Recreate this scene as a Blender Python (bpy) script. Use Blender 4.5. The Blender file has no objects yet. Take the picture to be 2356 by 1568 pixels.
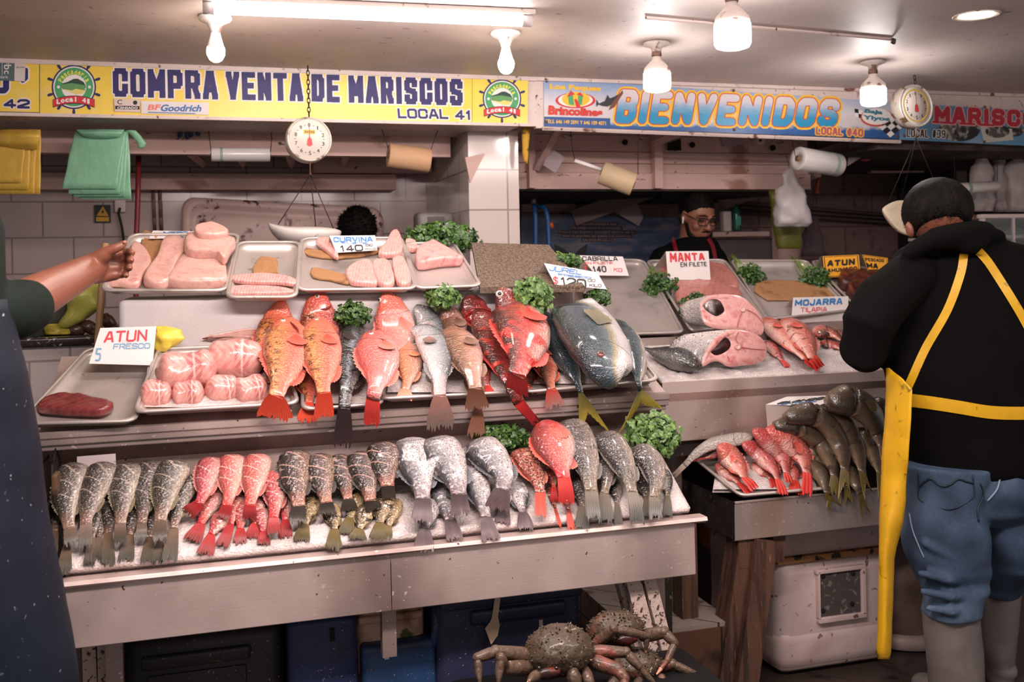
import bpy, math, random
import numpy as np
from mathutils import Vector, Matrix, noise
from mathutils.bvhtree import BVHTree
R = random.Random(7)
SC = bpy.context.scene
COL = SC.collection
# ---------------------------------------------------------------- camera
F = 2356 * 35.0 / 36.0
HX, HY = 1178.0, 600.0
PSI = math.radians(16.5)
ROLL = 0.020
CAM = Vector((0, 0, 1.5))
fw = Vector((math.sin(PSI), math.cos(PSI), 0)); rt = Vector((math.cos(PSI), -math.sin(PSI), 0)); upv = Vector((0, 0, 1))
cr = rt * math.cos(ROLL) - upv * math.sin(ROLL)
cu = upv * math.cos(ROLL) + rt * math.sin(ROLL)
cam_d = bpy.data.cameras.new('camera'); cam = bpy.data.objects.new('camera', cam_d); COL.objects.link(cam)
m = Matrix.Identity(4)
for i in range(3):
    m[i][0] = cr[i]; m[i][1] = cu[i]; m[i][2] = -fw[i]; m[i][3] = CAM[i]
cam.matrix_world = m
cam_d.lens = 35; cam_d.sensor_width = 36; cam_d.sensor_fit = 'HORIZONTAL'
cam_d.shift_y = -(784 - HY) / 2356.0
cam_d.clip_start = 0.05; cam_d.clip_end = 60
cam_d.dof.use_dof = True; cam_d.dof.focus_distance = 2.75; cam_d.dof.aperture_fstop = 4.5
SC.camera = cam
# ---------------------------------------------------------------- world, big lights, exposure
w = bpy.data.worlds.new('world'); SC.world = w; w.use_nodes = True
bg = w.node_tree.nodes['Background']; bg.inputs[0].default_value = (1.0, 0.87, 0.84, 1); bg.inputs[1].default_value = 0.23
def area(name, loc, rot, sx, sy, power, color):
    l = bpy.data.lights.new(name, 'AREA'); l.shape = 'RECTANGLE'; l.size = sx; l.size_y = sy; l.energy = power; l.color = color
    o = bpy.data.objects.new(name, l); COL.objects.link(o); o.location = loc; o.rotation_euler = rot
    return o
area('aisle_lamp', (0.35, 1.45, 2.20), (math.radians(14), 0, 0), 1.5, 0.16, 30, (1, .83, .78))
area('aisle_lamp_far', (2.0, 1.2, 2.20), (math.radians(22), 0, 0), 1.2, 0.16, 10, (1, .86, .80))
SC.view_settings.view_transform = 'Standard'; SC.view_settings.look = 'None'
SC.view_settings.exposure = 1.0; SC.view_settings.gamma = 1.0
SC.view_settings.use_curve_mapping = False
# ---------------------------------------------------------------- geometry of a pixel's ray (2356 x 1568 frame)
def ray(px, py):
    return (fw + cr * ((px - HX) / F) + cu * (-(py - HY) / F))
def P(px, py, Y):
    d = ray(px, py); return CAM + d * (Y / d.y)
def PZ(px, py, Z):
    d = ray(px, py); return CAM + d * ((Z - CAM.z) / d.z)
def PD(px, py, D): return CAM + ray(px, py) * D
def PLN(px, py, p0, n):
    d = ray(px, py); return CAM + d * ((p0 - CAM).dot(n) / d.dot(n))
def mpp(p): return (p - CAM).dot(fw) / F        # metres per pixel at a point
# draping profiles: planes (point, normal) extruded along X
def pl(y0, z0, y1, z1):
    n = Vector((0, -(z1 - z0), (y1 - y0))).normalized(); return (Vector((0, y0, z0)), n)
def vp(y): return (Vector((0, y, 0)), Vector((0, -1, 0)))
LOW = dict(bed=pl(2.50, .80, 2.74, .95), front=vp(2.475), back=vp(2.80))
UPP = dict(bed=pl(2.74, 1.125, 3.12, 1.275), front=vp(2.715), back=vp(3.125))
FIL = dict(bed=pl(3.12, 1.43, 3.5, 1.615), front=None, back=None)
MID = dict(bed=pl(3.17, 1.075, 3.45, 1.175), front=vp(3.13), back=None)
TRR = dict(bed=pl(3.47, 1.215, 4.0, 1.49), front=None, back=None)
TAB = dict(bed=pl(2.97, .70, 3.4, .83), front=vp(2.94), back=vp(3.15))
def drape(px, py, pr, off=0.0):
    d = ray(px, py)
    def hit(q):
        p0, n = q; return ((p0 + n * off) - CAM).dot(n) / d.dot(n)
    t = hit(pr['bed']); n = pr['bed'][1]
    if pr['back']:
        tb = hit(pr['back'])
        if tb < t: t = tb; n = (pr['back'][1] + pr['bed'][1] * .4).normalized()
    if pr['front']:
        tf = hit(pr['front'])
        if tf > t: t = tf; n = pr['front'][1]
    return CAM + d * t, n
TAF = dict(bed=TAB['bed'], front=None, back=None)
# ---------------------------------------------------------------- materials
def hexc(h, a=1.0):
    h = h.lstrip('#'); c = [int(h[i:i + 2], 16) / 255 for i in (0, 2, 4)]
    return tuple(((x / 12.92) if x <= .04045 else ((x + .055) / 1.055) ** 2.4) for x in c) + (a,)
MATS = {}
class NT:
    def __init__(s, name):
        s.m = bpy.data.materials.new(name); s.m.use_nodes = True; s.t = s.m.node_tree; s.b = s.t.nodes['Principled BSDF']
    def n(s, typ, **kw):
        x = s.t.nodes.new(typ)
        for k, v in kw.items(): setattr(x, k, v)
        return x
    def l(s, a, b): s.t.links.new(a, b)
    def set(s, i, v):
        if isinstance(v, (int, float, tuple, list)): s.b.inputs[i].default_value = v
        else: s.l(v, s.b.inputs[i])
    def co(s): return s.n('ShaderNodeTexCoord').outputs['Object']
    def noise(s, scale, detail=3, vec=None, out='Fac', dist=0.0):
        x = s.n('ShaderNodeTexNoise'); x.inputs['Scale'].default_value = scale; x.inputs['Detail'].default_value = detail
        x.inputs['Distortion'].default_value = dist
        if vec is not None: s.l(vec, x.inputs['Vector'])
        return x.outputs[out]
    def vor(s, scale, vec=None, out='Distance', feature='F1'):
        x = s.n('ShaderNodeTexVoronoi', feature=feature); x.inputs['Scale'].default_value = scale
        if vec is not None: s.l(vec, x.inputs['Vector'])
        return x.outputs[out]
    def ramp(s, fac, stops, interp='LINEAR'):
        x = s.n('ShaderNodeValToRGB'); x.color_ramp.interpolation = interp
        e = x.color_ramp.elements
        while len(e) < len(stops): e.new(.5)
        for i, (p, c) in enumerate(stops): e[i].position = p; e[i].color = c if not isinstance(c, str) else hexc(c)
        s.l(fac, x.inputs['Fac']); return x.outputs['Color']
    def step(s, v, lo, hi):
        x = s.n('ShaderNodeMapRange'); x.inputs[1].default_value = lo; x.inputs[2].default_value = hi
        if isinstance(v, (int, float)): x.inputs[0].default_value = v
        else: s.l(v, x.inputs[0])
        return x.outputs[0]
    def math(s, op, a, b=0.0, c=None):
        x = s.n('ShaderNodeMath', operation=op)
        for i, v in enumerate((a, b) if c is None else (a, b, c)):
            if isinstance(v, (int, float)): x.inputs[i].default_value = v
            else: s.l(v, x.inputs[i])
        return x.outputs[0]
    def mix(s, fac, a, b, mode='MIX'):
        x = s.n('ShaderNodeMix', data_type='RGBA', blend_type=mode)
        for k, v in ((0, fac), (6, a), (7, b)):
            if isinstance(v, str): v = hexc(v)
            if isinstance(v, (int, float, tuple)): x.inputs[k].default_value = v
            else: s.l(v, x.inputs[k])
        return x.outputs[2]
    def bump(s, h, strength=.3, dist=.01):
        x = s.n('ShaderNodeBump'); x.inputs['Strength'].default_value = strength; x.inputs['Distance'].default_value = dist
        s.l(h, x.inputs['Height']); s.l(x.outputs[0], s.b.inputs['Normal']); return x
    def scale(s, vec, v):
        x = s.n('ShaderNodeMapping'); x.inputs['Scale'].default_value = v; s.l(vec, x.inputs['Vector']); return x.outputs[0]
def M(name, col, rough=.5, metal=0.0, spots=(), bump=None, coat=0.0, emit=None, sub=0.0, vary=.06, alpha=None, stretch=None, spec=None):
    """spots: (colour, scale, low, high) noise patches of dirt or wear laid over the base colour"""
    if name in MATS: return MATS[name]
    t = NT(name); c = hexc(col) if isinstance(col, str) else col
    co = t.co()
    if stretch: co = t.scale(co, stretch)
    cur = c
    if vary and emit is None:
        f = t.noise(9, 4, co); lo = tuple(x * (1 - vary) for x in c[:3]) + (1,); hi = tuple(min(1, x * (1 + vary)) for x in c[:3]) + (1,)
        cur = t.ramp(f, [(.3, lo), (.7, hi)])
    for (sc_, scl, lo, hi) in spots:
        if scl >= 20: lo -= .035; hi -= .035
        f = t.step(t.noise(scl, 5, co, dist=.4), lo, hi); cur = t.mix(f, cur, sc_)
    t.set('Base Color', cur); t.set('Roughness', rough); t.set('Metallic', metal)
    if spec is not None: t.set('Specular IOR Level', spec)
    if coat: t.set('Coat Weight', coat); t.set('Coat Roughness', .12)
    if sub: t.set('Subsurface Weight', sub); t.set('Subsurface Radius', (.02, .008, .005)); t.set('Subsurface Scale', .4)
    if bump: t.bump(t.noise(bump[0], 4, co), bump[1], .01)
    if emit: t.set('Emission Color', hexc(emit[0])); t.set('Emission Strength', emit[1])
    if alpha is not None: t.set('Alpha', alpha)
    MATS[name] = t.m; return t.m
# ---------------------------------------------------------------- objects
def mesh(name, verts, faces, mat, parent=None, uvs=None, smooth=False, mi=None):
    me = bpy.data.meshes.new(name)
    V = [Vector(v) for v in verts]
    c = Vector((0, 0, 0))
    if parent is None and V:
        c = sum(V, Vector((0, 0, 0))) / len(V); c.z = min(v.z for v in V)
    me.from_pydata([v - c for v in V], [], faces)
    if uvs is not None:
        u = me.uv_layers.new(name='UVMap')
        for lp in me.loops: u.data[lp.index].uv = uvs[lp.vertex_index]
    for mm in (mat if isinstance(mat, (list, tuple)) else [mat]): me.materials.append(mm)
    if mi:
        for p, k in zip(me.polygons, mi): p.material_index = k
    if smooth:
        for p in me.polygons: p.use_smooth = True
    o = bpy.data.objects.new(name, me); COL.objects.link(o)
    o.location = c
    if parent is not None: adopt(o, parent)
    return o
def wloc(o):
    v = Vector(o.location)
    while o.parent: o = o.parent; v = v + Vector(o.location)
    return v
def adopt(o, parent):                     # child keeps its place; roots are only translated
    L = wloc(parent); o.parent = parent; o.location = Vector(o.location) - L
def tag(o, label, cat, group=None, kind=None):
    if label: o['label'] = label
    if cat: o['category'] = cat
    if group: o['group'] = group
    if kind: o['kind'] = kind
    return o
def thing(name, label, cat, loc, group=None):
    o = bpy.data.objects.new(name, None); COL.objects.link(o); o.location = loc; o.empty_display_size = .05
    return tag(o, label, cat, group)
def part(name, parent):
    o = bpy.data.objects.new(name, None); COL.objects.link(o); o.empty_display_size = .02; o.location = wloc(parent); adopt(o, parent); return o
def struct(o): o['kind'] = 'structure'; return o
class MB:
    def __init__(s): s.v = []; s.f = []; s.uv = []; s.mi = []
    def add(s, v, f, uv=None, m=0):
        k = len(s.v); s.v += [Vector(x) for x in v]; s.f += [[i + k for i in q] for q in f]
        s.uv += list(uv) if uv is not None else [(0, 0)] * len(v); s.mi += [m] * len(f); return s
    def box(s, a, b, bev=0.0, M4=None, m=0):
        x0, y0, z0 = a; x1, y1, z1 = b
        e = min(bev, .45 * min(abs(x1 - x0), abs(y1 - y0), abs(z1 - z0)))
        if e <= 0:
            v = [(x, y, z) for z in (z0, z1) for y in (y0, y1) for x in (x0, x1)]
            f = [(0, 2, 3, 1), (4, 5, 7, 6), (0, 1, 5, 4), (2, 6, 7, 3), (0, 4, 6, 2), (1, 3, 7, 5)]
        else:
            def ring(z, i):
                r = []
                for (cx, cy, a0) in ((x1 - e, y1 - e, 0), (x0 + e, y1 - e, 90), (x0 + e, y0 + e, 180), (x1 - e, y0 + e, 270)):
                    for k in (0, 45, 90):
                        t = math.radians(a0 + k); rr = e - i
                        r.append((cx + rr * math.cos(t), cy + rr * math.sin(t), z))
                return r
            v = ring(z0, e * .6) + ring(z0 + e * .35, e * .1) + ring(z0 + e, 0) + ring(z1 - e, 0) + ring(z1 - e * .35, e * .1) + ring(z1, e * .6)
            f = []
            for q in range(5):
                for k in range(12):
                    a_ = q * 12 + k; b_ = q * 12 + (k + 1) % 12
                    f.append((a_, b_, b_ + 12, a_ + 12))
            f.append(tuple(range(11, -1, -1))); f.append(tuple(range(60, 72)))
        if M4 is not None: v = [M4 @ Vector(p) for p in v]
        return s.add(v, f, m=m)
    def tube(s, pts, rad, n=10, cap=True, flat=1.0, up=None, m=0):
        pts = [Vector(p) for p in pts]; N = len(pts)
        rad = rad if isinstance(rad, (list, tuple)) else [rad] * N
        v = []; prev = None
        for i, p in enumerate(pts):
            t = (pts[min(i + 1, N - 1)] - pts[max(i - 1, 0)]).normalized()
            if prev is None:
                a = up if up is not None else (Vector((0, 0, 1)) if abs(t.z) < .9 else Vector((1, 0, 0)))
            else: a = prev
            a = (a - t * a.dot(t)).normalized(); prev = a; b = t.cross(a)
            for k in range(n):
                th = 2 * math.pi * k / n; v.append(p + a * (math.cos(th) * rad[i] * flat) + b * (math.sin(th) * rad[i]))
        f = [(i * n + k, i * n + (k + 1) % n, (i + 1) * n + (k + 1) % n, (i + 1) * n + k) for i in range(N - 1) for k in range(n)]
        if cap: f.append(tuple(range(n - 1, -1, -1))); f.append(tuple(range((N - 1) * n, N * n)))
        uv = [(i / (N - 1), k / n) for i in range(N) for k in range(n)]
        return s.add(v, f, uv, m)
    def capsule(s, pts, rad, n=12, m=0, flat=1.0, up=None):   # tube with rounded ends
        pts = [Vector(p) for p in pts]; rad = list(rad) if isinstance(rad, (list, tuple)) else [rad] * len(pts)
        d0 = (pts[0] - pts[1]).normalized(); d1 = (pts[-1] - pts[-2]).normalized()
        A = [(pts[0] + d0 * rad[0] * math.sin(a), rad[0] * math.cos(a)) for a in (1.45, 1.0, .5)]
        B = [(pts[-1] + d1 * rad[-1] * math.sin(a), rad[-1] * math.cos(a)) for a in (.5, 1.0, 1.45)]
        return s.tube([a for a, _ in A] + pts + [b for b, _ in B], [r for _, r in A] + rad + [r for _, r in B], n, True, flat, up, m)
    def lathe(s, prof, c, axis=Vector((0, 0, 1)), n=24, m=0, xa=None):
        axis = axis.normalized(); a = xa or (Vector((1, 0, 0)) if abs(axis.x) < .9 else Vector((0, 1, 0)))
        a = (a - axis * a.dot(axis)).normalized(); b = axis.cross(a)
        v = []; c = Vector(c)
        for (r, h) in prof:
            for k in range(n):
                t = 2 * math.pi * k / n; v.append(c + axis * h + (a * math.cos(t) + b * math.sin(t)) * r)
        K = len(prof); f = [(i * n + k, i * n + (k + 1) % n, (i + 1) * n + (k + 1) % n, (i + 1) * n + k) for i in range(K - 1) for k in range(n)]
        if prof[0][0] > 0 and abs(prof[0][0] - prof[-1][0]) < 1e-6 and abs(prof[0][1] - prof[-1][1]) < .012: f += [((K - 1) * n + k, (K - 1) * n + (k + 1) % n, (k + 1) % n, k) for k in range(n)]
        else: f.append(tuple(range(n - 1, -1, -1))); f.append(tuple(range((K - 1) * n, K * n)))
        return s.add(v, f, [(i / max(1, K - 1), k / n) for i in range(K) for k in range(n)], m)
    def rings(s, rings, cap=True, m=0, uv=True):
        n = len(rings[0]); K = len(rings); v = [p for r in rings for p in r]
        f = [(i * n + k, i * n + (k + 1) % n, (i + 1) * n + (k + 1) % n, (i + 1) * n + k) for i in range(K - 1) for k in range(n)]
        if cap: f.append(tuple(range(n - 1, -1, -1))); f.append(tuple(range((K - 1) * n, K * n)))
        return s.add(v, f, [(i / (K - 1), k / n) for i in range(K) for k in range(n)], m)
    def ell(s, c, rx, ry, rz, M3=None, nu=20, nv=12, m=0, fn=None):
        rs = []
        for i in range(nv + 1):
            ph = -math.pi / 2 + math.pi * (i + .02) / (nv + .04)
            r = []
            for k in range(nu):
                th = 2 * math.pi * k / nu
                q = Vector((math.cos(ph) * math.cos(th), math.cos(ph) * math.sin(th), math.sin(ph)))
                if fn: q = fn(q)
                q = Vector((q.x * rx, q.y * ry, q.z * rz))
                if M3 is not None: q = M3 @ q
                r.append(Vector(c) + q)
            rs.append(r)
        return s.rings(rs, m=m)
    def build(s, name, mat, parent=None, smooth=True, uv=False):
        return mesh(name, s.v, s.f, mat, parent, s.uv if uv else None, smooth, s.mi if isinstance(mat, (list, tuple)) else None)
def box(name, a, b, mat, parent=None, bev=0.0, M4=None): return MB().box(a, b, bev, M4).build(name, mat, parent, smooth=bev > 0)
def bake(mb, name, mat, parent=None, voxel=.008, it=6, sub=0):
    """weld overlapping shells into one continuous surface"""
    me = bpy.data.meshes.new('tmp'); me.from_pydata(mb.v, [], mb.f); o = bpy.data.objects.new('tmp', me); COL.objects.link(o)
    r = o.modifiers.new('r', 'REMESH'); r.mode = 'VOXEL'; r.voxel_size = voxel
    sm = o.modifiers.new('s', 'SMOOTH'); sm.iterations = it; sm.factor = .5
    dg = bpy.context.evaluated_depsgraph_get(); dg.update(); ev = o.evaluated_get(dg); m2 = ev.to_mesh()
    V = [v.co.copy() for v in m2.vertices]; Fc = [tuple(p.vertices) for p in m2.polygons]; ev.to_mesh_clear()
    bpy.data.objects.remove(o)
    return mesh(name, V, Fc, mat, parent, smooth=True), BVHTree.FromPolygons(V, Fc)
def on(bvh, px, py, off=.0, dflt=3.0):
    d = ray(px, py).normalized(); h = bvh.ray_cast(CAM, d)
    if h[0] is None: return None
    return h[0] - d * off
def lerp(a, b, t): return a + (b - a) * t
def cr_spline(pts, n):
    pts = [Vector(p) for p in pts]; Q = [pts[0] * 2 - pts[1]] + pts + [pts[-1] * 2 - pts[-2]]
    L = [0]
    for i in range(len(pts) - 1): L.append(L[-1] + (pts[i + 1] - pts[i]).length)
    out = []
    for k in range(n):
        s = L[-1] * k / (n - 1); i = 0
        while i < len(pts) - 2 and L[i + 1] < s: i += 1
        t = (s - L[i]) / max(1e-9, L[i + 1] - L[i]); p0, p1, p2, p3 = Q[i:i + 4]
        out.append(.5 * ((2 * p1) + (p2 - p0) * t + (2 * p0 - 5 * p1 + 4 * p2 - p3) * t * t + (3 * p1 - p0 - 3 * p2 + p3) * t ** 3))
    return out
def interp(tab, t):
    for (a, x), (b, y) in zip(tab, tab[1:]):
        if t <= b:
            u = (t - a) / (b - a) if b > a else 0; u = u * u * (3 - 2 * u) * .5 + u * .5; return x + (y - x) * u
    return tab[-1][1]
# ---------------------------------------------------------------- lettering
G = {
'A': [[(0, 0), (.38, 1), (.62, 1), (1, 0)], [(.13, .3), (.87, .3)]],
'B': [[(0, 0), (0, 1), (.8, 1), (1, .87), (1, .66), (.8, .52), (0, .52)], [(.8, .52), (1, .4), (1, .14), (.8, 0), (0, 0)]],
'C': [[(1, .68), (1, .86), (.8, 1), (.2, 1), (0, .86), (0, .14), (.2, 0), (.8, 0), (1, .14), (1, .32)]],
'D': [[(0, 0), (0, 1), (.75, 1), (1, .82), (1, .18), (.75, 0), (0, 0)]],
'E': [[(1, 1), (0, 1), (0, 0), (1, 0)], [(0, .52), (.8, .52)]], 'F': [[(1, 1), (0, 1), (0, 0)], [(0, .5), (.8, .5)]],
'G': [[(1, .75), (1, .86), (.8, 1), (.2, 1), (0, .86), (0, .14), (.2, 0), (.8, 0), (1, .14), (1, .45), (.6, .45)]],
'H': [[(0, 0), (0, 1)], [(1, 0), (1, 1)], [(0, .5), (1, .5)]], 'I': [[(.5, 0), (.5, 1)]],
'J': [[(1, 1), (1, .15), (.8, 0), (.2, 0), (0, .15), (0, .3)]], 'K': [[(0, 0), (0, 1)], [(1, 1), (0, .45)], [(.3, .6), (1, 0)]],
'L': [[(0, 1), (0, 0), (1, 0)]], 'M': [[(0, 0), (0, 1), (.5, .3), (1, 1), (1, 0)]], 'N': [[(0, 0), (0, 1), (1, 0), (1, 1)]],
'O': [[(.2, 0), (0, .14), (0, .86), (.2, 1), (.8, 1), (1, .86), (1, .14), (.8, 0), (.2, 0)]],
'P': [[(0, 0), (0, 1), (.8, 1), (1, .86), (1, .55), (.8, .42), (0, .42)]],
'Q': [[(.2, 0), (0, .14), (0, .86), (.2, 1), (.8, 1), (1, .86), (1, .14), (.8, 0), (.2, 0)], [(.6, .3), (1, -.05)]],
'R': [[(0, 0), (0, 1), (.8, 1), (1, .86), (1, .6), (.8, .46), (0, .46)], [(.65, .46), (1, 0)]],
'S': [[(1, .80), (1, .88), (.8, 1), (.2, 1), (0, .86), (0, .64), (.2, .52), (.8, .48), (1, .36), (1, .14), (.8, 0), (.2, 0), (0, .12), (0, .20)]],
'T': [[(.5, 0), (.5, 1)], [(0, 1), (1, 1)]], 'U': [[(0, 1), (0, .14), (.2, 0), (.8, 0), (1, .14), (1, 1)]],
'V': [[(0, 1), (.5, 0), (1, 1)]], 'W': [[(0, 1), (.25, 0), (.5, .7), (.75, 0), (1, 1)]], 'X': [[(0, 0), (1, 1)], [(0, 1), (1, 0)]],
'Y': [[(0, 1), (.5, .45), (1, 1)], [(.5, .45), (.5, 0)]], 'Z': [[(0, 1), (1, 1), (0, 0), (1, 0)]],
'0': [[(.2, 0), (0, .14), (0, .86), (.2, 1), (.8, 1), (1, .86), (1, .14), (.8, 0), (.2, 0)]], '1': [[(.1, .78), (.55, 1), (.55, 0)]],
'2': [[(0, .8), (.2, 1), (.8, 1), (1, .85), (1, .6), (0, .12), (0, 0), (1, 0)]], '3': [[(0, .9), (.2, 1), (.8, 1), (1, .86), (1, .64), (.7, .52), (1, .4), (1, .14), (.8, 0), (.2, 0), (0, .1)]],
'4': [[(.7, 0), (.7, 1), (0, .28), (1, .28)]], '5': [[(1, 1), (0, 1), (0, .56), (.8, .58), (1, .45), (1, .14), (.8, 0), (0, 0)]],
'7': [[(0, 1), (1, 1), (.4, 0)]], '9': [[(1, .5), (.2, .5), (0, .64), (0, .86), (.2, 1), (.8, 1), (1, .86), (1, .14), (.8, 0), (.1, 0)]],
'$': [[(1, .8), (.8, .9), (.2, .9), (0, .75), (0, .6), (1, .42), (1, .25), (.8, .1), (.2, .1), (0, .2)], [(.5, 1.05), (.5, -.05)]],
'/': [[(0, 0), (1, 1)]], '#': [[(.3, 0), (.45, 1)], [(.65, 0), (.8, 1)], [(0, .33), (1, .33)], [(.05, .67), (1, .67)]],
'.': [[(.4, 0), (.6, 0)]], "'": [[(.5, 1), (.5, .8)]], '-': [[(0, .5), (1, .5)]], ' ': []}
WID = {'I': .12, 'M': 1.25, 'W': 1.3, '1': .55, '.': .3, ' ': .35, "'": .2, 'L': .85, 'J': .8}
def bil(q, u, v):     # q: tl, tr, br, bl in pixels; v up
    a = (lerp(q[0][0], q[1][0], u), lerp(q[0][1], q[1][1], u)); b = (lerp(q[3][0], q[2][0], u), lerp(q[3][1], q[2][1], u))
    return (lerp(b[0], a[0], v), lerp(b[1], a[1], v))
def add_poly(mb, pts, to3d, e):
    mb.cnt = (getattr(mb, 'cnt', -1) + 1) % 36; e = e + mb.cnt * 1.6e-5
    mb.add([to3d(x, y, e) for x, y in pts], [tuple(range(len(pts)))])
def disc_pts(cx, cy, rx, ry, n=36, a0=0, a1=360): return [(cx + rx * math.cos(math.radians(a0 + (a1 - a0) * i / n)), cy + ry * math.sin(math.radians(a0 + (a1 - a0) * i / n))) for i in range(n + (0 if a1 - a0 == 360 else 1))]
def stroke(mb, pts, w, to3d, e, round_=True, jit=0.0, sq=False):
    for a, b in zip(pts, pts[1:]):
        dx, dy = b[0] - a[0], b[1] - a[1]; L = math.hypot(dx, dy) or 1e-6; nx, ny = -dy / L * w / 2, dx / L * w / 2
        k = 1 + jit * (R.random() - .5)
        add_poly(mb, [(a[0] + nx * k, a[1] + ny * k), (a[0] - nx, a[1] - ny), (b[0] - nx, b[1] - ny), (b[0] + nx * k, b[1] + ny * k)], to3d, e)
    if round_:
        for x, y in pts: add_poly(mb, [(x - w / 2, y - w / 2), (x + w / 2, y - w / 2), (x + w / 2, y + w / 2), (x - w / 2, y + w / 2)] if sq else disc_pts(x, y, w / 2, w / 2, 8, 22.5, 382.5), to3d, e)
def word(mb, s, q, to3d, e, wt=.2, grow=0.0, gap=.22, jit=0.0, ital=0.0, sq=False):
    """block lettering stretched into the pixel quad q; wt = stroke weight over the letter height"""
    H = .5 * (math.hypot(q[0][0] - q[3][0], q[0][1] - q[3][1]) + math.hypot(q[1][0] - q[2][0], q[1][1] - q[2][1]))
    Wd = math.hypot(q[1][0] - q[0][0], q[1][1] - q[0][1])
    ws = [WID.get(c, 1.0) for c in s]; n = len(s); tot = sum(ws); st = wt * H
    gp = gap * st; unit = (Wd - st * n - gp * (n - 1)) / max(.01, tot); x = 0.0
    for c, wd in zip(s, ws):
        cw = wd * unit
        for pl_ in G.get(c, []):
            pp = []
            for (u, v) in pl_:
                vv = (st / 2 + v * (H - st)) / H; uu = (x + st / 2 + u * cw) / Wd + ital * (vv - .5) * H / Wd
                pp.append(bil(q, uu, vv))
            stroke(mb, pp, st + grow, to3d, e, True, jit, sq)
        x += cw + st + gp
FC = {}
def glyphs(s, off=0.0):
    k = (s, off)
    if k in FC: return FC[k]
    cu_ = bpy.data.curves.new('t', 'FONT'); cu_.body = s; cu_.size = 1; cu_.offset = off; cu_.resolution_u = 3
    o = bpy.data.objects.new('t', cu_); COL.objects.link(o)
    dg = bpy.context.evaluated_depsgraph_get(); dg.update(); me = o.evaluated_get(dg).to_mesh()
    v = [(p.co.x, p.co.y) for p in me.vertices]; f = [tuple(p.vertices) for p in me.polygons]
    o.evaluated_get(dg).to_mesh_clear(); bpy.data.objects.remove(o); bpy.data.curves.remove(cu_)
    FC[k] = (v, f); return FC[k]
def ftext(mb, s, q, to3d, e, off=0.0, box_of=None, ital=0.0):
    v, f = glyphs(s, off); b = glyphs(s, box_of if box_of is not None else off)[0]
    if not v: return
    x0 = min(p[0] for p in b); x1 = max(p[0] for p in b); y0 = min(p[1] for p in b); y1 = max(p[1] for p in b)
    pts = []
    for x, y in v:
        vv = (y - y0) / (y1 - y0); pts.append(bil(q, (x - x0) / (x1 - x0) + ital * (vv - .5), vv))
    mb.add([to3d(px, py, e) for px, py in pts], f)
def rq(x0, y0, x1, y1, sl=0.0): return [(x0, y0), (x1, y0 + sl * (x1 - x0)), (x1, y1 + sl * (x1 - x0)), (x0, y1)]
def on_plane(p0, n):
    def t(px, py, e=0.0): 
        p = PLN(px, py, p0, n); d = (CAM - p).normalized(); return p + d * (e / max(.15, abs(d.dot(n))))
    return t
def onY(Y): return on_plane(Vector((0, Y, 0)), Vector((0, -1, 0)))
paint = lambda name, c: M('ink_' + name, c, .55, vary=0)
INK = paint('navy', '#2a2360'); WHT = paint('white', '#efe6e2'); YEL = paint('yellow', '#f3cf5c'); RED = paint('red', '#cf3038'); BLK = paint('black', '#1d1a1c')
BLU = paint('blue', '#2f6fb4'); GRN = paint('green', '#4aa268'); ORG = paint('orange', '#f0a83a'); BRN = paint('brown', '#7a4a34'); TEAL = paint('teal', '#2f7d94')
# ---------------------------------------------------------------- room
m_ceil = M('ceiling_paint', '#bfb2ad', .55, spots=[('#8d7c76', 26, .68, .74), ('#cbbdb6', 3, .45, .7)], bump=(60, .05))
m_white = M('white_paint', '#d8c5bf', .5, spots=[('#7a4b3c', 14, .62, .70), ('#4d3128', 40, .68, .74)], bump=(30, .15))
m_pinkwood = M('painted_board', '#cda9a0', .6, spots=[('#9a6e60', 7, .60, .70), ('#4c2e24', 34, .70, .74)], bump=(22, .2), stretch=(.5, 1, 1.6))
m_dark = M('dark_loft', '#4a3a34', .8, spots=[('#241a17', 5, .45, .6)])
def tile_mat(name, col, grout, w_, h_, rough=.2, dirt=None, off=.5):
    t = NT(name); co = t.co()
    br = t.n('ShaderNodeTexBrick'); br.offset = off; br.inputs['Scale'].default_value = 1; br.inputs['Mortar Size'].default_value = .004
    br.inputs['Brick Width'].default_value = w_; br.inputs['Row Height'].default_value = h_; br.inputs['Mortar Smooth'].default_value = .1
    br.inputs['Color1'].default_value = hexc(col); br.inputs['Color2'].default_value = tuple(x * .93 for x in hexc(col)[:3]) + (1,); br.inputs['Mortar'].default_value = hexc(grout)
    sp = t.n('ShaderNodeSeparateXYZ'); t.l(co, sp.inputs[0]); cb = t.n('ShaderNodeCombineXYZ')
    t.l(t.math('ADD', sp.outputs[0], sp.outputs[1]), cb.inputs[0]); t.l(sp.outputs[2], cb.inputs[1]); t.l(cb.outputs[0], br.inputs['Vector'])
    c = br.outputs['Color']
    if dirt: c = t.mix(t.step(t.noise(13, 5, co), .58, .72), c, dirt)
    t.set('Base Color', c); t.set('Roughness', rough); t.bump(br.outputs['Fac'], -.25, .004)
    return t.m
m_tile = tile_mat('wall_tile', '#b7a29f', '#80706c', .26, .165, .16)
m_block = tile_mat('painted_block', '#9a7c78', '#5f4a47', .42, .21, .7, '#6d5350')
m_floor = tile_mat('floor_tile', '#3a302b', '#1c1512', .3, .3, .35, '#1d1613', 0)
def wall(name, a, b, mat): return struct(box(name, a, b, mat))
wall('floor', (-4.5, -2.5, -.06), (6.5, 6.6, 0), m_floor)
CZ = 2.252
wall('ceiling', (-4.5, .2, CZ), (6.5, 6.6, CZ + .08), m_ceil)
BY = 3.90
wall('wall_back', (-4.5, 5.0, 0), (1.05, 5.1, CZ), m_tile)
wall('wall_rear', (1.25, 5.6, 0), (6.5, 5.7, CZ), m_block)
wall('wall_side', (-4.5, 3.2, 0), (-4.4, 5.0, CZ), m_tile)
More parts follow.
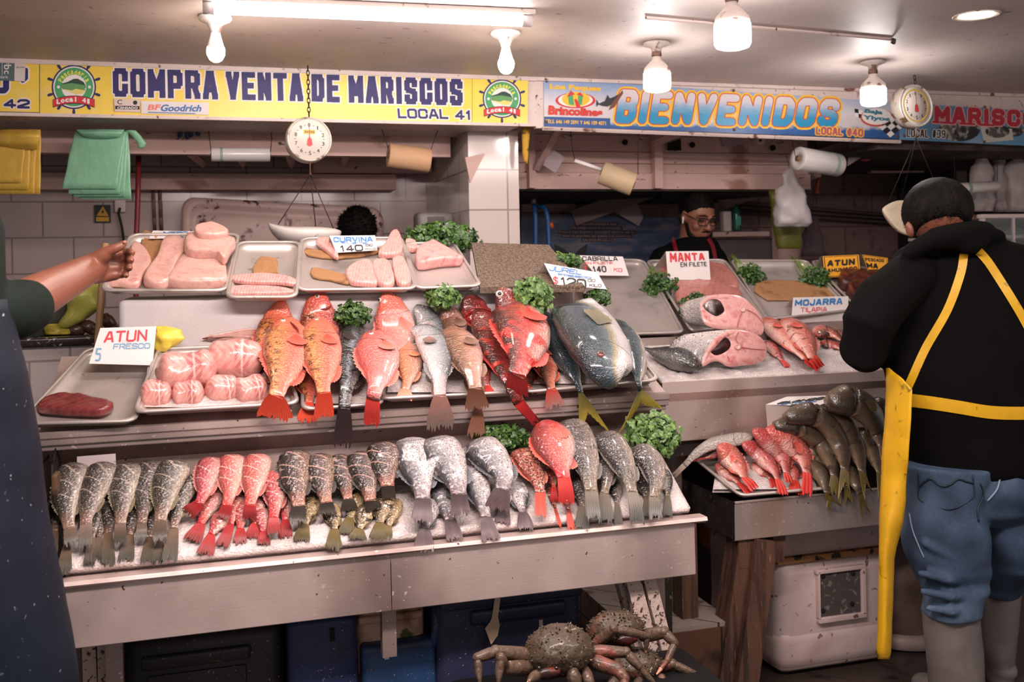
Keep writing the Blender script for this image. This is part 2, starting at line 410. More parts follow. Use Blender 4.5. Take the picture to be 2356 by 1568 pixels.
wall('pillar_tiled', (1.03, 4.1, 0), (1.252, 5.6, CZ), tile_mat('pillar_tile', '#cfc0bb', '#9a8781', .23, .172, .12, None, 0))
# header boards that carry the banners
bot = 2.052
wall('beam_header', (-4.4, BY, bot), (1.27, BY + .02, CZ), m_white)
wall('beam_soffit', (-4.4, BY + .02, bot), (1.2, 4.30, bot + .02), M('soffit_paint', '#b3a49c', .5, spots=[('#6d5d54', 24, .66, .72)], bump=(50, .1)))
struct(MB().box((1.27, BY, 2.045), (5.6, BY + .03, CZ)).build('beam_header', m_white, smooth=False))
def trimline(name, x0, x1, z, Y=BY, h=.012): return struct(box(name, (x0, Y - .019, z - h / 2), (x1, Y, z + h / 2), m_white))
trimline('trim_1', -4.4, 1.27, CZ - .008, h=.016); trimline('trim_2', -4.4, 1.25, bot + .003)
trimline('trim_3', 1.27, 5.6, CZ - .004, h=.02); struct(MB().tube([P(1248, 295, BY - .012), P(2072, 326, BY - .012)], .008, 4).build('trim_4', m_white, smooth=False))
# loft over the first stall
z_lo = 1.965
wall('beam_front', (-4.4, 4.30, z_lo), (1.0, 4.36, bot + .02), m_pinkwood)
MBs = MB()
wall('beam_rear', (-1.9, 4.90, 1.865), (.86, 4.98, 1.94), m_pinkwood)
wall('beam_ledge', (.45, 4.80, 1.945), (1.02, 4.9, 2.02), m_pinkwood)
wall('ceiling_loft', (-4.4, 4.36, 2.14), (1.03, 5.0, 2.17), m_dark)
for (xa, xb) in ((430, 470), (545, 560), (662, 672), (800, 790)):
    a = P(xa, 350, 4.34); b = P(xb, 402, 4.9)
    a.z = b.z = 1.985
    struct(MB().tube([a, b], .018, 4, flat=1.3).build('beam_joist', m_pinkwood, smooth=False))
bl = MB()
for sx in (0, 1):
    bl.tube([P(1105, 300, 4.34), P(1108, 355, 4.34)], .012, 6)
struct(bl.build('beam_bracket', M('rusty_iron', '#5a3a30', .7, .4, spots=[('#8a6a60', 20, .5, .6)])))
bw = MB(); q = [P(1070, 362, 4.09), P(1116, 352, 4.09), P(1082, 420, 4.09)]
bw.add(q + [v + Vector((0, .02, 0)) for v in q], [(0, 1, 2), (5, 4, 3), (0, 3, 4, 1), (1, 4, 5, 2), (2, 5, 3, 0)])
struct(bw.build('beam_brace', m_pinkwood, smooth=False))
# loft of the second stall: horizontal boards
LY = 4.5
zz = [1.845, 1.92, 1.975, 2.03, 2.16]
hts = [(1.838, 1.915), (1.918, 1.962), (1.965, 2.02), (2.023, 2.10), (2.103, 2.19)]
for i, (a, b) in enumerate(hts):
    struct(box('wall_board', (1.255, LY - (.02 if i == 0 else 0), a), (2.94, LY + .03, b), m_pinkwood))
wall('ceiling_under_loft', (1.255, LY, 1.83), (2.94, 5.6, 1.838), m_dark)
for px, wd in ((1500, 20), (1212, 16)):
    a = P(px, 330, LY - .03); s_ = wd * mpp(a)
    struct(box('beam_post', (a.x, LY - .06, 1.84), (a.x + s_, LY - .021, 2.10), m_pinkwood))
m_hole = M('dark_hole', '#120d0c', .9, vary=0)
hl = MB()
for (x, y, r) in ((1438, 327, 7), (1593, 333, 7), (1778, 340, 7)):
    add_poly(hl, disc_pts(x, y, r, r, 14), onY(LY), .022)
add_poly(hl, [(1535, 346), (1536, 330), (1566, 318), (1568, 346)], onY(LY), .022)
struct(hl.build('wall_hole', m_hole, smooth=False))
def beam(name, a, b, h, d, mat):
    a = Vector(a); b = Vector(b); t = (b - a).normalized(); s_ = t.cross(Vector((0, 1, 0))).normalized() * h / 2; y = Vector((0, d / 2, 0)); v = []
    for p in (a, b): v += [p - s_ - y, p + s_ - y, p + s_ + y, p - s_ + y]
    return struct(MB().add(v, [(0, 1, 2, 3), (7, 6, 5, 4), (0, 4, 5, 1), (1, 5, 6, 2), (2, 6, 7, 3), (3, 7, 4, 0)]).build(name, mat, smooth=False))
beam('beam_strut', P(1283, 300, 4.2), P(1232, 392, 4.44), .03, .03, m_pinkwood)
beam('beam_strut', P(1564, 306, 4.3), P(1500, 332, 4.44), .03, .03, m_pinkwood)
beam('beam_strut', P(1318, 502, 5.3), P(1508, 432, 5.0), .09, .03, M('grey_board', '#8a7672', .6))
beam('beam_strut', P(1200, 442, 5.5), P(1385, 449, 5.5), .03, .02, m_pinkwood)
beam('beam_strut', P(1200, 474, 5.55), P(1322, 476, 5.55), .07, .02, m_pinkwood)
beam('beam_strut', P(1660, 470, 5.2), P(1880, 395, 4.6), .06, .04, m_pinkwood)
wall('wall_panel', (2.56, 5.0, 0), (3.08, 5.03, 1.60), M('grey_sheet', '#6d6060', .6))
a = P(1790, 560, 4.9); b = P(1843, 560, 4.9)
wall('beam_upright', (a.x, 4.9, 0), (b.x, 4.96, 1.85), m_pinkwood)
# darker corner of the third stall
a = P(2065, 400, 5.0)
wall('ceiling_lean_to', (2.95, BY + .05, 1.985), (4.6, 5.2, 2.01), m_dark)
beam('beam_lean_to', P(1965, 352, 4.55), P(2215, 342, 4.5), .05, .04, m_pinkwood)
beam('beam_lean_to', P(2000, 385, 5.0), P(2120, 383, 5.0), .07, .04, m_pinkwood)
wall('wall_gap_shade', (4.05, 5.2, 0), (5.8, 5.24, 2.0), M('painted_gap_shade', '#171111', .9))  # solid near-black slab; the gap's deep shade is put into its colour
wall('wall_far', (5.8, 3.6, 0), (5.86, 5.3, CZ), m_block)
a = P(2200, 360, 4.95); b = P(2224, 360, 4.95)
wall('beam_post', (a.x, 4.95, .2), (b.x, 5.0, 2.0), M('dull_post', '#6d5a58', .7))
# ---------------------------------------------------------------- banners
def banner_base(name, label, quad, mat, Y, th=.004):
    t = thing(name, label, 'banner', P(quad[3][0], quad[3][1], Y))
    to = onY(Y); f = [to(x, y) for x, y in quad]; bk = [p + Vector((0, th, 0)) for p in f]
    MB().add(f + bk, [(0, 1, 2, 3), (7, 6, 5, 4), (0, 4, 5, 1), (1, 5, 6, 2), (2, 6, 7, 3), (3, 7, 4, 0)]).build('sheet', mat, t, smooth=False)
    return t
m_ybanner = M('yellow_vinyl', '#f2d04e', .35, spots=[('#efdca0', 5, .62, .75)], vary=.04)
def layer(mbs, key): return mbs.setdefault(key, MB())
def finish(mbs, parent, names):
    for k, (nm, mt) in names.items():
        if k in mbs: mbs[k].build(nm, mt, parent, smooth=False)
def wheel(t, cx, cy, s, to):
    L = {}
    for k in range(10):
        a = math.radians(-90 + 36 * k); c_, s_ = math.cos(a), math.sin(a)
        stroke(layer(L, 'n'), [(cx + c_ * 46 * s, cy + s_ * 46 * s), (cx + c_ * 58 * s, cy + s_ * 58 * s)], 4.5 * s, to, .0008)
        stroke(layer(L, 'n'), [(cx + c_ * 55 * s, cy + s_ * 55 * s), (cx + c_ * 61 * s, cy + s_ * 61 * s)], 6.5 * s, to, .0008)
    add_poly(L['n'], disc_pts(cx, cy, 51 * s, 51 * s), to, .0010)
    add_poly(layer(L, 'w'), disc_pts(cx, cy, 47.5 * s, 47.5 * s), to, .0014)
    add_poly(layer(L, 'g'), disc_pts(cx, cy, 44.5 * s, 44.5 * s), to, .0018)
    add_poly(layer(L, 'w'), disc_pts(cx, cy, 28.5 * s, 28.5 * s), to, .0022)
    hill = [(cx - 28 * s, cy - 8 * s), (cx - 14 * s, cy - 12 * s), (cx, cy - 19 * s), (cx + 9 * s, cy - 19 * s), (cx + 22 * s, cy - 12 * s), (cx + 27 * s, cy - 4 * s)]
    add_poly(layer(L, 'd'), hill + [(cx + 28 * s, cy + 2 * s), (cx - 28 * s, cy + 2 * s)], to, .0026)
    add_poly(layer(L, 'm'), [(cx - 28 * s, cy - 6 * s), (cx - 4 * s, cy - 9 * s), (cx + 26 * s, cy - 4 * s), (cx + 26 * s, cy + 8 * s), (cx, cy + 12 * s), (cx - 27 * s, cy + 5 * s)], to, .0030)
    add_poly(layer(L, 'y'), [(cx - 27 * s, cy + 4 * s), (cx - 5 * s, cy + 8 * s), (cx + 4 * s, cy + 4 * s), (cx + 28 * s, cy + 8 * s), (cx + 18 * s, cy + 16 * s), (cx + 4 * s, cy + 17 * s), (cx - 12 * s, cy + 10 * s)], to, .0034)
    for sx in (-35.5, 36): add_poly(L['w'], disc_pts(cx + sx * s, cy, 3.6 * s, 3.6 * s, 12), to, .0022)
    word_ = 'Pescadería'
    for i, ch in enumerate(word_):
        a = math.radians(-90 + (i - 4.5) * 14.0); r = 34 * s; x, y = cx + r * math.cos(a), cy + r * math.sin(a)
        ux, uy = -math.sin(a), math.cos(a); hw, hh = 3.1 * s, 4.6 * s
        if ch in 'ií': hw = 1.4 * s
        if ch in 'Pdí': hh = 5.6 * s
        nx, ny = math.cos(a), math.sin(a)
        qd = [(x - ux * hw + nx * hh, y - uy * hw + ny * hh), (x + ux * hw + nx * hh, y + uy * hw + ny * hh), (x + ux * hw - nx * hh, y + uy * hw - ny * hh), (x - ux * hw - nx * hh, y - uy * hw - ny * hh)]
        ftext(layer(L, 'yt'), ch, qd, to, .0022, .03)
    def arc(off, n=12): return [(cx + u * 48 * s, cy + (24 + off - 9 * (1 - u * u)) * s + 2 * u * s * 0) for u in [i / n * 2 - 1 for i in range(n + 1)]]
    top, bo = arc(6), arc(22)
    add_poly(layer(L, 'k'), [(x, y - 1.4 * s) for x, y in top] + [(x, y + 1.4 * s) for x, y in reversed(bo)], to, .0038)
    for i in range(12): add_poly(layer(L, 'r'), [top[i], top[i + 1], bo[i + 1], bo[i]], to, .0042)
    for i, ch in enumerate('Local 41'):
        if ch == ' ': continue
        u = -.74 + i * .205; yy = cy + (24 + 14 - 9 * (1 - u * u)) * s; x = cx + u * 48 * s; tl = 9 * 2 * u * .02 * s * 5
        hw = (1.6 if ch == 'l' else 2.6 if ch == '1' else 4.4) * s; h0 = (6.2 if ch in 'Ll41' else 3.8) * s
        ftext(layer(L, 'wt'), ch, [(x - hw, yy - h0 - (h0 < 5 * s) * 0 - tl * .3), (x + hw, yy - h0 + tl * .3), (x + hw, yy + 5 * s + tl * .3), (x - hw, yy + 5 * s - tl * .3)], to, .0048, .05)
    em = part('emblem', t)
    L['n'].build('wheel_rim', INK, em, False); L['w'].build('white_disc', WHT, em, False); L['g'].build('green_ring', GRN, em, False)
    L['d'].build('dark_back', paint('deep_green', '#27443c'), em, False); L['m'].build('fish_flank', paint('mid_green', '#5f9a5c'), em, False); L['y'].build('fish_belly', paint('lemon', '#e6d678'), em, False)
    L['yt'].build('arched_lettering', paint('lime', '#e8e455'), em, False); L['k'].build('ribbon_outline', BLK, em, False); L['r'].build('ribbon', RED, em, False); L['wt'].build('ribbon_lettering', WHT, em, False)
# main yellow banner
tb = banner_base('shop_banner', 'long yellow banner lettered COMPRA VENTA DE MARISCOS between two ship-wheel emblems', [(240, 141), (1086, 168), (1086, 284), (240, 268)], m_ybanner, BY - .012)
to = onY(BY - .012); wl, nl = MB(), MB()
for s_, q_ in (('COMPRA', [(259, 156), (500, 163), (502, 229), (260, 222)]), ('VENTA', [(519, 164), (696, 169), (698, 233), (521, 229)]), ('DE', [(716, 170), (781, 172), (782, 236), (717, 233)]), ('MARISCOS', [(801, 173), (1064, 182), (1065, 243), (803, 236)]), ('LOCAL', [(914, 249), (1030, 251), (1032, 274), (916, 272)]), ('41', [(1047, 252), (1085, 254), (1086, 276), (1047, 275)])):
    big = len(s_) != 2 or s_ == 'DE'; wt = .205 if s_ not in ('LOCAL', '41') else .22
    word(wl, s_, q_, to, .0008, wt, 6 if s_ not in ('LOCAL', '41') else 5, .4, sq=True); word(nl, s_, q_, to, .0016, wt, 0, .4, sq=True)
wl.build('letter_outline', WHT, tb, False); nl.build('lettering', INK, tb, False)
def panel(name, label, quad, mat, Y, cat='sign'):
    t = thing(name, label, cat, P(quad[3][0], quad[3][1], Y)); to_ = onY(Y); f = [to_(x, y) for x, y in quad]; bk = [p + Vector((0, .003, 0)) for p in f]
    MB().add(f + bk, [(0, 1, 2, 3), (7, 6, 5, 4), (0, 4, 5, 1), (1, 5, 6, 2), (2, 6, 7, 3), (3, 7, 4, 0)]).build('sheet', mat, t, smooth=False); return t, to_
t1, to1 = panel('emblem_panel', 'yellow panel with ship-wheel emblem at the start of the long lettered banner', [(92, 135), (240, 141), (240, 268), (92, 265)], m_ybanner, BY - .013)
wheel(t1, 170, 200, 1.0, to1)
t2, to2 = panel('emblem_panel', 'yellow panel with ship-wheel emblem beside the blue welcome banner', [(1087, 168), (1215, 172), (1214, 290), (1087, 284)], m_ybanner, BY - .013)
wheel(t2, 1155, 227, .87, to2)
t3, to3 = panel('shop_banner', 'yellow banner with the number 42, cut by the picture edge', [(-260, 122), (90, 134), (90, 258), (-260, 250)], m_ybanner, BY - .012, 'banner')
wl, nl = MB(), MB()
word(wl, '42', [(8, 227), (69, 228), (69, 250), (8, 249)], to3, .0008, .26, 5, .3); word(nl, '42', [(8, 227), (69, 228), (69, 250), (8, 249)], to3, .0016, .26, 0, .3)
for mb_, e_, g_ in ((wl, .0008, 8), (nl, .0016, 0)):
    stroke(mb_, [(-60, 208), (10, 208), (14, 203), (14, 186)], 14 + g_, to3, e_); stroke(mb_, [(60, 160), (60, 180), (52, 186)], 9 + g_, to3, e_)
wl.build('letter_outline', WHT, t3, False); nl.build('lettering', INK, t3, False)
st, ts = panel('sticker', 'slate blue sticker with bc lettering on the banner numbered 42', [(-60, 129), (34, 134), (33, 186), (-60, 183)], paint('slate', '#56696e'), BY - .017)
sl = MB(); ftext(sl, 'b', [(26, 149), (26, 160), (9, 160), (9, 149)], ts, .001, .01); ftext(sl, 'c', [(20, 162), (20, 170), (9, 170), (9, 162)], ts, .001, .01); stroke(sl, [(5, 139), (5, 172)], 1, ts, .001)
ftext(sl, 'sanitaria', rq(-10, 174, 18, 180), ts, .001); ftext(sl, 'area', rq(14, 145, 22, 148), ts, .001); sl.build('lettering', WHT, st, False)
st, ts = panel('sticker', 'small white sticker beside the slate blue sticker', [(34, 134), (59, 136), (57, 187), (33, 186)], paint('paper', '#d9cdc8'), BY - .017)
sl = MB(); ftext(sl, 'Síguenos en', rq(37, 136, 56, 139), ts, .001); [add_poly(sl, rq(37 + 5 * i, 142, 40 + 5 * i, 145), ts, .001) for i in range(4)]; ftext(sl, '#Juntos', rq(37, 153, 56, 157), ts, .001); sl.build('lettering', BLK, st, False)
st, ts = panel('sticker', 'faded pink and white CENSADO sticker under the long lettering', [(262, 227), (322, 229), (321, 258), (264, 256)], paint('faded', '#e0c9c2'), BY - .018)
sl = MB(); add_poly(sl, [(265, 243), (321, 244), (321, 252), (265, 251)], ts, .001); ftext(sl, 'C', rq(270, 229, 281, 240), ts, .001, .01); add_poly(sl, disc_pts(311, 236, 5, 5, 14), ts, .001); sl.build('black_band', BLK, st, False)
sl = MB(); ftext(sl, 'CENSADO', rq(270, 245, 317, 250.5, .01), ts, .002, .03); sl.build('lettering', WHT, st, False)
st, ts = panel('sticker', 'white sticker with red and blue slanted tyre lettering under the long banner lettering', [(325, 232), (481, 236), (479, 264), (325, 261)], paint('sticker_white', '#e6dcdc'), BY - .018)
sl = MB(); ftext(sl, 'BF', rq(341, 240, 369, 253, .01), ts, .001, .035, ital=.12); sl.build('red_lettering', paint('coral', '#ec8070'), st, False)
sl = MB(); ftext(sl, 'Goodrich', rq(370, 240, 464, 256, .01), ts, .001, .035, ital=.05); add_poly(sl, [(340, 257), (450, 260), (449, 262), (340, 259)], ts, .001); sl.build('blue_lettering', paint('steel_blue', '#3d6da6'), st, False)
# welcome banner
def sky_mat(name, stops, axis=2):
    t = NT(name); sp = t.n('ShaderNodeSeparateXYZ'); g = t.n('ShaderNodeTexCoord').outputs['Generated']; t.l(g, sp.inputs[0])
    f = t.math('ADD', sp.outputs[axis], t.math('MULTIPLY', t.math('SUBTRACT', t.noise(7, 4, t.scale(g, (6, 1, 1.5))), .5), .22))
    t.set('Base Color', t.ramp(f, [(p, hexc(c)) for p, c in stops])); t.set('Roughness', .4); return t.m
m_sea = sky_mat('printed_sea_and_sky', [(0, '#284f86'), (.16, '#2f5c98'), (.24, '#cbc4c8'), (.5, '#d8d0d2'), (.78, '#a9b5cf'), (1, '#6f94c4')])
m_letters = sky_mat('printed_blue_fade', [(0, '#2a8cb8'), (.30, '#2f93bf'), (.55, '#8fb0cd'), (.72, '#d5ccd2'), (1, '#dfd5d6')])
WY = BY - .006
tw = banner_base('welcome_banner', 'blue sea and sky banner lettered BIENVENIDOS in fat blue and yellow letters', [(1251, 180), (2070, 236), (2068, 320), (1252, 290)], m_sea, WY)
to = onY(WY); L1, L2, L3 = MB(), MB(), MB()
qB = [(1424, 204), (1932, 230), (1926, 292), (1418, 284)]
for mb_, e_, g_ in ((L1, .0008, 14), (L2, .0016, 5), (L3, .0024, 1)): word(mb_, 'BIENVENIDOS', qB, to, e_, .23, g_, .42, ital=.10)
L1.build('yellow_outline', paint('amber', '#f2bf38'), tw, False); L2.build('red_outline', paint('tomato', '#d03c30'), tw, False); L3.build('lettering', m_letters, tw, False)
lo = MB(); word(lo, 'LOCAL #40', [(1878, 291), (1986, 297), (1986, 314), (1877, 309)], to, .003, .2, 5, .5); lo.build('unit_outline', paint('amber', '#f2bf38'), tw, False)
lo = MB(); word(lo, 'LOCAL #40', [(1878, 291), (1986, 297), (1986, 314), (1877, 309)], to, .0038, .2, 1, .5); lo.build('unit_lettering', paint('mauve', '#b0586a'), tw, False)
lo = MB(); add_poly(lo, [(1252, 268), (1404, 272), (1404, 296), (1252, 290)], to, .0006); lo.build('phone_strip', paint('royal', '#2c5290'), tw, False)
lo = MB(); ftext(lo, 'TELS. 646 149 2091 Y 646 109 4071', [(1255, 274), (1394, 279), (1394, 288), (1255, 283)], to, .0014, .02); lo.build('phone_lettering', paint('amber', '#f2bf38'), tw, False)
em = part('party_emblem', tw)
lo = MB(); add_poly(lo, disc_pts(1324, 231, 46, 18, 30), to, .001); lo.build('red_ellipse', RED, em, False)
lo = MB(); add_poly(lo, disc_pts(1324, 230, 40, 16, 30), to, .0014); lo.build('white_ellipse', WHT, em, False)
lo = MB(); add_poly(lo, disc_pts(1325, 228, 32, 17, 30), to, .0018); lo.build('yellow_ellipse', paint('amber', '#f2bf38'), em, False)
lo = MB(); add_poly(lo, [(1307, 222), (1318, 218), (1321, 242), (1309, 240)], to, .0022); add_poly(lo, [(1330, 219), (1341, 222), (1339, 240), (1330, 242)], to, .0022); lo.build('bouncy_tower', GRN, em, False)
lo = MB(); add_poly(lo, [(1304, 223), (1313, 208), (1323, 217)], to, .0026); add_poly(lo, [(1326, 217), (1335, 212), (1344, 223)], to, .0026); add_poly(lo, [(1321, 228), (1327, 228), (1336, 246), (1326, 247)], to, .0026); lo.build('bouncy_roof', RED, em, False)
lo = MB(); ftext(lo, 'Los Peques', [(1264, 192), (1383, 198), (1382, 213), (1265, 208)], to, .003, .05); lo.build('upper_lettering', paint('amber', '#f2bf38'), em, False)
lo = MB(); ftext(lo, 'Brincolines', [(1262, 242), (1387, 250), (1386, 268), (1261, 264)], to, .003, .06); lo.build('lower_lettering', paint('tomato', '#d03c30'), em, False)
lo = MB(); add_poly(lo, [(1372, 228), (1378, 238), (1392, 232), (1398, 218), (1403, 226), (1414, 222), (1424, 216), (1418, 232), (1412, 238), (1398, 245), (1386, 244), (1377, 240), (1372, 246)], to, .003); lo.build('swordfish_print', paint('ink_grey', '#34363a'), tw, False)
lo = MB(); add_poly(lo, [(1406, 240), (1432, 207), (1434, 214), (1414, 246), (1400, 254)], to, .0036); lo.build('torn_tape', BRN, tw, False)
em = part('racing_emblem', tw)
lo = MB(); add_poly(lo, disc_pts(2017, 270, 37, 21, 30), to, .003); lo.build('orange_ellipse', paint('rust', '#c8503a'), em, False)
lo = MB(); add_poly(lo, disc_pts(2017, 268, 34, 19, 30), to, .0034); lo.build('white_ellipse', WHT, em, False)
lo = MB(); ftext(lo, 'Baja', [(1990, 250), (2032, 254), (2030, 266), (1988, 262)], to, .004, .05); ftext(lo, 'Yiyos', [(1985, 264), (2048, 269), (2047, 281), (1985, 277)], to, .004, .05); lo.build('lettering', TEAL, em, False)
fk, fw_ = MB(), MB()
for i in range(4):
    for j in range(3):
        x = 2022 + i * 11 + j * 9; y = 292 - i * 9 + j * 8
        add_poly(fk if (i + j) % 2 else fw_, [(x, y), (x + 10, y - 8), (x + 18, y), (x + 8, y + 8)], to, .003)
        if i < 2 and j < 2: x = 1966 + i * 9; y = 250 + j * 9 + i * 3; add_poly(fk if (i + j) % 2 == 0 else fw_, [(x, y), (x + 9, y + 1), (x + 10, y + 10), (x + 1, y + 9)], to, .0028)
fk.build('black_checks', BLK, em, False); fw_.build('white_checks', WHT, em, False)
bt, tt_ = panel('shop_banner', 'blue banner with red MARISCOS lettering and shellfish pictures', [(2072, 236), (2420, 258), (2420, 338), (2070, 321)], M('blue_vinyl', '#5b8bb0', .4, spots=[('#7fa3bd', 5, .5, .7)]), WY, 'banner')
sh = MB(); add_poly(sh, disc_pts(2207, 298, 48, 27, 26), tt_, .001); add_poly(sh, disc_pts(2336, 300, 20, 14, 20), tt_, .001); add_poly(sh, disc_pts(2295, 302, 28, 15, 20), tt_, .002)
sh.build('shell_picture', M('shellfish_print', '#55504c', .5, spots=[('#a49d94', 30, .5, .56), ('#1c1b1c', 22, .5, .6)], vary=.3), bt, False)
sh = MB(); add_poly(sh, [(2255, 290), (2328, 296), (2332, 322), (2264, 328)], tt_, .0015); sh.build('card_picture', paint('card', '#c4bdb6'), bt, False)
w1, w2 = MB(), MB()
for mb_, e_, g_ in ((w1, .003, 5), (w2, .0038, 0)):
    word(mb_, 'MARISCOS', [(2150, 243), (2420, 256), (2420, 296), (2150, 281)], tt_, e_, .27, g_, .5)
    for x in (2153, 2170, 2184, 2190, 2215, 2228, 2236, 2259, 2268, 2280): stroke(mb_, [(x - 6, 280 + (x - 2150) * .055), (x + 6, 281 + (x - 2150) * .055)], 5 + g_, tt_, e_)
w1.build('letter_outline', paint('rose', '#d9a8a8'), bt, False); w2.build('lettering', paint('crimson', '#b42a3a'), bt, False)
lo = MB(); word(lo, 'LOCAL #39', [(2086, 296), (2176, 299), (2175, 318), (2086, 315)], tt_, .003, .16, 3, .5); lo.build('unit_outline', WHT, bt, False)
lo = MB(); word(lo, 'LOCAL #39', [(2086, 296), (2176, 299), (2175, 318), (2086, 315)], tt_, .004, .16, 0, .5); lo.build('unit_lettering', BLK, bt, False)
# bolts on the banners
m_bolt = M('rust_bolt', '#7a5547', .6, .5)
for i, (x, y, par, Y) in enumerate(((1258, 186, tw, WY), (1688, 208, tw, WY), (1690, 298, tw, WY), (1257, 280, tw, WY), (2064, 314, tw, WY), (2081, 312, bt, WY), (2265, 326, bt, WY), (2266, 246, bt, WY))):
    MB().ell(P(x, y, Y - .003), .007, .005, .007, nu=10, nv=6).build('bolt', m_bolt, par)
# ---------------------------------------------------------------- lamps
def emit(name, col, s, cam_s=None):
    t = NT(name); t.set('Base Color', (.8, .8, .8, 1)); t.set('Emission Color', col); t.set('Emission Strength', s); return t.m
e_warm = emit('glow_warm', (1, .82, .62, 1), 38); e_cool = emit('glow_white', (1, .93, .90, 1), 40); e_tube = emit('glow_tube', (1, .93, .92, 1), 36); e_spot = emit('glow_spot', (1, .86, .66, 1), 22)
m_porc = M('porcelain', '#d6cbc4', .35, spots=[('#8a6a5c', 24, .64, .7)])
def bulb(px, py, label):
    c = PZ(px, py, CZ); t = thing('light_bulb', label, 'lamp', c, 'bare bulbs on the ceiling')
    c = c - Vector((0, 0, .004))
    MB().lathe([(.0, .004), (.048, .003), (.05, -.004), (.044, -.012), (.026, -.02), (.018, -.034), (.017, -.046), (0, -.046)], c).build('ceiling_rose', m_porc, t)
    MB().lathe([(.014, -.046), (.016, -.056), (.023, -.082), (.0255, -.09)], c).build('bulb_base', M('bulb_plastic', '#e6ddd8', .4), t)
    MB().lathe([(.0255, -.09), (.0275, -.10), (.026, -.113), (.019, -.127), (.009, -.134), (.001, -.136)], c).build('bulb_globe', e_warm, t)
bulb(495, 37, 'bare round bulb on the ceiling above the word COMPRA'); bulb(1163, 73, 'bare round bulb on the ceiling near the emblem beside the welcome banner')
def highbay(px, py, drop, r, label):
    c = PZ(px, py, CZ); t = thing('ceiling_lamp', label, 'lamp', c, 'jar-shaped white ceiling lamps'); d = c - Vector((0, 0, .004)); k = r / .05
    MB().lathe([(0, .004), (.046, .002), (.046, -.006), (.02, -.016), (.017, -drop), (0, -drop)], d).build('ceiling_rose', m_porc, t)
    MB().lathe([(.017 * k, -drop), (.019 * k, -drop - .012 * k), (.017 * k, -drop - .018 * k)], d).build('rusty_collar', M('rusty_iron', '#5a3a30'), t)
    z = -drop - .018 * k
    MB().lathe([(.016 * k, z), (.018 * k, z - .012 * k), (.034 * k, z - .028 * k), (.047 * k, z - .042 * k), (.05 * k, z - .062 * k)], d).build('lamp_housing', m_porc, t)
    z -= .062 * k
    MB().lathe([(.0505 * k, z), (.0505 * k, z - .052 * k), (.045 * k, z - .062 * k), (.03 * k, z - .067 * k), (.001, z - .069 * k)], d).build('lamp_diffuser', e_cool, t)
highbay(1510, 97, .03, .047, 'jar-shaped white lamp in front of the first E of BIENVENIDOS'); highbay(1683, -38, .03, .050, 'largest jar-shaped white lamp, hanging below the wall conduit'); highbay(2008, 140, .03, .048, 'jar-shaped white lamp beside the yellow-ringed scale dial')
a = PZ(492, -6, CZ); b = PZ(1226, 26, CZ); d = (b - a); d.z = 0; L_ = d.length; ax = d.normalized(); sd = Vector((0, 0, 1)).cross(ax)
t = thing('tube_lamp', 'long white LED tube lamp fixed to the ceiling above the long yellow banner', 'lamp', a)
def bar(name, s0, s1, w_, z0, z1, mat, par):
    v = []
    for s_ in (s0, s1):
        for (q, z) in ((-w_, z1), (w_, z1), (w_, z0), (-w_, z0)): p = a + ax * s_ + sd * q; v.append(Vector((p.x, p.y, z)))
    return MB().add(v, [(0, 1, 2, 3), (7, 6, 5, 4), (0, 4, 5, 1), (1, 5, 6, 2), (2, 6, 7, 3), (3, 7, 4, 0)]).build(name, mat, par, False)
bar('lamp_tray', -.03, L_, .03, CZ - .014, CZ - .001, m_porc, t); MB().tube([a + ax * .0 - Vector((0, 0, .03)), a + ax * (L_ - .035) - Vector((0, 0, .03))], .017, 14).build('glowing_tube', e_tube, t)
for s_ in (-.03, L_ - .035): MB().tube([a + ax * s_ - Vector((0, 0, .03)), a + ax * (s_ + .03) - Vector((0, 0, .03))], .0185, 12).build('end_cap', M('cap_plastic', '#cfc6c4', .4), t)
c = PZ(2247, 35, CZ); t = thing('downlight', 'round recessed warm downlight in the ceiling corner', 'lamp', c)
MB().lathe([(0.05, 0.0), (.066, -.002), (.072, -.004), (.072, .001), (.05, .001)], c).build('trim_ring', m_porc, t); MB().lathe([(0, -.001), (.05, -.0012), (.05, .001), (0, .001)], c).build('glowing_disc', e_spot, t)
a_, b_ = PZ(1486, 40, CZ - .006), PZ(2052, 90, CZ - .006)
t = thing('wall_conduit', 'thin white cable conduit running along the ceiling past the jar lamps', 'conduit', a_)
MB().tube([a_, b_], .006, 6).build('duct', m_white, t, False)
MB().tube([b_, PZ(2058, 92, CZ - .02), PZ(2056, 98, CZ - .05), PZ(2052, 97, CZ - .07)], [.004, .006, .007, .004], 6).build('taped_end', M('black_tape', '#191717', .5), t)
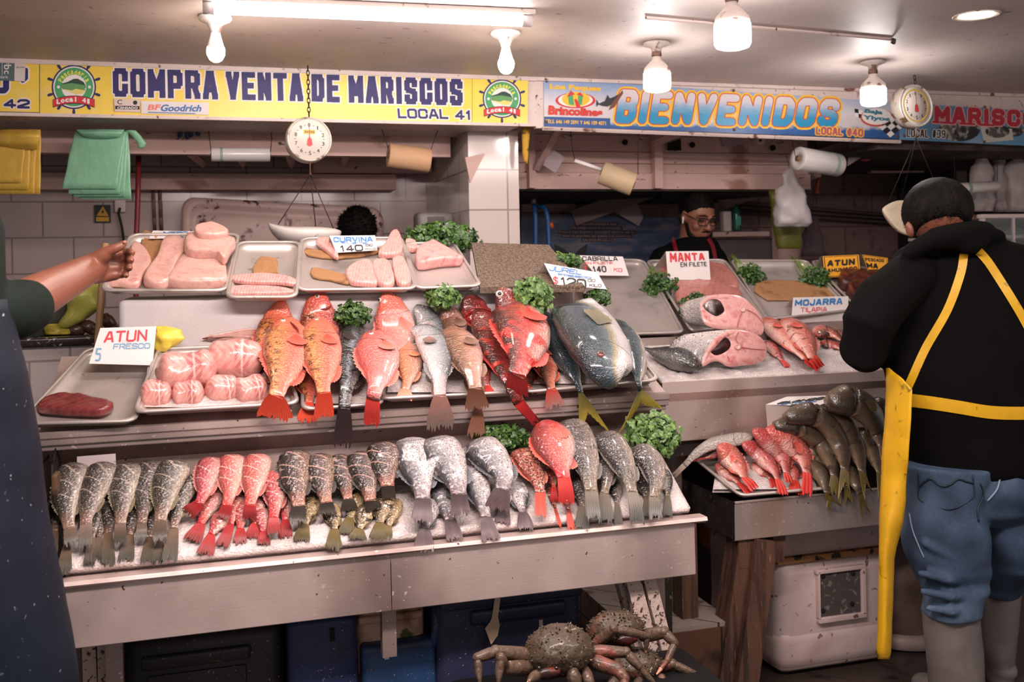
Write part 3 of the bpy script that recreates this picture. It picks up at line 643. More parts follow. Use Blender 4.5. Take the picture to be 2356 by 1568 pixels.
# ---------------------------------------------------------------- fish
def desat(h, k=.2, g=.9):
    c = hexc(h); l = .3 * c[0] + .55 * c[1] + .15 * c[2]; return tuple((x + (l - x) * k) * g for x in c[:3]) + (1,)
def fish_mat(name, stops, speck=None, score=None, scl=None, head=None, tail=None, rough=.26, belly_noise=.10, blot=None, band=None, bmp=.6):
    """stops run belly (0) to back (1); speck (colour, scale, low, high); score = colour of knife cuts; band (colour, per length)"""
    t = NT(name); uv = t.n('ShaderNodeUVMap').outputs[0]; sp = t.n('ShaderNodeSeparateXYZ'); t.l(uv, sp.inputs[0]); u, v = sp.outputs[0], sp.outputs[1]
    co = t.co(); nz = t.noise(28, 5, co)
    vv = t.math('ADD', v, t.math('MULTIPLY', t.math('SUBTRACT', nz, .5), belly_noise * 3))
    c = t.ramp(vv, [(p, desat(x)) for p, x in stops])
    if blot:
        f = t.step(t.noise(blot[1], 5, co, dist=.6), blot[2], blot[3])
        if len(blot) > 4: f = t.math('MULTIPLY', f, t.step(v, blot[4], blot[5]))
        c = t.mix(f, c, blot[0])
    if speck: c = t.mix(t.step(t.noise(speck[1] * 1.5, 3, co), speck[2], speck[3]), c, speck[0])
    if band: c = t.mix(t.math('MULTIPLY', t.step(t.math('SINE', t.math('MULTIPLY', t.math('ADD', u, t.math('MULTIPLY', nz, .04)), band[1] * 6.283)), .1, .7), .55), c, band[0])
    if tail: c = t.mix(t.math('MULTIPLY', t.step(u, .78, .98), .8), c, tail)
    if head: c = t.mix(t.math('MULTIPLY', t.step(u, .26, .16), .8), c, head)
    # gill cover line
    g = t.math('ABSOLUTE', t.math('SUBTRACT', u, t.math('ADD', .235, t.math('MULTIPLY', .05, t.math('SINE', t.math('MULTIPLY', v, 3.14))))))
    c = t.mix(t.math('MULTIPLY', t.step(g, .008, .002), .55), c, '#2a1613')
    hgt = None
    if score:
        a = t.math('ADD', u, t.math('MULTIPLY', v, .16)); w_ = t.math('ABSOLUTE', t.math('SUBTRACT', t.math('FRACT', t.math('MULTIPLY', a, 6.2)), .5))
        win = t.math('MULTIPLY', t.step(a, .28, .30), t.math('MULTIPLY', t.step(a, .80, .78), t.step(v, .22, .3)))
        ln = t.math('MULTIPLY', t.step(w_, .055, .03), win); c = t.mix(ln, c, score)
        ln2 = t.math('MULTIPLY', t.step(w_, .025, .01), win); c = t.mix(t.math('MULTIPLY', ln2, .7), c, '#3a1f1b')
    oi = t.n('ShaderNodeObjectInfo').outputs['Random']
    hs = t.n('ShaderNodeHueSaturation'); t.l(c, hs.inputs['Color']); t.l(t.math('ADD', .86, t.math('MULTIPLY', oi, .28)), hs.inputs['Value']); t.l(t.math('ADD', .493, t.math('MULTIPLY', oi, .014)), hs.inputs['Hue'])
    t.set('Base Color', hs.outputs[0]); t.set('Roughness', rough); t.set('Coat Weight', .55); t.set('Coat Roughness', .13); t.set('Specular IOR Level', .6)
    s_ = (scl or 260) * .55
    h = t.math('ADD', t.math('MULTIPLY', t.vor(s_, co), .8), t.math('MULTIPLY', t.noise(70, 4, co), .9)); t.bump(h, bmp, .006)
    return t.m
def fin_mat(name, base, tip, ray_=None, trans=.0, nb=26):
    t = NT(name); uv = t.n('ShaderNodeUVMap').outputs[0]; sp = t.n('ShaderNodeSeparateXYZ'); t.l(uv, sp.inputs[0])
    c = t.ramp(t.math('ADD', sp.outputs[0], t.math('MULTIPLY', t.math('SUBTRACT', t.noise(60, 3, t.co()), .5), .5)), [(0.05, hexc(base)), (.9, hexc(tip))])
    w_ = t.math('SINE', t.math('MULTIPLY', sp.outputs[1], nb * 6.283)); c = t.mix(t.math('MULTIPLY', t.step(w_, .2, .9), .45), c, ray_ or '#1b1412')
    t.set('Base Color', c); t.set('Roughness', .42); t.set('Coat Weight', .12); t.set('Coat Roughness', .25); t.bump(w_, .35, .003); return t.m
K = {}
def kind(k, body, tail, fin, prof, thick=.42, tl='fan', eye=None, noun='fish', roll=0): K[k] = dict(roll=roll, body=body, tail=tail, fin=fin, prof=prof, thick=thick, tl=tl, eye=eye, noun=noun)
PR_ROCK = [(0, .14), (.05, .42), (.14, .72), (.27, .95), (.40, 1), (.55, .9), (.72, .62), (.87, .34), (1, .29)]
PR_TUCK = [(0, .5), (.10, .86), (.25, 1), (.42, .96), (.6, .78), (.78, .52), (.92, .37), (1, .36)]
PR_LONG = [(0, .22), (.06, .55), (.16, .85), (.3, 1), (.5, .92), (.7, .66), (.87, .38), (1, .33)]
PR_SLIM = [(0, .45), (.08, .8), (.2, 1), (.5, .95), (.75, .68), (.92, .45), (1, .42)]
PR_JACK = [(0, .10), (.04, .36), (.12, .68), (.28, .94), (.42, 1), (.6, .86), (.78, .5), (.92, .2), (1, .15)]
m_eye_w = M('eye_ring', '#cfc6b8', .2, coat=.6, vary=0); m_eye_k = M('pupil', '#141416', .08, coat=1, vary=0); m_eye_o = M('eye_orange', '#d8854a', .2, coat=.6, vary=0)
kind('orange', fish_mat('skin_orange_rockfish', [(.05, '#ef8570'), (.35, '#e8503a'), (.55, '#e0642c'), (.75, '#d9801f'), (1, '#b5562c')], blot=('#6d3a26', 60, .50, .60, .5, .75), speck=('#f2c0a8', 190, .64, .70), head='#dd6a55'), fin_mat('fin_orange_rockfish', '#e2472c', '#f0593c', '#b52a1c'), fin_mat('spine_orange_rockfish', '#c9472f', '#e06a58', '#7e2a20'), PR_ROCK, .44)
kind('pink', fish_mat('skin_pink_rockfish', [(.05, '#f0b0a6'), (.4, '#ec7f70'), (.7, '#e86a55'), (1, '#dd5a48')], speck=('#f6cabb', 150, .64, .72), head='#ee7a64'), fin_mat('fin_pink_rockfish', '#e94c44', '#e8453e', '#b92d2c'), fin_mat('spine_pink_rockfish', '#e2604f', '#ee8a7c', '#b03c34'), PR_ROCK, .48)
kind('smallorange', fish_mat('skin_small_orange', [(.05, '#f0b9a0'), (.4, '#ea8a62'), (.8, '#cf7c36'), (1, '#b86434')], speck=('#f6d9c4', 160, .62, .7)), fin_mat('fin_small_orange', '#ef8a68', '#f2a58c', '#c05a40'), fin_mat('spine_small_orange', '#d4743e', '#eaa080', '#a04c28'), PR_ROCK, .40)
kind('black', fish_mat('skin_black_lingcod', [(.05, '#8d8582'), (.35, '#4d4b4b'), (.55, '#7f8a92'), (.7, '#33302f'), (1, '#1f1b1a')], blot=('#191514', 34, .5, .6), speck=('#a39a96', 200, .63, .7), head='#2c2725'), fin_mat('fin_black_lingcod', '#2b2224', '#3a2a2d', '#120d0e'), fin_mat('spine_black_lingcod', '#2b2424', '#3d3231', '#120d0e'), PR_LONG, .46)
kind('silver', fish_mat('skin_silver_croaker', [(.05, '#cfc8c6'), (.35, '#b5b3b5'), (.65, '#8e9094'), (.9, '#5a5d61'), (1, '#3d3f43')], scl=330, speck=('#eee8e6', 180, .62, .7), tail='#c9a29e'), fin_mat('fin_silver_croaker', '#b78078', '#7c6a60', '#4d3d38'), fin_mat('spine_silver_croaker', '#7c7a7a', '#94908c', '#4a4746'), PR_LONG, .48)
kind('brown', fish_mat('skin_brown_grouper', [(.05, '#e0b0a0'), (.35, '#c98a70'), (.6, '#9a6a4a'), (.85, '#7a5238'), (1, '#5a3c2c')], speck=('#b98a70', 120, .6, .7), head='#a4725c'), fin_mat('fin_brown_grouper', '#7d4d36', '#8f6450', '#3d241a'), fin_mat('spine_brown_grouper', '#75503c', '#90705c', '#3d241a'), PR_LONG, .46)
kind('darkred', fish_mat('skin_dark_red', [(.05, '#d8584f'), (.3, '#b8342f'), (.55, '#7c2a26'), (.8, '#4f211f'), (1, '#3a1b1a')], blot=('#a82a28', 20, .52, .64), head='#6b3530', rough=.16), fin_mat('fin_dark_red', '#c22b2c', '#8e1f24', '#4f1214'), fin_mat('spine_dark_red', '#8e2626', '#c23a36', '#4f1214'), PR_LONG, .44)
kind('red', fish_mat('skin_big_red', [(.04, '#eeb8ac'), (.28, '#e4705f'), (.45, '#cf3c34'), (.62, '#a8302b'), (.85, '#5e2a26'), (1, '#40201e')], blot=('#cf3a34', 16, .5, .62), speck=('#e9a598', 150, .66, .72), head='#5f2f2b', rough=.2), fin_mat('fin_big_red', '#cf2f2e', '#b3262a', '#5f1416'), fin_mat('spine_big_red', '#c8352f', '#e0584c', '#6f1c1a'), PR_ROCK, .46)
kind('redbrown', fish_mat('skin_red_brown', [(.05, '#e8a590'), (.3, '#dd6a4c'), (.6, '#8c4a30'), (.85, '#59331f'), (1, '#402418')], blot=('#c2452f', 22, .54, .66), rough=.18), fin_mat('fin_red_brown', '#d24a3e', '#b08078', '#5e2622'), fin_mat('spine_red_brown', '#a04a34', '#d86a50', '#4e1e18'), PR_ROCK, .42)
kind('jack', fish_mat('skin_yellowtail', [(.05, '#e8dfe0'), (.34, '#dcd2d2'), (.46, '#a2916a'), (.54, '#5d6c72'), (.72, '#33474f'), (1, '#1d2b31')], scl=420, belly_noise=.03, rough=.2, speck=('#8fa0a4', 260, .64, .72)), fin_mat('fin_yellowtail', '#6c6a3e', '#a08c30', '#4a4420', nb=40), fin_mat('spine_yellowtail', '#6d6a5e', '#8a8064', '#3a382c'), PR_JACK, .62, 'fork', roll=.55)
kind('bass', fish_mat('skin_grey_bass', [(.05, '#c2b09c'), (.2, '#96887c'), (.42, '#645b54'), (.7, '#443e38'), (1, '#302c24')], score='#a99a8e', speck=('#b8aca2', 240, .60, .68), tail='#8a6a5c', head='#7b7358'), fin_mat('fin_grey_bass', '#7d6350', '#4d4b40', '#25231f'), fin_mat('spine_grey_bass', '#6f6552', '#857a62', '#35302a'), PR_TUCK, .62, roll=.25)
kind('snapper', fish_mat('skin_red_snapper', [(.05, '#e2b3a0'), (.28, '#dc8a7d'), (.5, '#d25a54'), (.8, '#c43c3c'), (1, '#a83434')], score='#f2c4bb', speck=('#f0bcb4', 220, .60, .68), tail='#cc2f30'), fin_mat('fin_red_snapper', '#c03034', '#8c3230', '#5a1a1c', nb=18), fin_mat('spine_red_snapper', '#b64a48', '#d08a80', '#6c2426'), PR_TUCK, .60)
kind('perch', fish_mat('skin_dark_perch', [(.05, '#b08a70'), (.3, '#87695c'), (.55, '#645550'), (.8, '#3d3633'), (1, '#221e1c')], score='#d8aca0', speck=('#332c2a', 230, .52, .6), tail='#a8705c', blot=('#bda89c', 60, .58, .7)), fin_mat('fin_dark_perch', '#3a3430', '#4a4238', '#161312', nb=16), fin_mat('spine_dark_perch', '#2f2b28', '#4a4540', '#121010'), PR_TUCK, .60)
kind('olive', fish_mat('skin_olive_perch', [(.05, '#c8a878'), (.4, '#957848'), (.7, '#6a5636'), (1, '#3d3222')], speck=('#d9c8b0', 220, .6, .68), blot=('#3a3020', 40, .52, .6)), fin_mat('fin_olive_perch', '#7a6636', '#4d4528', '#241e12', nb=16), fin_mat('spine_olive_perch', '#5d4f30', '#786840', '#241e12'), PR_TUCK, .58)
kind('tilapia', fish_mat('skin_grey_tilapia', [(.05, '#cdbfbc'), (.3, '#b9b0b0'), (.6, '#8f8b8e'), (.85, '#575559'), (1, '#2d2c30')], speck=('#4c484b', 210, .55, .62), scl=170, blot=('#e6dcda', 30, .55, .68), tail='#6a5658'), fin_mat('fin_grey_tilapia', '#55464a', '#6a5558', '#1e1a1d', nb=13), fin_mat('spine_grey_tilapia', '#3a3a40', '#6e6e74', '#17171a'), PR_TUCK, .56)
kind('spotted', fish_mat('skin_spotted_scorpion', [(.05, '#d8927a'), (.5, '#c05f44'), (1, '#9c3f2c')], speck=('#4d2a1e', 120, .52, .58), blot=('#e8b49a', 46, .58, .66)), fin_mat('fin_spotted_scorpion', '#c84838', '#d85a48', '#5a2018', nb=9), fin_mat('spine_spotted_scorpion', '#b8503c', '#d8806a', '#5a2018'), PR_TUCK, .5)
kind('rock', fish_mat('skin_bright_rockfish', [(.05, '#f2c8ba'), (.3, '#ee9a86'), (.5, '#e46a50'), (.8, '#b8402e'), (1, '#8c3a2c')], speck=('#f6d8cc', 170, .66, .72), tail='#dd3a30', head='#d8473a'), fin_mat('fin_bright_rockfish', '#de3a30', '#b82c2a', '#6e1616'), fin_mat('spine_bright_rockfish', '#d84a40', '#ee7866', '#8c2420'), PR_ROCK, .52)
kind('grunt', fish_mat('skin_barred_grunt', [(.05, '#b8a296'), (.25, '#8f7d75'), (.5, '#645955'), (.8, '#3d3a38'), (1, '#25272a')], speck=('#c9bcb4', 240, .6, .68), blot=('#55504c', 26, .54, .68), tail='#7a6a58'), fin_mat('fin_barred_grunt', '#7d7060', '#5c5c58', '#2a2a2a', nb=18), fin_mat('spine_barred_grunt', '#5d5852', '#7c766c', '#2a2826'), PR_TUCK, .60)
kind('slimred', fish_mat('skin_slim_red', [(.05, '#eeb0a6'), (.3, '#e27d70'), (.55, '#cf4a44'), (.8, '#a8403a'), (1, '#8a4238')], speck=('#f0c8bc', 200, .62, .7), blot=('#8c4a3a', 34, .58, .66), head='#b8443e'), fin_mat('fin_slim_red', '#e0453a', '#d83830', '#8c2420', nb=14), fin_mat('spine_slim_red', '#d8453c', '#ee7a6a', '#8c2420'), PR_LONG, .55)
kind('whiting', fish_mat('skin_brown_whiting', [(.05, '#a08468'), (.3, '#806850'), (.6, '#62503c'), (1, '#3f3226')], scl=420, speck=('#8a7660', 300, .66, .74), rough=.22, bmp=.22, blot=('#40352a', 24, .56, .7)), fin_mat('fin_brown_whiting', '#6a5730', '#7a6a34', '#33290f', nb=18), fin_mat('spine_brown_whiting', '#5d4c34', '#75623c', '#2c2414'), PR_SLIM, .75, 'fork', roll=.9)
kind('pale', fish_mat('skin_pale_slim', [(.05, '#e8dcd2'), (.5, '#cbbdb2'), (1, '#8f8378')], rough=.22), fin_mat('fin_pale_slim', '#cbb8a8', '#a58e7c', '#6a5a4c'), fin_mat('spine_pale_slim', '#b8a898', '#9c8c7c', '#6a5a4c'), PR_SLIM, .7)
kind('tuna', fish_mat('skin_black_bonito', [(.05, '#6d6a68'), (.3, '#3d3c3e'), (.6, '#232326'), (1, '#18181b')], rough=.18, belly_noise=.03, head='#33302f'), fin_mat('fin_black_bonito', '#2a2a2c', '#3a393a', '#0f0f10'), fin_mat('spine_black_bonito', '#2a2a2c', '#3a393a', '#0f0f10'), PR_JACK, .8, 'fork')
FISH = {}
def fish(k, label, pts, W, prof, tail=None, tw=0, layer_=0.0, group=None, side=1, eye=None, tuck=False, fork=None, pect=None, dors=True, name=None, thick=None, N0=None, lie=1.0, mouth=None, roll=None, pf=None):
    """pts: pixel spine head -> tail root; W: pixel height of the body; side: 1 = back towards +x of the picture"""
    kd = K[k]; th = (thick or kd['thick'])
    mid, _ = drape(*pts[len(pts) // 2], prof); Wm = W * mpp(mid) * (1.13 if prof is LOW else 1.05); half = Wm / 2; off = half * th + layer_
    wp = []; ns = []
    for (x, y) in pts:
        p, n = drape(x, y, prof, off); wp.append(p); ns.append(n)
    if tuck: wp[0:0] = [wp[0] + Vector((0, .045, -.035))]
    NS = 26; sp_ = cr_spline(wp, NS); n0 = N0 or (ns[0] + ns[-1] * .5 + Vector((0, -.35, .1))).normalized()
    nm = name or {'jack': 'yellowtail', 'bass': 'grey_bass', 'snapper': 'red_snapper', 'perch': 'dark_perch', 'olive': 'olive_perch', 'tilapia': 'tilapia', 'spotted': 'scorpionfish', 'grunt': 'grunt_fish', 'whiting': 'whiting', 'tuna': 'bonito', 'silver': 'croaker', 'brown': 'grouper', 'black': 'lingcod'}.get(k, 'rockfish')
    root = thing(nm, label, 'fish', sp_[NS // 2] - n0 * off, group)
    rl = roll if roll is not None else kd.get('roll', 0); PF = pf or kd['prof']
    rings = []; fr = []; uv = []; seg = 18; seed = R.random() * 50
    for i, c in enumerate(sp_):
        t = i / (NS - 1); T = (sp_[min(i + 1, NS - 1)] - sp_[max(i - 1, 0)]).normalized(); N = (n0 - T * n0.dot(T)).normalized(); L = T.cross(N) * side
        if L.dot(cr) * side < 0: L = -L
        h = interp(PF, t) * half; b = h * th * (1.12 if t < .5 else 1.0) if th > .5 else h * th
        b = (max(b, half * th * .22) if t > .02 else b) * (1 - .62 * max(0, (t - .72) / .28) ** 1.5)
        r = []
        for q in range(seg):
            a = 2 * math.pi * q / seg; ca, sa = math.cos(a), math.sin(a); e = 1 + .025 * noise.noise(Vector((t * 7 + seed, ca * 2, sa * 2)))
            r.append(c + L * (h * ca * e) + N * (b * math.copysign(abs(sa) ** .8, sa) * e)); uv.append((t, .5 + .5 * math.cos(a - rl)))
        rings.append(r); fr.append((c, T, N, L, h, b))
    mb = MB(); mb.rings(rings); mb.uv = uv
    mb.build('body', kd['body'], root, uv=True)
    # tail fin
    c, T, N, L, h, b = fr[-1]
    if tail is not None:
        fk = fork if fork is not None else (.12 if kd['tl'] == 'fan' else .55); nr = 22; nrow = 6
        tips = tail if isinstance(tail[0], (tuple, list)) else None
        if tips:
            e1 = drape(*tips[0], prof, off * .5)[0]; e2 = drape(*tips[1], prof, off * .5)[0]; E = (e1 + e2) / 2
        else: E = drape(*tail, prof, off * .55)[0]
        D = E - c; Ln = D.length; Lw = (L - D.normalized() * L.dot(D.normalized())).normalized(); wt = tw * mpp(E) / 2 if not tips else 0
        v = []; f = []; u = []
        for i in range(nrow + 1):
            s_ = i / nrow
            for j in range(nr + 1):
                g = j / nr * 2 - 1
                if tips:
                    tipv = lerp(e2, e1, .5 + .5 * g) if L.dot(e1 - e2) > 0 else lerp(e1, e2, .5 + .5 * g)
                    ln = 1 - fk * (1 - abs(g)) ** .8; base = c + L * (g * h * .9); p = lerp(base, tipv, s_ * ln)
                else:
                    ln = (1 - fk * (1 - abs(g))) * (1 + (.26 * (R.random() - .45) if i == nrow else 0)) * (1 - .12 * abs(g) ** 4)
                    wd = lerp(h * .95, wt, min(1, s_ * 1.15) ** .75); p = c - D * .06 + D * (s_ * ln * 1.06) + Lw * (g * wd)
                p = p + N * (.0016 * (1 if (j % 2) else -1) * (.3 + s_) + b * .25 * (1 - s_) * (1 - abs(g)) + .004 * math.sin(s_ * 4 + seed) * s_)
                v.append(p); u.append((s_, j / nr))
        for i in range(nrow):
            for j in range(nr): a = i * (nr + 1) + j; f.append((a, a + 1, a + nr + 2, a + nr + 1))
        MB().add(v, f, u).build('tail_fin', kd['tail'], root, uv=True)
    if dors:
        def ridge(nm_, sg, t0, t1, hh, spiky):
            v = []; f = []; u = []; n_ = 18
            for i in range(n_ + 1):
                t = lerp(t0, t1, i / n_); x = t * (NS - 1); i0 = min(int(x), NS - 2); w_ = x - i0
                A_, B_ = fr[i0], fr[i0 + 1]; cc = lerp(A_[0], B_[0], w_); LL = A_[3]; h_ = lerp(A_[4], B_[4], w_); TT = A_[1]; NN = A_[2]
                sh = math.sin(math.pi * min(1, .12 + .88 * i / n_)) ** .6; sp2 = sh * hh * (1 if (not spiky or i % 2) else .62)
                base = cc + LL * (sg * h_ * .93); v += [base, base + LL * (sg * sp2 * half) + TT * (sp2 * half * .7) + NN * (.002 * ((i % 2) * 2 - 1))]; u += [(0, i / n_), (1, i / n_)]
            for i in range(n_): f.append((2 * i, 2 * i + 1, 2 * i + 3, 2 * i + 2))
            MB().add(v, f, u).build(nm_, kd['fin'], root, uv=True)
        ridge('dorsal_fin', 1, .28, .80, .26 if k not in ('jack', 'whiting', 'tuna') else .12, k not in ('jack', 'tuna'))
        ridge('anal_fin', -1, .62, .84, .24 if k not in ('jack', 'tuna') else .12, False)
    if pect is not None or (pect is None and not tuck and W > 55 and k not in ('jack', 'tuna')):
        tp, gp = pect if pect else (.33, -.25)
        i0 = int(tp * (NS - 1)); c, T, N, L, h, b = fr[i0]; o_ = c + L * (gp * h) + N * (b * 1.0 + .001)
        v = []; u = []; n_ = 12; nr_ = 4; ln = half * 1.0; f = []
        for i in range(nr_ + 1):
            q_s = i / nr_
            for j in range(n_ + 1):
                g = j / n_ * 2 - 1; dr = (T * math.cos(g * .62) + L * (-.22 + math.sin(g * .62))).normalized(); r_ = (.06 + .94 * q_s) * ln * (1 - .28 * abs(g) ** 2.2 + (.05 * (j % 2) if i == nr_ else 0))
                v.append(o_ + dr * r_ + N * (.002 + .0045 * q_s * (1 - .5 * q_s) - .20 * b * max(0, abs(gp) - .1) * q_s + .0012 * (j % 2) * q_s)); u.append((q_s, j / n_))
        for i in range(nr_):
            for j in range(n_): a = i * (n_ + 1) + j; f.append((a, a + 1, a + n_ + 2, a + n_ + 1))
        MB().add(v, f, u).build('pectoral_fin', kd['fin'] if k not in ('black', 'silver') else kd['tail'], root, uv=True)
    if eye is not None:
        es = eye[2] if len(eye) > 2 else 5.5; tt = eye[3] if len(eye) > 3 else None
        n_ = n0; ex = None; best = 1e9
        bv = BVHTree.FromPolygons([p for r in rings for p in r], [(i * seg + q, i * seg + (q + 1) % seg, (i + 1) * seg + (q + 1) % seg, (i + 1) * seg + q) for i in range(NS - 1) for q in range(seg)])
        hit = bv.ray_cast(CAM, ray(eye[0], eye[1]).normalized())
        if hit[0] is None:
            d_ = ray(eye[0], eye[1]); near = bv.find_nearest(CAM + d_ * ((fr[2][0] - CAM).dot(fw))); hp, hn = near[0], near[1]
        else: hp, hn = hit[0], hit[1]
        if hn.dot(CAM - hp) < 0: hn = -hn
        r_ = es * mpp(hp)
        e_ = MB().ell(hp, r_, r_, r_ * .6, hn.to_track_quat('Z', 'Y').to_matrix(), 14, 8).build('eye', tt or m_eye_w, root)
        MB().ell(hp + hn * r_ * .38, r_ * .58, r_ * .58, r_ * .35, hn.to_track_quat('Z', 'Y').to_matrix(), 12, 6).build('pupil', m_eye_k, e_)
    if mouth is not None:
        q = [drape(x, y, prof, off + half * th * .9)[0] for x, y in mouth]
        MB().tube(q, [.0012, .0035, .0035, .0012][:len(q)] if len(q) == 4 else .0025, 6).build('mouth', paint('mouth', '#7a2420'), root)
    FISH[label] = root; return root
# ---------------------------------------------------------------- soft pieces: fillets, steaks, paper
def blob(name, label, cat, poly, prof, th, mat, group=None, lay=0.0, dome=2.5, wob=.12, tex=22, root=None, single=True, sm=3):
    """a soft slab: pixel outline laid on a surface, domed to thickness th (m)"""
    # round the outline
    n = len(poly); pts = []
    for i in range(n):
        for k in range(sm):
            t = k / sm; p0, p1, p2, p3 = [poly[(i + j) % n] for j in (-1, 0, 1, 2)]
            pts.append(tuple(.5 * (2 * p1[a] + (p2[a] - p0[a]) * t + (2 * p0[a] - 5 * p1[a] + 4 * p2[a] - p3[a]) * t * t + (3 * p1[a] - p0[a] - 3 * p2[a] + p3[a]) * t ** 3) for a in (0, 1)))
    cx = sum(p[0] for p in pts) / len(pts); cy = sum(p[1] for p in pts) / len(pts); seed = R.random() * 90
    rs = []; uv = []
    levels = [(.985, 0), (1.0, .25), (.995, .6), (.97, .84), (.92, .95), (.82, 1.0), (.68, 1.01), (.5, 1.0), (.3, 1.0), (.1, 1.0)]
    _, nn = drape(cx, cy, prof)
    for (s_, z) in levels:
        r = []
        for (x, y) in pts:
            px, py = cx + (x - cx) * s_, cy + (y - cy) * s_
            b_, n_ = drape(px, py, prof, lay); h = th * (z + (wob * (noise.noise(Vector((px / tex, py / tex, seed))) + .45 * noise.noise(Vector((px / tex * 3, py / tex * 3, seed)))) if z > .2 else 0)); r.append(b_ + n_ * h - Vector((0, 0, 0))); uv.append((px / 100, py / 100))
        rs.append(r)
    mb = MB(); mb.rings(rs); mb.uv = uv
    if root is not None: return mb.build(name, mat, root, uv=True)
    o = mb.build(name, mat, None, uv=True); tag(o, label, cat, group); return o
def flesh(name, stops, stripe=None, rough=.3, scale=30, fine=True, lines=None, dirn=(1, .3)):
    """raw fish flesh: noise ramp plus muscle chevrons from UV"""
    t = NT(name); co = t.co(); uv = t.n('ShaderNodeUVMap').outputs[0]; sp = t.n('ShaderNodeSeparateXYZ'); t.l(uv, sp.inputs[0])
    c = t.ramp(t.noise(scale, 5, co, dist=.8), [(p, hexc(x)) for p, x in stops]); h = t.noise(50, 4, co)
    if lines:
        a = t.math('ADD', t.math('MULTIPLY', sp.outputs[0], dirn[0]), t.math('MULTIPLY', sp.outputs[1], dirn[1])); s_ = t.math('SINE', t.math('MULTIPLY', t.math('ADD', a, t.math('MULTIPLY', t.noise(14, 3, co), .16)), lines[1] * .55)); c = t.mix(t.math('MULTIPLY', t.step(s_, .45, .95), lines[2]), c, lines[0]); h = t.math('ADD', h, t.math('MULTIPLY', s_, .25))
    if stripe: c = t.mix(t.step(t.noise(stripe[1], 5, co, dist=1.5), stripe[2], stripe[3]), c, stripe[0])
    t.set('Base Color', c); t.set('Roughness', rough); t.set('Coat Weight', .45); t.set('Coat Roughness', .15); t.set('Subsurface Weight', .12); t.set('Subsurface Radius', (.012, .005, .004)); t.set('Subsurface Scale', .5)
    t.bump(h, .3, .006); return t.m
def roll_piece(label, p0, p1, rp, prof, mat, lay, group, sq=.8):
    a, n_ = drape(p0[0], p0[1], prof, lay); b, _ = drape(p1[0], p1[1], prof, lay); r = rp * mpp(a); a = a + n_ * 0; ax_ = (b - a).normalized(); u_ = (n_ - ax_ * n_.dot(ax_)).normalized(); w_ = ax_.cross(u_); seed = R.random() * 40; NS, NQ = 16, 26; rs = []; uv = []
    for i in range(NS):
        t = i / (NS - 1); e = [.1, .62, .92, 1][min(i, NS - 1 - i)] if min(i, NS - 1 - i) < 3 else 1.0; in_ = [.05, .03, .01][min(i, NS - 1 - i)] if min(i, NS - 1 - i) < 3 else 0
        c = lerp(a, b, t) + u_ * 0; e *= 1 + .07 * math.sin(t * 9 + seed); ring = []
        for q in range(NQ):
            th = math.tau * q / NQ; rr = r * e * (1 + .10 * noise.noise(Vector((math.cos(th) * 1.3, math.sin(th) * 1.3, t * 3 + seed))) + .035 * noise.noise(Vector((math.cos(th) * 4, math.sin(th) * 4, t * 12 + seed)))); ring.append(c + u_ * (math.sin(th) * rr * sq) + w_ * (math.cos(th) * rr)); uv.append((t, q / NQ))
        rs.append(ring)
    mb = MB(); mb.rings(rs); mb.uv = uv; return tag(mb.build('rolled_fish', mat, None, uv=True), label, 'fish piece', group)
def roll_flesh(name):
    t = NT(name); co = t.co(); uv = t.n('ShaderNodeUVMap').outputs[0]; sp = t.n('ShaderNodeSeparateXYZ'); t.l(uv, sp.inputs[0]); u, v = sp.outputs[0], sp.outputs[1]
    c = t.ramp(t.noise(22, 5, co, dist=.8), [(.3, hexc('#c9766f')), (.5, hexc('#dc9f96')), (.75, hexc('#cf857d'))])
    v2 = t.math('ABSOLUTE', t.math('SUBTRACT', t.math('FRACT', t.math('MULTIPLY', v, 4)), .5)); ch = t.math('SINE', t.math('ADD', t.math('MULTIPLY', u, 46), t.math('MULTIPLY', v2, 18)))
    band = t.math('MULTIPLY', t.step(t.math('ABSOLUTE', t.math('SUBTRACT', u, .62)), .14, .10), t.step(ch, -.2, .5)); c = t.mix(t.math('MULTIPLY', band, .75), c, '#a5303a')
    band2 = t.step(t.math('ABSOLUTE', t.math('SUBTRACT', u, .62)), .022, .012); c = t.mix(t.math('MULTIPLY', band2, .8), c, '#e8c4bc')
    c = t.mix(t.math('MULTIPLY', t.step(t.noise(13, 4, co, dist=1.2), .60, .68), .8), c, '#c2404a'); c = t.mix(t.math('MULTIPLY', t.step(ch, .5, .95), .22), c, '#e9c4bc')
    t.set('Base Color', c); t.set('Roughness', .3); t.set('Coat Weight', .45); t.set('Coat Roughness', .15); t.set('Subsurface Weight', .12); t.set('Subsurface Radius', (.012, .005, .004)); t.set('Subsurface Scale', .5); t.bump(t.math('ADD', t.noise(45, 4, co), t.math('MULTIPLY', ch, .2)), .4, .006); return t.m
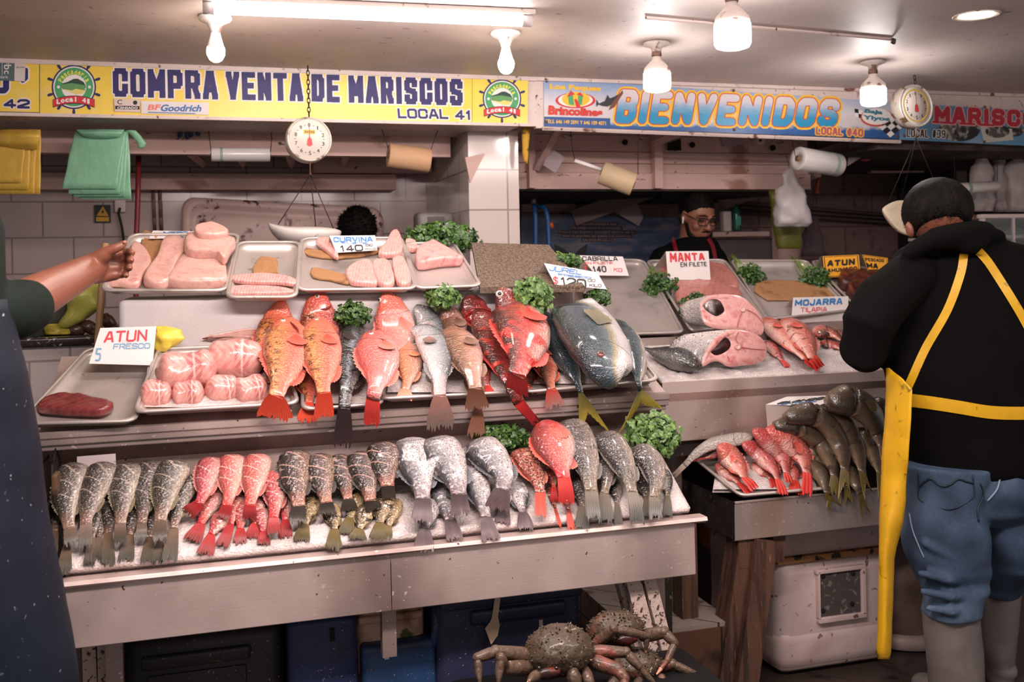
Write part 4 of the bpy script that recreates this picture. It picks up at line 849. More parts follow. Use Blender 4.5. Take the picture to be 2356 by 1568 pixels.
# ---------------------------------------------------------------- trays, signs, herbs
m_alu = M('brushed_tray', '#c4b9b4', .36, .55, spots=[('#8f8682', 7, .55, .75)], bump=(90, .04))
m_alu2 = M('dull_tray', '#b3a9a2', .45, .5, spots=[('#c6bab4', 8, .56, .7), ('#8d837d', 30, .70, .76)], bump=(120, .06))
def steel_mat(name, col, rough=.26, dirt='#8a7a72'):
    t = NT(name); co = t.co(); st_ = t.noise(6, 4, t.scale(co, (1, 1, 40)))
    c = t.mix(t.step(t.noise(2.2, 3, t.scale(co, (1, 1, .5))), .46, .66), col, '#9a857e'); c = t.mix(t.step(t.noise(75, 4, co, dist=.3), .655, .685), c, '#e6dad4'); c = t.mix(t.step(t.noise(48, 4, co), .70, .73), c, '#6b4d40')
    t.set('Base Color', c); t.set('Metallic', .7); t.set('Roughness', t.ramp(t.noise(9, 5, co), [(.3, (rough * 1.15,) * 3 + (1,)), (.75, (rough * 1.9,) * 3 + (1,))])); t.bump(st_, .05, .004); return t.m
m_steel = steel_mat('counter_steel', '#e6d0ca'); m_steel2 = steel_mat('side_steel', '#b09f9a', .3); m_steel3 = steel_mat('polished_steel', '#cfc0ba', .16); m_steeld = M('dark_steel', '#4a4341', .35, .7, spots=[('#2a2423', 9, .5, .65), ('#93857f', 60, .68, .73)])
def tray(name, label, cor, mat, group=None, h=.022, rim=.008, flat=True):
    """cor: world corners FL, FR, BR, BL of the rim; a shallow baking tray with rolled rim and round corners"""
    FL, FR, BR, BL = [Vector(c) for c in cor]; n = ((FR - FL).cross(BL - FL)).normalized()
    if n.z < 0: n = -n
    w_, l_ = (FR - FL).length, (BL - FL).length
    def bi(u, v): return lerp(lerp(FL, FR, u), lerp(BL, BR, u), v)
    def ring(ins, z, rr):
        out = []
        for (cx, cy, a0) in ((1, 1, 0), (-1, 1, 90), (-1, -1, 180), (1, -1, 270)):
            for k in range(5):
                a = math.radians(a0 + k * 22.5); x = (w_ / 2 - ins - rr) * cx + rr * math.cos(a); y = (l_ / 2 - ins - rr) * cy + rr * math.sin(a); out.append(bi(.5 + x / w_, .5 + y / l_) + n * z)
        return out
    t = thing(name, label, 'tray', bi(.5, .5) - n * h, group)
    rr = .03
    MB().rings([ring(.022, -h - .0012, rr * .6), ring(.014, -h * .6, rr * .8), ring(.006, -.003, rr), ring(.006, -.001, rr), ring(.016, -h * .6, rr * .8), ring(.024, -h, rr * .6), ring(.06, -h, rr * .4)]).build('pan', mat, t)
    MB().rings([ring(.004, -.004, rr), ring(-.001, -.005, rr), ring(-.002, .0, rr), ring(.001, .003, rr), ring(.007, .003, rr), ring(.009, .0, rr), ring(.007, -.004, rr)], cap=False).build('rolled_rim', mat, t)
    return t
m_card = M('white_card', '#ded6d4', .5, spots=[('#c4b7b2', 10, .66, .74)], vary=.02); m_card_s = M('card_back', '#c7b6ae', .6, vary=.03)
def sign(label, quad, Ys, texts, foot=None, mat=None, name='price_sign', cat='sign'):
    """folded card: front face from pixel corners tl,tr,br,bl at depths Ys (top, bottom); texts: (text, quad, ink, weight, italic)"""
    yt, yb = Ys; f = [P(*quad[0], yt), P(*quad[1], yt), P(*quad[2], yb), P(*quad[3], yb)]
    n = (f[1] - f[0]).cross(f[3] - f[0]).normalized()
    if n.dot(CAM - f[0]) < 0: n = -n
    t = thing(name, label, cat, (f[2] + f[3]) / 2); to_ = on_plane(f[0], n)
    f[2] = to_(*quad[2]); bk = [p - n * .0015 for p in f]
    sh = MB().add(f + bk, [(0, 1, 2, 3), (7, 6, 5, 4), (0, 4, 5, 1), (1, 5, 6, 2), (2, 6, 7, 3), (3, 7, 4, 0)]).build('front_card', mat or m_card, t, False)
    if foot is not None:
        g = [f[0], f[1], f[1] + Vector(foot), f[0] + Vector(foot)]; g2 = [p - n * .0015 for p in g]
        MB().add(g + g2, [(0, 1, 2, 3), (7, 6, 5, 4), (0, 4, 5, 1), (1, 5, 6, 2), (2, 6, 7, 3), (3, 7, 4, 0)]).build('back_card', m_card_s, t, False)
    by = {}
    for it in texts:
        s_, q_, ink, wt = it[:4]; mb_ = by.setdefault(ink.name, (MB(), ink))[0]
        if wt is None: ftext(mb_, s_, q_, to_, .0012, .02)
        elif s_ == '|': stroke(mb_, q_, wt, to_, .0012)
        else: word(mb_, s_, q_, to_, .0012, wt, 0, .5, .5)
    for i, (k_, (mb_, ink)) in enumerate(by.items()): mb_.build('lettering', ink, t, False)
    return t
m_leaf = NT('cilantro_leaf'); _r = m_leaf.n('ShaderNodeObjectInfo').outputs['Random']; _n = m_leaf.noise(90, 2, m_leaf.co())
m_leaf.set('Base Color', m_leaf.ramp(_n, [(.3, hexc('#142a0e')), (.5, hexc('#2b4d1b')), (.7, hexc('#5a7c34'))])); m_leaf.set('Roughness', .38); m_leaf.set('Transmission Weight', 0.0); m_leaf = m_leaf.m
m_leaf2 = NT('cilantro_leaf_light'); _n = m_leaf2.noise(90, 2, m_leaf2.co()); m_leaf2.set('Base Color', m_leaf2.ramp(_n, [(.3, hexc('#2a4a20')), (.5, hexc('#547538')), (.72, hexc('#86a35c'))])); m_leaf2.set('Roughness', .4); m_leaf2 = m_leaf2.m
m_stem = M('cilantro_stem', '#86a548', .45)
def bunch(label, c, rx, ry, rz, n, tie=None, mat=None, lf=.016, group='cilantro bunches', stems=14, seed=1):
    """c world centre, radii along camera-right, depth, up; tie = world point where the cut stems gather"""
    n = int(n * 2.4); lf = lf * .62
    rg = random.Random(seed); c = Vector(c); t = thing('cilantro_bunch', label, 'herbs', c - Vector((0, 0, rz)), group); mb = MB(); ms = MB()
    tie = Vector(tie) if tie is not None else c + Vector((0, .6 * ry, -.5 * rz))
    for i in range(n):
        while True:
            q = Vector((rg.uniform(-1, 1), rg.uniform(-1, 1), rg.uniform(-1, 1)))
            if .25 < q.length < 1: break
        q = q * (.75 + .3 * rg.random()) * (1.0 if q.length > .5 else 1.25); p = c + cr * (q.x * rx) + fw * (q.y * ry) + upv * (q.z * rz)
        od = (cr * q.x + fw * q.y * .8 + upv * q.z); nrm = (od * .8 + Vector((rg.uniform(-1, 1), rg.uniform(-1, .4) - .3, rg.uniform(-.3, 1.1)))).normalized()
        fwd = od.cross(nrm); fwd = (od - nrm * od.dot(nrm) + Vector((rg.uniform(-.6, .6), rg.uniform(-.6, .6), rg.uniform(-.6, .6))) * .7); fwd = (fwd - nrm * fwd.dot(nrm)).normalized(); sd_ = nrm.cross(fwd); s_ = lf * rg.uniform(.75, 1.5)
        for (ang, sc_) in ((0, 1), (1.05, .78), (-1.05, .78)):
            ax_ = fwd * math.cos(ang) + sd_ * math.sin(ang); ay = nrm.cross(ax_); o_ = p
            prof = [(.05, .06), (.45, .30), (.55, .62), (.75, .42), (.95, .55), (1.12, .2), (1.2, 0)]
            v = [o_] + [o_ + (ax_ * a + ay * b - nrm * (.25 * (a - .5) ** 2 + .3 * b * b)) * s_ * sc_ for a, b in prof] + [o_ + (ax_ * a - ay * b - nrm * (.25 * (a - .5) ** 2 + .3 * b * b)) * s_ * sc_ for a, b in reversed(prof[:-1])]
            mid = o_ + ax_ * .7 * s_ * sc_ + nrm * .02 * s_
            k = len(v); v.append(mid); mb.add(v, [(k, j, (j + 1) % k) for j in range(k)])
    for i in range(stems):
        q = Vector((rg.uniform(-.8, .8), rg.uniform(-.6, .6), rg.uniform(-.6, .8))); e = c + cr * (q.x * rx) + fw * (q.y * ry) + upv * (q.z * rz); s0 = tie + Vector((rg.uniform(-1, 1), rg.uniform(-1, 1), rg.uniform(-1, 1))) * .012
        ms.tube([s0, lerp(s0, e, .5) + Vector((0, 0, .006)), e], [.0016, .0013, .0009], 5)
    mb.build('leaves', mat or m_leaf, t, False); ms.build('stems', m_stem, t); return t
def bunch_px(label, x0, y0, x1, y1, Y, n, tie=None, mat=None, lf=.016, depth=.05, seed=1, stems=14):
    c = P((x0 + x1) / 2, (y0 + y1) / 2, Y); k = mpp(c)
    return bunch(label, c, (x1 - x0) / 2 * k * .92, depth, (y1 - y0) / 2 * k * .9, n, P(*tie[:2], tie[2]) if tie else None, mat, lf, seed=seed, stems=stems)
# ---------------------------------------------------------------- counters
def strip(name, prof_yz, x0, x1, mat, par, smooth=False):   # open profile extruded along X with 2 mm of thickness
    v = []; f = []; n = len(prof_yz)
    for (y, z) in prof_yz: v += [(x0, y, z), (x1, y, z)]
    for (y, z) in prof_yz: v += [(x0, y + .002, z - .002), (x1, y + .002, z - .002)]
    for i in range(n - 1):
        a = 2 * i; f += [(a, a + 1, a + 3, a + 2), (a + 2 * n, a + 2 + 2 * n, a + 3 + 2 * n, a + 1 + 2 * n), (a, a + 2, a + 2 + 2 * n, a + 2 * n), (a + 1, a + 1 + 2 * n, a + 3 + 2 * n, a + 3)]
    return MB().add(v, f).build(name, mat, par, smooth)
xl0, xl1 = -.385, 1.262
tc = thing('fish_counter', 'long stepped stainless steel fish counter holding the two front rows of fish', 'counter', ((xl0 + xl1) / 2, 2.75, 0))
xs = P(900, 1320, 2.475).x
for (a, b) in ((xl0 + .02, xs - .001), (xs + .001, xl1 - .022)): strip('front_panel', [(2.478, .778), (2.476, .634), (2.49, .632)], a, b, m_steel, tc)
strip('front_lip', [(2.515, .779), (2.512, .788), (2.468, .789), (2.464, .780), (2.474, .774)], xl0, xl1 + .012, m_steel, tc)
box('bed_pan', (xl0 + .01, 2.515, .66), (xl1 - .03, 2.79, .74), m_steel2, tc)
strip('back_panel', [(2.80, .85), (2.80, 1.00), (2.755, 1.045), (2.75, 1.060)], -.42, 1.28, m_steel, tc)
strip('upper_ledge', [(2.75, 1.060), (2.722, 1.062), (2.720, 1.078), (2.715, 1.080), (2.714, 1.096), (2.74, 1.098), (3.12, 1.25)], -.435, 1.285, m_steel, tc)
strip('lower_rail', [(2.744, 1.046), (2.73, 1.048), (2.73, 1.058), (2.746, 1.060)], -.43, 1.28, m_steel2, tc)
ep = [(2.50, .66), (2.50, .80), (2.54, .93), (2.70, .96), (2.70, 1.03), (2.74, 1.06), (2.80, 1.06), (2.80, .66)]
mb = MB(); v = [(-.40, y, z) for y, z in ep] + [(-.397, y, z) for y, z in ep]; n = len(ep)
mb.add(v, [tuple(range(n)), tuple(range(2 * n - 1, n - 1, -1))] + [(i, i + n, (i + 1) % n + n, (i + 1) % n) for i in range(n)]).build('end_panel', m_steeld, tc, False)
box('steel_leg', (1.165, 2.60, 0), (1.205, 2.64, .75), m_steel2, tc)
box('steel_leg', (-.28, 2.62, 0), (-.24, 2.66, .75), m_steel2, tc)
box('drain_pipe', (xs - .018, 2.52, .5), (xs + .018, 2.556, .66), m_steel2, tc)
box('mid_leg', (1.215, 2.62, 0), (1.235, 2.70, .8), m_steeld, tc)
tag(box('white_block', (-.281, 3.128, 1.19), (1.06, 3.46, 1.408), M('polystyrene', '#d6cfd0', .6, spots=[('#c2b4ae', 6, .6, .75)], bump=(120, .12)), bev=.02), 'white insulated block under the fillet trays behind the front fish', 'insulation block')
tw_ = box('wooden_wedge', P(118, 1140, 2.56) - Vector((0, 0, .0)), P(133, 1090, 2.58) + Vector((.0, .04, 0)), M('old_wood', '#5a4028', .7, spots=[('#3a2818', 20, .5, .6)]), bev=.003); tag(tw_, 'small wooden wedge at the end plate beside the first scored bass', 'wedge')
# ice
m_ice = NT('crushed_ice'); _c = m_ice.co(); _h = m_ice.math('ADD', m_ice.vor(150, _c), m_ice.noise(60, 4, _c)); m_ice.set('Base Color', m_ice.mix(m_ice.step(m_ice.noise(14, 4, _c), .45, .75), '#d2c8c6', '#b8a8a4')); m_ice.set('Roughness', .42); m_ice.set('Subsurface Weight', .25); m_ice.set('Subsurface Radius', (.02, .02, .02)); m_ice.set('Subsurface Scale', .5); m_ice.bump(_h, .5, .006); m_ice = m_ice.m
def ice_sheet(name, label, x0, x1, prof, s0, s1, th, nx, ny, mat=None, jag=.006):
    p0, n = prof['bed']; t = Vector((0, n.z, -n.y)); v = []; f = []
    for j in range(ny + 1):
        for i in range(nx + 1):
            x = lerp(x0, x1, i / nx); s = lerp(s0, s1, j / ny); e = min(1, min(i, nx - i) / 2.5, min(j + .3, ny - j) / 1.6); q = Vector((x, p0.y, p0.z)) + t * s
            q = q + n * ((th + jag * noise.noise(q * 26) + jag * .8 * noise.noise(q * 70)) * math.sin(max(0, min(1, e)) * 1.57)); v.append(q)
    k = len(v); W_ = nx + 1
    for j in range(ny):
        for i in range(nx): a = j * W_ + i; f.append((a, a + 1, a + W_ + 1, a + W_))
    v += [q - n * .02 for q in v[:k]]
    for j in range(ny):
        for i in range(nx): a = k + j * W_ + i; f.append((a, a + W_, a + W_ + 1, a + 1))
    for i in range(nx): f += [(i, i + k, i + 1 + k, i + 1)]; a = ny * W_ + i; f += [(a, a + 1, a + 1 + k, a + k)]
    for j in range(ny): a = j * W_; f += [(a, a + W_, a + W_ + k, a + k)]; a += nx; f += [(a, a + k, a + W_ + k, a + W_)]
    return tag(mesh(name, v, f, mat or m_ice, None, smooth=True), label, 'ice', None, 'stuff')
ice_sheet('crushed_ice', 'long sloping bed of crushed ice under the lower row of scored fish', -.36, 1.245, LOW, .012, .285, .0, 150, 22, jag=.007)
# ---------------------------------------------------------------- trays
def C4(pr, off, *px): return [drape(x, y, dict(bed=pr['bed'], front=None, back=None), off)[0] for x, y in px]
tray('baking_tray', 'baking tray holding one dark red slab beneath the card for fresh tuna', C4(UPP, .012, (35, 976), (312, 968), (378, 800), (200, 800)), m_alu2, 'trays of the front row')
tray('baking_tray', 'iced baking tray filled with rolled pink fish pieces', C4(UPP, .03, (306, 948), (690, 927), (640, 790), (362, 800)), m_alu, 'trays of the front row')
tray('baking_tray', 'baking tray under the orange rockfish and black lingcod', C4(UPP, .012, (694, 942), (884, 928), (865, 800), (690, 800)), m_alu, 'trays of the front row')
tray('baking_tray', 'iced baking tray under the pink rockfish and silver croaker', C4(UPP, .022, (872, 917), (1216, 900), (1165, 790), (860, 790)), m_alu, 'trays of the front row')
tray('baking_tray', 'iced baking tray under the three yellowtail and dark red rockfish', C4(UPP, .02, (1205, 902), (1519, 873), (1440, 778), (1175, 790)), m_alu, 'trays of the front row')
def ice_px(label, x0, x1, y0, y1, prof, off):
    pts = [drape(x, y, dict(bed=prof['bed'], front=None, back=None), off)[0] for x, y in ((x0, y1), (x1, y1), (x1 - 30, y0), (x0 + 20, y0))]
    v = []; f = []; nx, ny = 40, 18; n = prof['bed'][1]
    for j in range(ny + 1):
        for i in range(nx + 1):
            q = lerp(lerp(pts[0], pts[1], i / nx), lerp(pts[3], pts[2], i / nx), j / ny); e = min(1, min(i, nx - i) / 3, min(j, ny - j) / 3); v.append(q + n * (.006 * e + .006 * noise.noise(q * 40) * e))
    for j in range(ny):
        for i in range(nx): a = j * (nx + 1) + i; f.append((a, a + 1, a + nx + 2, a + nx + 1))
    k = len(v); v += [q - n * .012 for q in v]; f += [tuple(k + i for i in reversed(q)) for q in f]
    return tag(mesh('crushed_ice', v, f, m_ice, None, smooth=True), label, 'ice', None, 'stuff')
ice_px('crushed ice under the rolled pink fish pieces', 326, 672, 800, 936, UPP, .014); ice_px('crushed ice around the tails of the silver croaker and small orange rockfish', 890, 1200, 800, 902, UPP, .006); ice_px('crushed ice under the yellowtail', 1226, 1496, 800, 882, UPP, .004); ice_px('crushed ice between the orange rockfish and the black lingcod', 700, 870, 810, 928, UPP, .0)
tray('baking_tray', 'fillet tray nearest the pointing hand, heaped with thick white fish fillets', C4(FIL, .02, (229, 668), (522, 668), (552, 537), (300, 537)), m_alu, 'trays of fillets')
tray('baking_tray', 'narrow fillet tray with torn brown paper and two long pink fillets', C4(FIL, .022, (519, 684), (684, 683), (692, 555), (545, 555)), m_alu2, 'trays of fillets')
tray('baking_tray', 'fillet tray behind the card lettered CURVINA with three ribbed fillets', C4(FIL, .02, (683, 667), (959, 664), (926, 545), (691, 546)), m_alu, 'trays of fillets')
tray('baking_tray', 'fillet tray with one thick pink piece beside the tiled pillar', C4(FIL, .02, (956, 663), (1110, 657), (1045, 556), (930, 558)), m_alu, 'trays of fillets')
mt = NT('gritty_mat'); _c = mt.co(); mt.set('Base Color', mt.ramp(mt.noise(160, 3, _c), [(.35, hexc('#3f3228')), (.65, hexc('#7a6656'))])); mt.set('Roughness', .8); mt.bump(mt.noise(220, 2, _c), .6, .004)
c4 = C4(FIL, .02, (1104, 660), (1345, 657), (1262, 560), (1085, 560)); c4[3] += Vector((0, 0, .004)); c4[2] -= Vector((0, 0, .004)); v = c4 + [p - Vector((0, 0, .02)) for p in c4]
tag(MB().add(v, [(0, 1, 2, 3), (7, 6, 5, 4), (0, 4, 5, 1), (1, 5, 6, 2), (2, 6, 7, 3), (3, 7, 4, 0)]).build('cutting_mat', mt.m, None, False), 'gritty dark brown mat on the sloped shelf in front of the tiled pillar', 'mat')
tag(box('display_shelf', (1.07, 3.2, 1.15), (1.17, 3.5, 1.40), m_white, bev=.01), 'white painted box shelf under the gritty brown mat', 'shelf')
# middle counter of the second stall
tm = thing('fish_counter', 'stainless counter of the second stall with the cut fish chunks on ice', 'counter', (2.1, 3.4, 0))
xm0, xm1 = P(1524, 900, 3.15).x, 3.3
strip('front_rim', [(3.19, 1.062), (3.165, 1.070), (3.15, 1.068), (3.148, 1.03), (3.152, 1.025)], xm0, xm1, m_steel, tm); strip('front_panel', [(3.152, 1.025), (3.17, 1.0), (3.175, .86), (3.2, .855)], xm0 + .004, xm1, m_steel, tm)
box('shelf_body', (xm0 + .006, 3.20, .80), (xm1, 4.0, 1.05), m_steeld, tm); strip('step_panel', [(3.45, 1.16), (3.455, 1.20), (3.47, 1.195), (4.02, 1.46)], xm0 - .25, xm1, m_steel2, tm)
box('steel_leg', (xm0 + .1, 3.3, 0), (xm0 + .14, 3.34, .8), m_steel2, tm); box('steel_leg', (xm1 - .14, 3.3, 0), (xm1 - .1, 3.34, .8), m_steel2, tm)
ice_sheet('crushed_ice', 'bed of crushed ice under the cut fish chunks and red flat rockfish', xm0 + .01, 3.2, MID, -.01, .29, .0, 110, 20, jag=.009)
tray('baking_tray', 'empty grey baking tray behind the card lettered CABRILLA', C4(TRR, .02, (1395, 769), (1576, 764), (1482, 597), (1300, 590)), m_alu, 'trays of the second stall'); tray('baking_tray', 'baking tray of flat pink ray fillets under the card lettered MANTA', C4(TRR, .02, (1590, 762), (1775, 742), (1668, 596), (1486, 598)), m_alu, 'trays of the second stall')
tray('baking_tray', 'baking tray lined with brown paper between two cilantro bunches', C4(TRR, .02, (1765, 735), (1965, 712), (1856, 598), (1680, 597)), m_alu, 'trays of the second stall'); tray('baking_tray', 'baking tray of dark smoked fish under the black and yellow cards', C4(TRR, .02, (1975, 712), (2150, 700), (2030, 598), (1864, 599)), m_alu2, 'trays of the second stall')
# low table
tt = thing('display_table', 'low steel-fronted fish table on wooden legs beside the man in the yellow apron', 'table', (2.1, 3.2, 0))
xt0 = P(1690, 1150, 2.955).x; xt1 = 2.75
strip('front_panel', [(2.985, .672), (2.955, .690), (2.950, .684), (2.955, .68), (2.957, .56), (2.97, .556)], xt0, xt1, m_steel3, tt)
mb = MB(); mb.box((xt0, 2.96, .56), (xt0 + .004, 3.75, .685)); mb.build('end_panel', m_steeld, tt, False); box('inner_bed', (xt0 + .01, 2.97, .58), (xt1, 3.7, .66), m_steeld, tt)
m_wood = M('wet_wood', '#5c3e30', .65, spots=[('#3a261e', 14, .45, .62), ('#8a6a58', 90, .68, .74)], bump=(30, .3), stretch=(3, 3, .22))
def plank(name, p0, p1, w_, d_, mat, par=None):
    p0, p1 = Vector(p0), Vector(p1); ax_ = (p1 - p0).normalized(); sx = Vector((0, 1, 0)).cross(ax_).normalized() * w_ / 2; sy = ax_.cross(sx).normalized() * d_ / 2; v = []
    for p in (p0, p1): v += [p - sx - sy, p + sx - sy, p + sx + sy, p - sx + sy]
    return MB().add(v, [(0, 1, 2, 3), (7, 6, 5, 4), (0, 4, 5, 1), (1, 5, 6, 2), (2, 6, 7, 3), (3, 7, 4, 0)]).build(name, mat, par, False)
a = P(1757, 1240, 2.97); b = PZ(1712, 1640, 0); plank('wooden_leg', a, (b.x, 2.95, 0), .078, .05, m_wood, tt)
plank('back_leg', (a.x - .055, 3.02, .55), (b.x - .06, 3.0, 0), .06, .09, m_wood, tt); plank('wooden_leg', (2.7, 2.97, .56), (2.7, 2.97, 0), .08, .05, m_wood, tt)
plank('side_rail', (xt0 + .03, 2.98, .52), (xt0 + .03, 3.7, .52), .05, .09, m_wood, tt); plank('corner_block', (xt0 + .06, 3.0, .555), (xt0 + .06, 3.0, .46), .08, .06, m_wood, tt); plank('corner_block', (a.x + .07, 3.01, .56), (a.x + .06, 3.01, .46), .05, .05, m_wood, tt)
tray('baking_tray', 'iced baking tray of red rockfish on the low table beside the yellow apron', C4(TAF, .018, (1702, 1140), (1960, 1118), (1860, 1000), (1590, 1048)), m_alu, 'trays of the low table')
ice_px('crushed ice under the red fish on the low table', 1640, 1880, 1010, 1125, TAF, .004)
# ---------------------------------------------------------------- the fish, front row of the upper step (px spine from head to tail root)
GU, GL = 'large fish on the upper step', 'scored fish on the lower ice bed'
fish('orange', 'orange rockfish at the back, its head over the rolled fish pieces', [(650, 690), (640, 735), (632, 810), (628, 880)], 92, UPP, layer_=.0, group=GU, side=-1, eye=(640, 686, 5))
fish('orange', 'orange rockfish hanging tail nearest the rolled pieces, mottled yellow back', [(668, 730), (662, 775), (655, 835), (642, 890), (634, 912)], 104, UPP, (634, 964), 84, .045, GU, -1, eye=(651, 737, 6.5), mouth=[(668, 740), (676, 748), (684, 756), (688, 764)])
fish('orange', 'orange rockfish at the back, beside the cilantro in front of the fillet shelf', [(742, 672), (733, 710), (738, 770), (740, 820)], 84, UPP, layer_=.0, group=GU, side=-1, eye=(730, 681, 5.5), mouth=[(738, 711), (748, 711), (756, 708), (762, 703)])
fish('orange', 'orange rockfish lying against the black lingcod', [(735, 730), (737, 785), (742, 845), (743, 890), (746, 905)], 92, UPP, (745, 962), 46, .045, GU, -1, eye=(728, 734, 5))
fish('orange', 'half hidden orange rockfish tail between two larger orange rockfish', [(700, 830), (706, 875), (712, 910), (711, 925)], 56, UPP, (704, 972), 44, .0, GU, -1)
fish('black', 'black lingcod with a blue-grey flank and long dark tail', [(816, 742), (812, 785), (804, 840), (796, 895), (792, 940)], 72, UPP, (790, 1026), 44, .02, GU, -1, pect=(.2, .5))
fish('pink', 'pink rockfish lying at the back behind another pink rockfish', [(885, 672), (900, 712), (912, 775), (906, 830)], 88, UPP, layer_=.0, group=GU, side=-1, eye=(874, 690, 6))
fish('pink', 'pink rockfish with a bright red tail beside the black lingcod', [(862, 762), (868, 805), (872, 855), (862, 900), (858, 918)], 96, UPP, (854, 984), 38, .045, GU, -1, eye=(854, 767, 6), mouth=[(872, 778), (886, 784), (897, 794), (902, 804)])
fish('smallorange', 'small pale orange rockfish between pink rockfish and silver croaker', [(936, 785), (941, 825), (940, 865), (932, 895)], 60, UPP, (931, 920), 40, .01, GU, -1)
fish('silver', 'grey croaker at the back with its head on the white block', [(955, 704), (982, 735), (1000, 775), (1008, 820)], 60, UPP, layer_=.0, group=GU, side=1)
fish('silver', 'silver croaker lying on top with a frayed pink tail', [(948, 756), (982, 768), (1002, 805), (1011, 860), (1012, 912)], 72, UPP, (1014, 988), 64, .045, GU, 1)
fish('silver', 'dull grey fish under the silver croaker', [(990, 820), (1000, 850), (1004, 890)], 50, UPP, (1012, 940), 40, .0, GU, 1)
fish('brown', 'brown grouper at the back below the cilantro', [(1022, 710), (1038, 740), (1055, 790)], 66, UPP, layer_=.0, group=GU, side=-1)
fish('brown', 'brown grouper in front with a broad brown tail', [(1034, 756), (1060, 795), (1083, 850), (1094, 895)], 84, UPP, (1098, 946), 56, .045, GU, -1)
fish('brown', 'brown tail hanging lowest under the brown grouper', [(1085, 860), (1096, 900), (1100, 940)], 44, UPP, (1096, 1006), 42, .0, GU, -1)
fish('pink', 'pale pink tail beside the brown grouper', [(1098, 820), (1115, 865), (1122, 886)], 40, UPP, (1129, 910), 24, .0, GU, 1, dors=False)
fish('darkred', 'dark red rockfish lying at the back behind the big red rockfish', [(1068, 684), (1096, 722), (1118, 770)], 66, UPP, layer_=.0, group=GU, side=-1)
fish('darkred', 'long dark red rockfish with an open red mouth and thin hanging tail', [(1098, 712), (1122, 765), (1150, 825), (1176, 885), (1194, 925)], 76, UPP, (1234, 972), 22, .03, GU, -1, eye=(1108, 728, 5), mouth=[(1070, 718), (1088, 708), (1110, 708), (1131, 718)], fork=.0)
fish('red', 'big red rockfish with a white eye below the cilantro', [(1148, 664), (1178, 712), (1203, 765), (1200, 825), (1188, 862)], 122, UPP, (1192, 908), 54, .065, GU, -1, eye=(1149, 676, 9, m_eye_w))
fish('redbrown', 'small red and brown rockfish between the big red rockfish and the yellowtail', [(1228, 782), (1250, 825), (1262, 868), (1269, 896)], 64, UPP, (1279, 940), 46, .01, GU, -1)
fish('redbrown', 'red fins of a hidden rockfish below the big red rockfish', [(1205, 840), (1212, 870), (1215, 890)], 46, UPP, (1218, 910), 40, .0, GU, 1)
fish('jack', 'yellowtail on the inner side with forked yellow tail hanging', [(1250, 716), (1274, 772), (1305, 835), (1328, 878), (1336, 903)], 78, UPP, ((1334, 994), (1412, 1002)), 0, .0, GU, -1, fork=.55)
fish('jack', 'big yellowtail on top lying head down with a red eye', [(1410, 890), (1396, 850), (1368, 785), (1342, 734), (1326, 712), (1318, 702)], 148, UPP, None, 0, .05, GU, -1, eye=(1382, 814, 9, M('eye_red', '#8c4a44', .2, coat=.6, vary=0)), pect=(.46, .15), dors=False, thick=.5, roll=.12, pf=[(0, .12), (.04, .34), (.12, .62), (.28, .9), (.45, 1), (.7, .97), (.88, .84), (1, .66)])
fish('jack', 'yellowtail lying on the outer side next to the second stall', [(1412, 735), (1440, 785), (1460, 835), (1468, 875), (1473, 897)], 72, UPP, ((1424, 998), (1528, 940)), 0, .01, GU, -1, fork=.6)
# ---------------------------------------------------------------- lower row
B = 'bass'; end = 'scored grey bass'
fish(B, 'first top-layer scored grey bass from the wooden wedge', [(172, 1086), (161, 1112), (153, 1150), (155, 1190), (160, 1216)], 62, LOW, (168, 1256), 36, .035, GL, -1, tuck=True)
fish(B, 'second top-layer scored grey bass from the wooden wedge', [(238, 1086), (224, 1112), (208, 1150), (199, 1190), (198, 1205)], 64, LOW, (195, 1262), 30, .035, GL, -1, tuck=True)
fish(B, 'third top-layer scored grey bass from the wooden wedge', [(296, 1086), (287, 1112), (281, 1150), (278, 1195), (277, 1205)], 58, LOW, (276, 1250), 28, .035, GL, -1, tuck=True)
fish(B, 'fourth top-layer scored grey bass from the wooden wedge', [(346, 1078), (337, 1104), (331, 1150), (328, 1192), (326, 1204)], 52, LOW, (325, 1244), 27, .030, GL, -1, tuck=True)
fish(B, 'fifth top-layer scored grey bass from the wooden wedge, head turned out', [(402, 1080), (388, 1104), (379, 1142), (371, 1184), (369, 1198)], 64, LOW, (367, 1248), 33, .042, GL, -1, tuck=True)
fish(B, 'scored grey bass pressed between the fifth bass and the first red snapper', [(440, 1108), (421, 1136), (408, 1176), (400, 1215)], 46, LOW, (388, 1292), 36, .012, GL, -1, tuck=True)
for lab, pts, W_, tl_, tw__ in (
    ('under-layer bass tail at the very end of the lower ice bed', [(140, 1130), (132, 1180), (126, 1222)], 38, (113, 1278), 32),
    ('under-layer bass tail below the first top-layer bass', [(160, 1180), (157, 1225), (153, 1258)], 38, (146, 1325), 34),
    ('under-layer bass tail directly below the second top-layer bass', [(220, 1160), (214, 1205), (210, 1238)], 38, (204, 1306), 26),
    ('thin under-layer bass tail beside the second top-layer bass', [(238, 1170), (231, 1210), (228, 1235)], 30, (224, 1290), 20),
    ('under-layer bass tail below the gap before the third top-layer bass', [(254, 1140), (251, 1190), (249, 1225)], 42, (248, 1302), 32),
    ('under-layer bass tail below the third and fourth top-layer bass', [(312, 1140), (303, 1190), (298, 1230)], 42, (288, 1290), 36),
    ('under-layer bass tail below the fourth top-layer bass', [(352, 1150), (348, 1195), (344, 1235)], 36, (338, 1298), 30),
    ('under-layer bass tail below the fifth top-layer bass', [(376, 1190), (372, 1225), (368, 1245)], 32, (361, 1297), 28)):
    fish(B, lab, pts, W_, LOW, tl_, tw__, .0, GL, -1, tuck=False, dors=False, pect=False or None)
S_ = 'snapper'
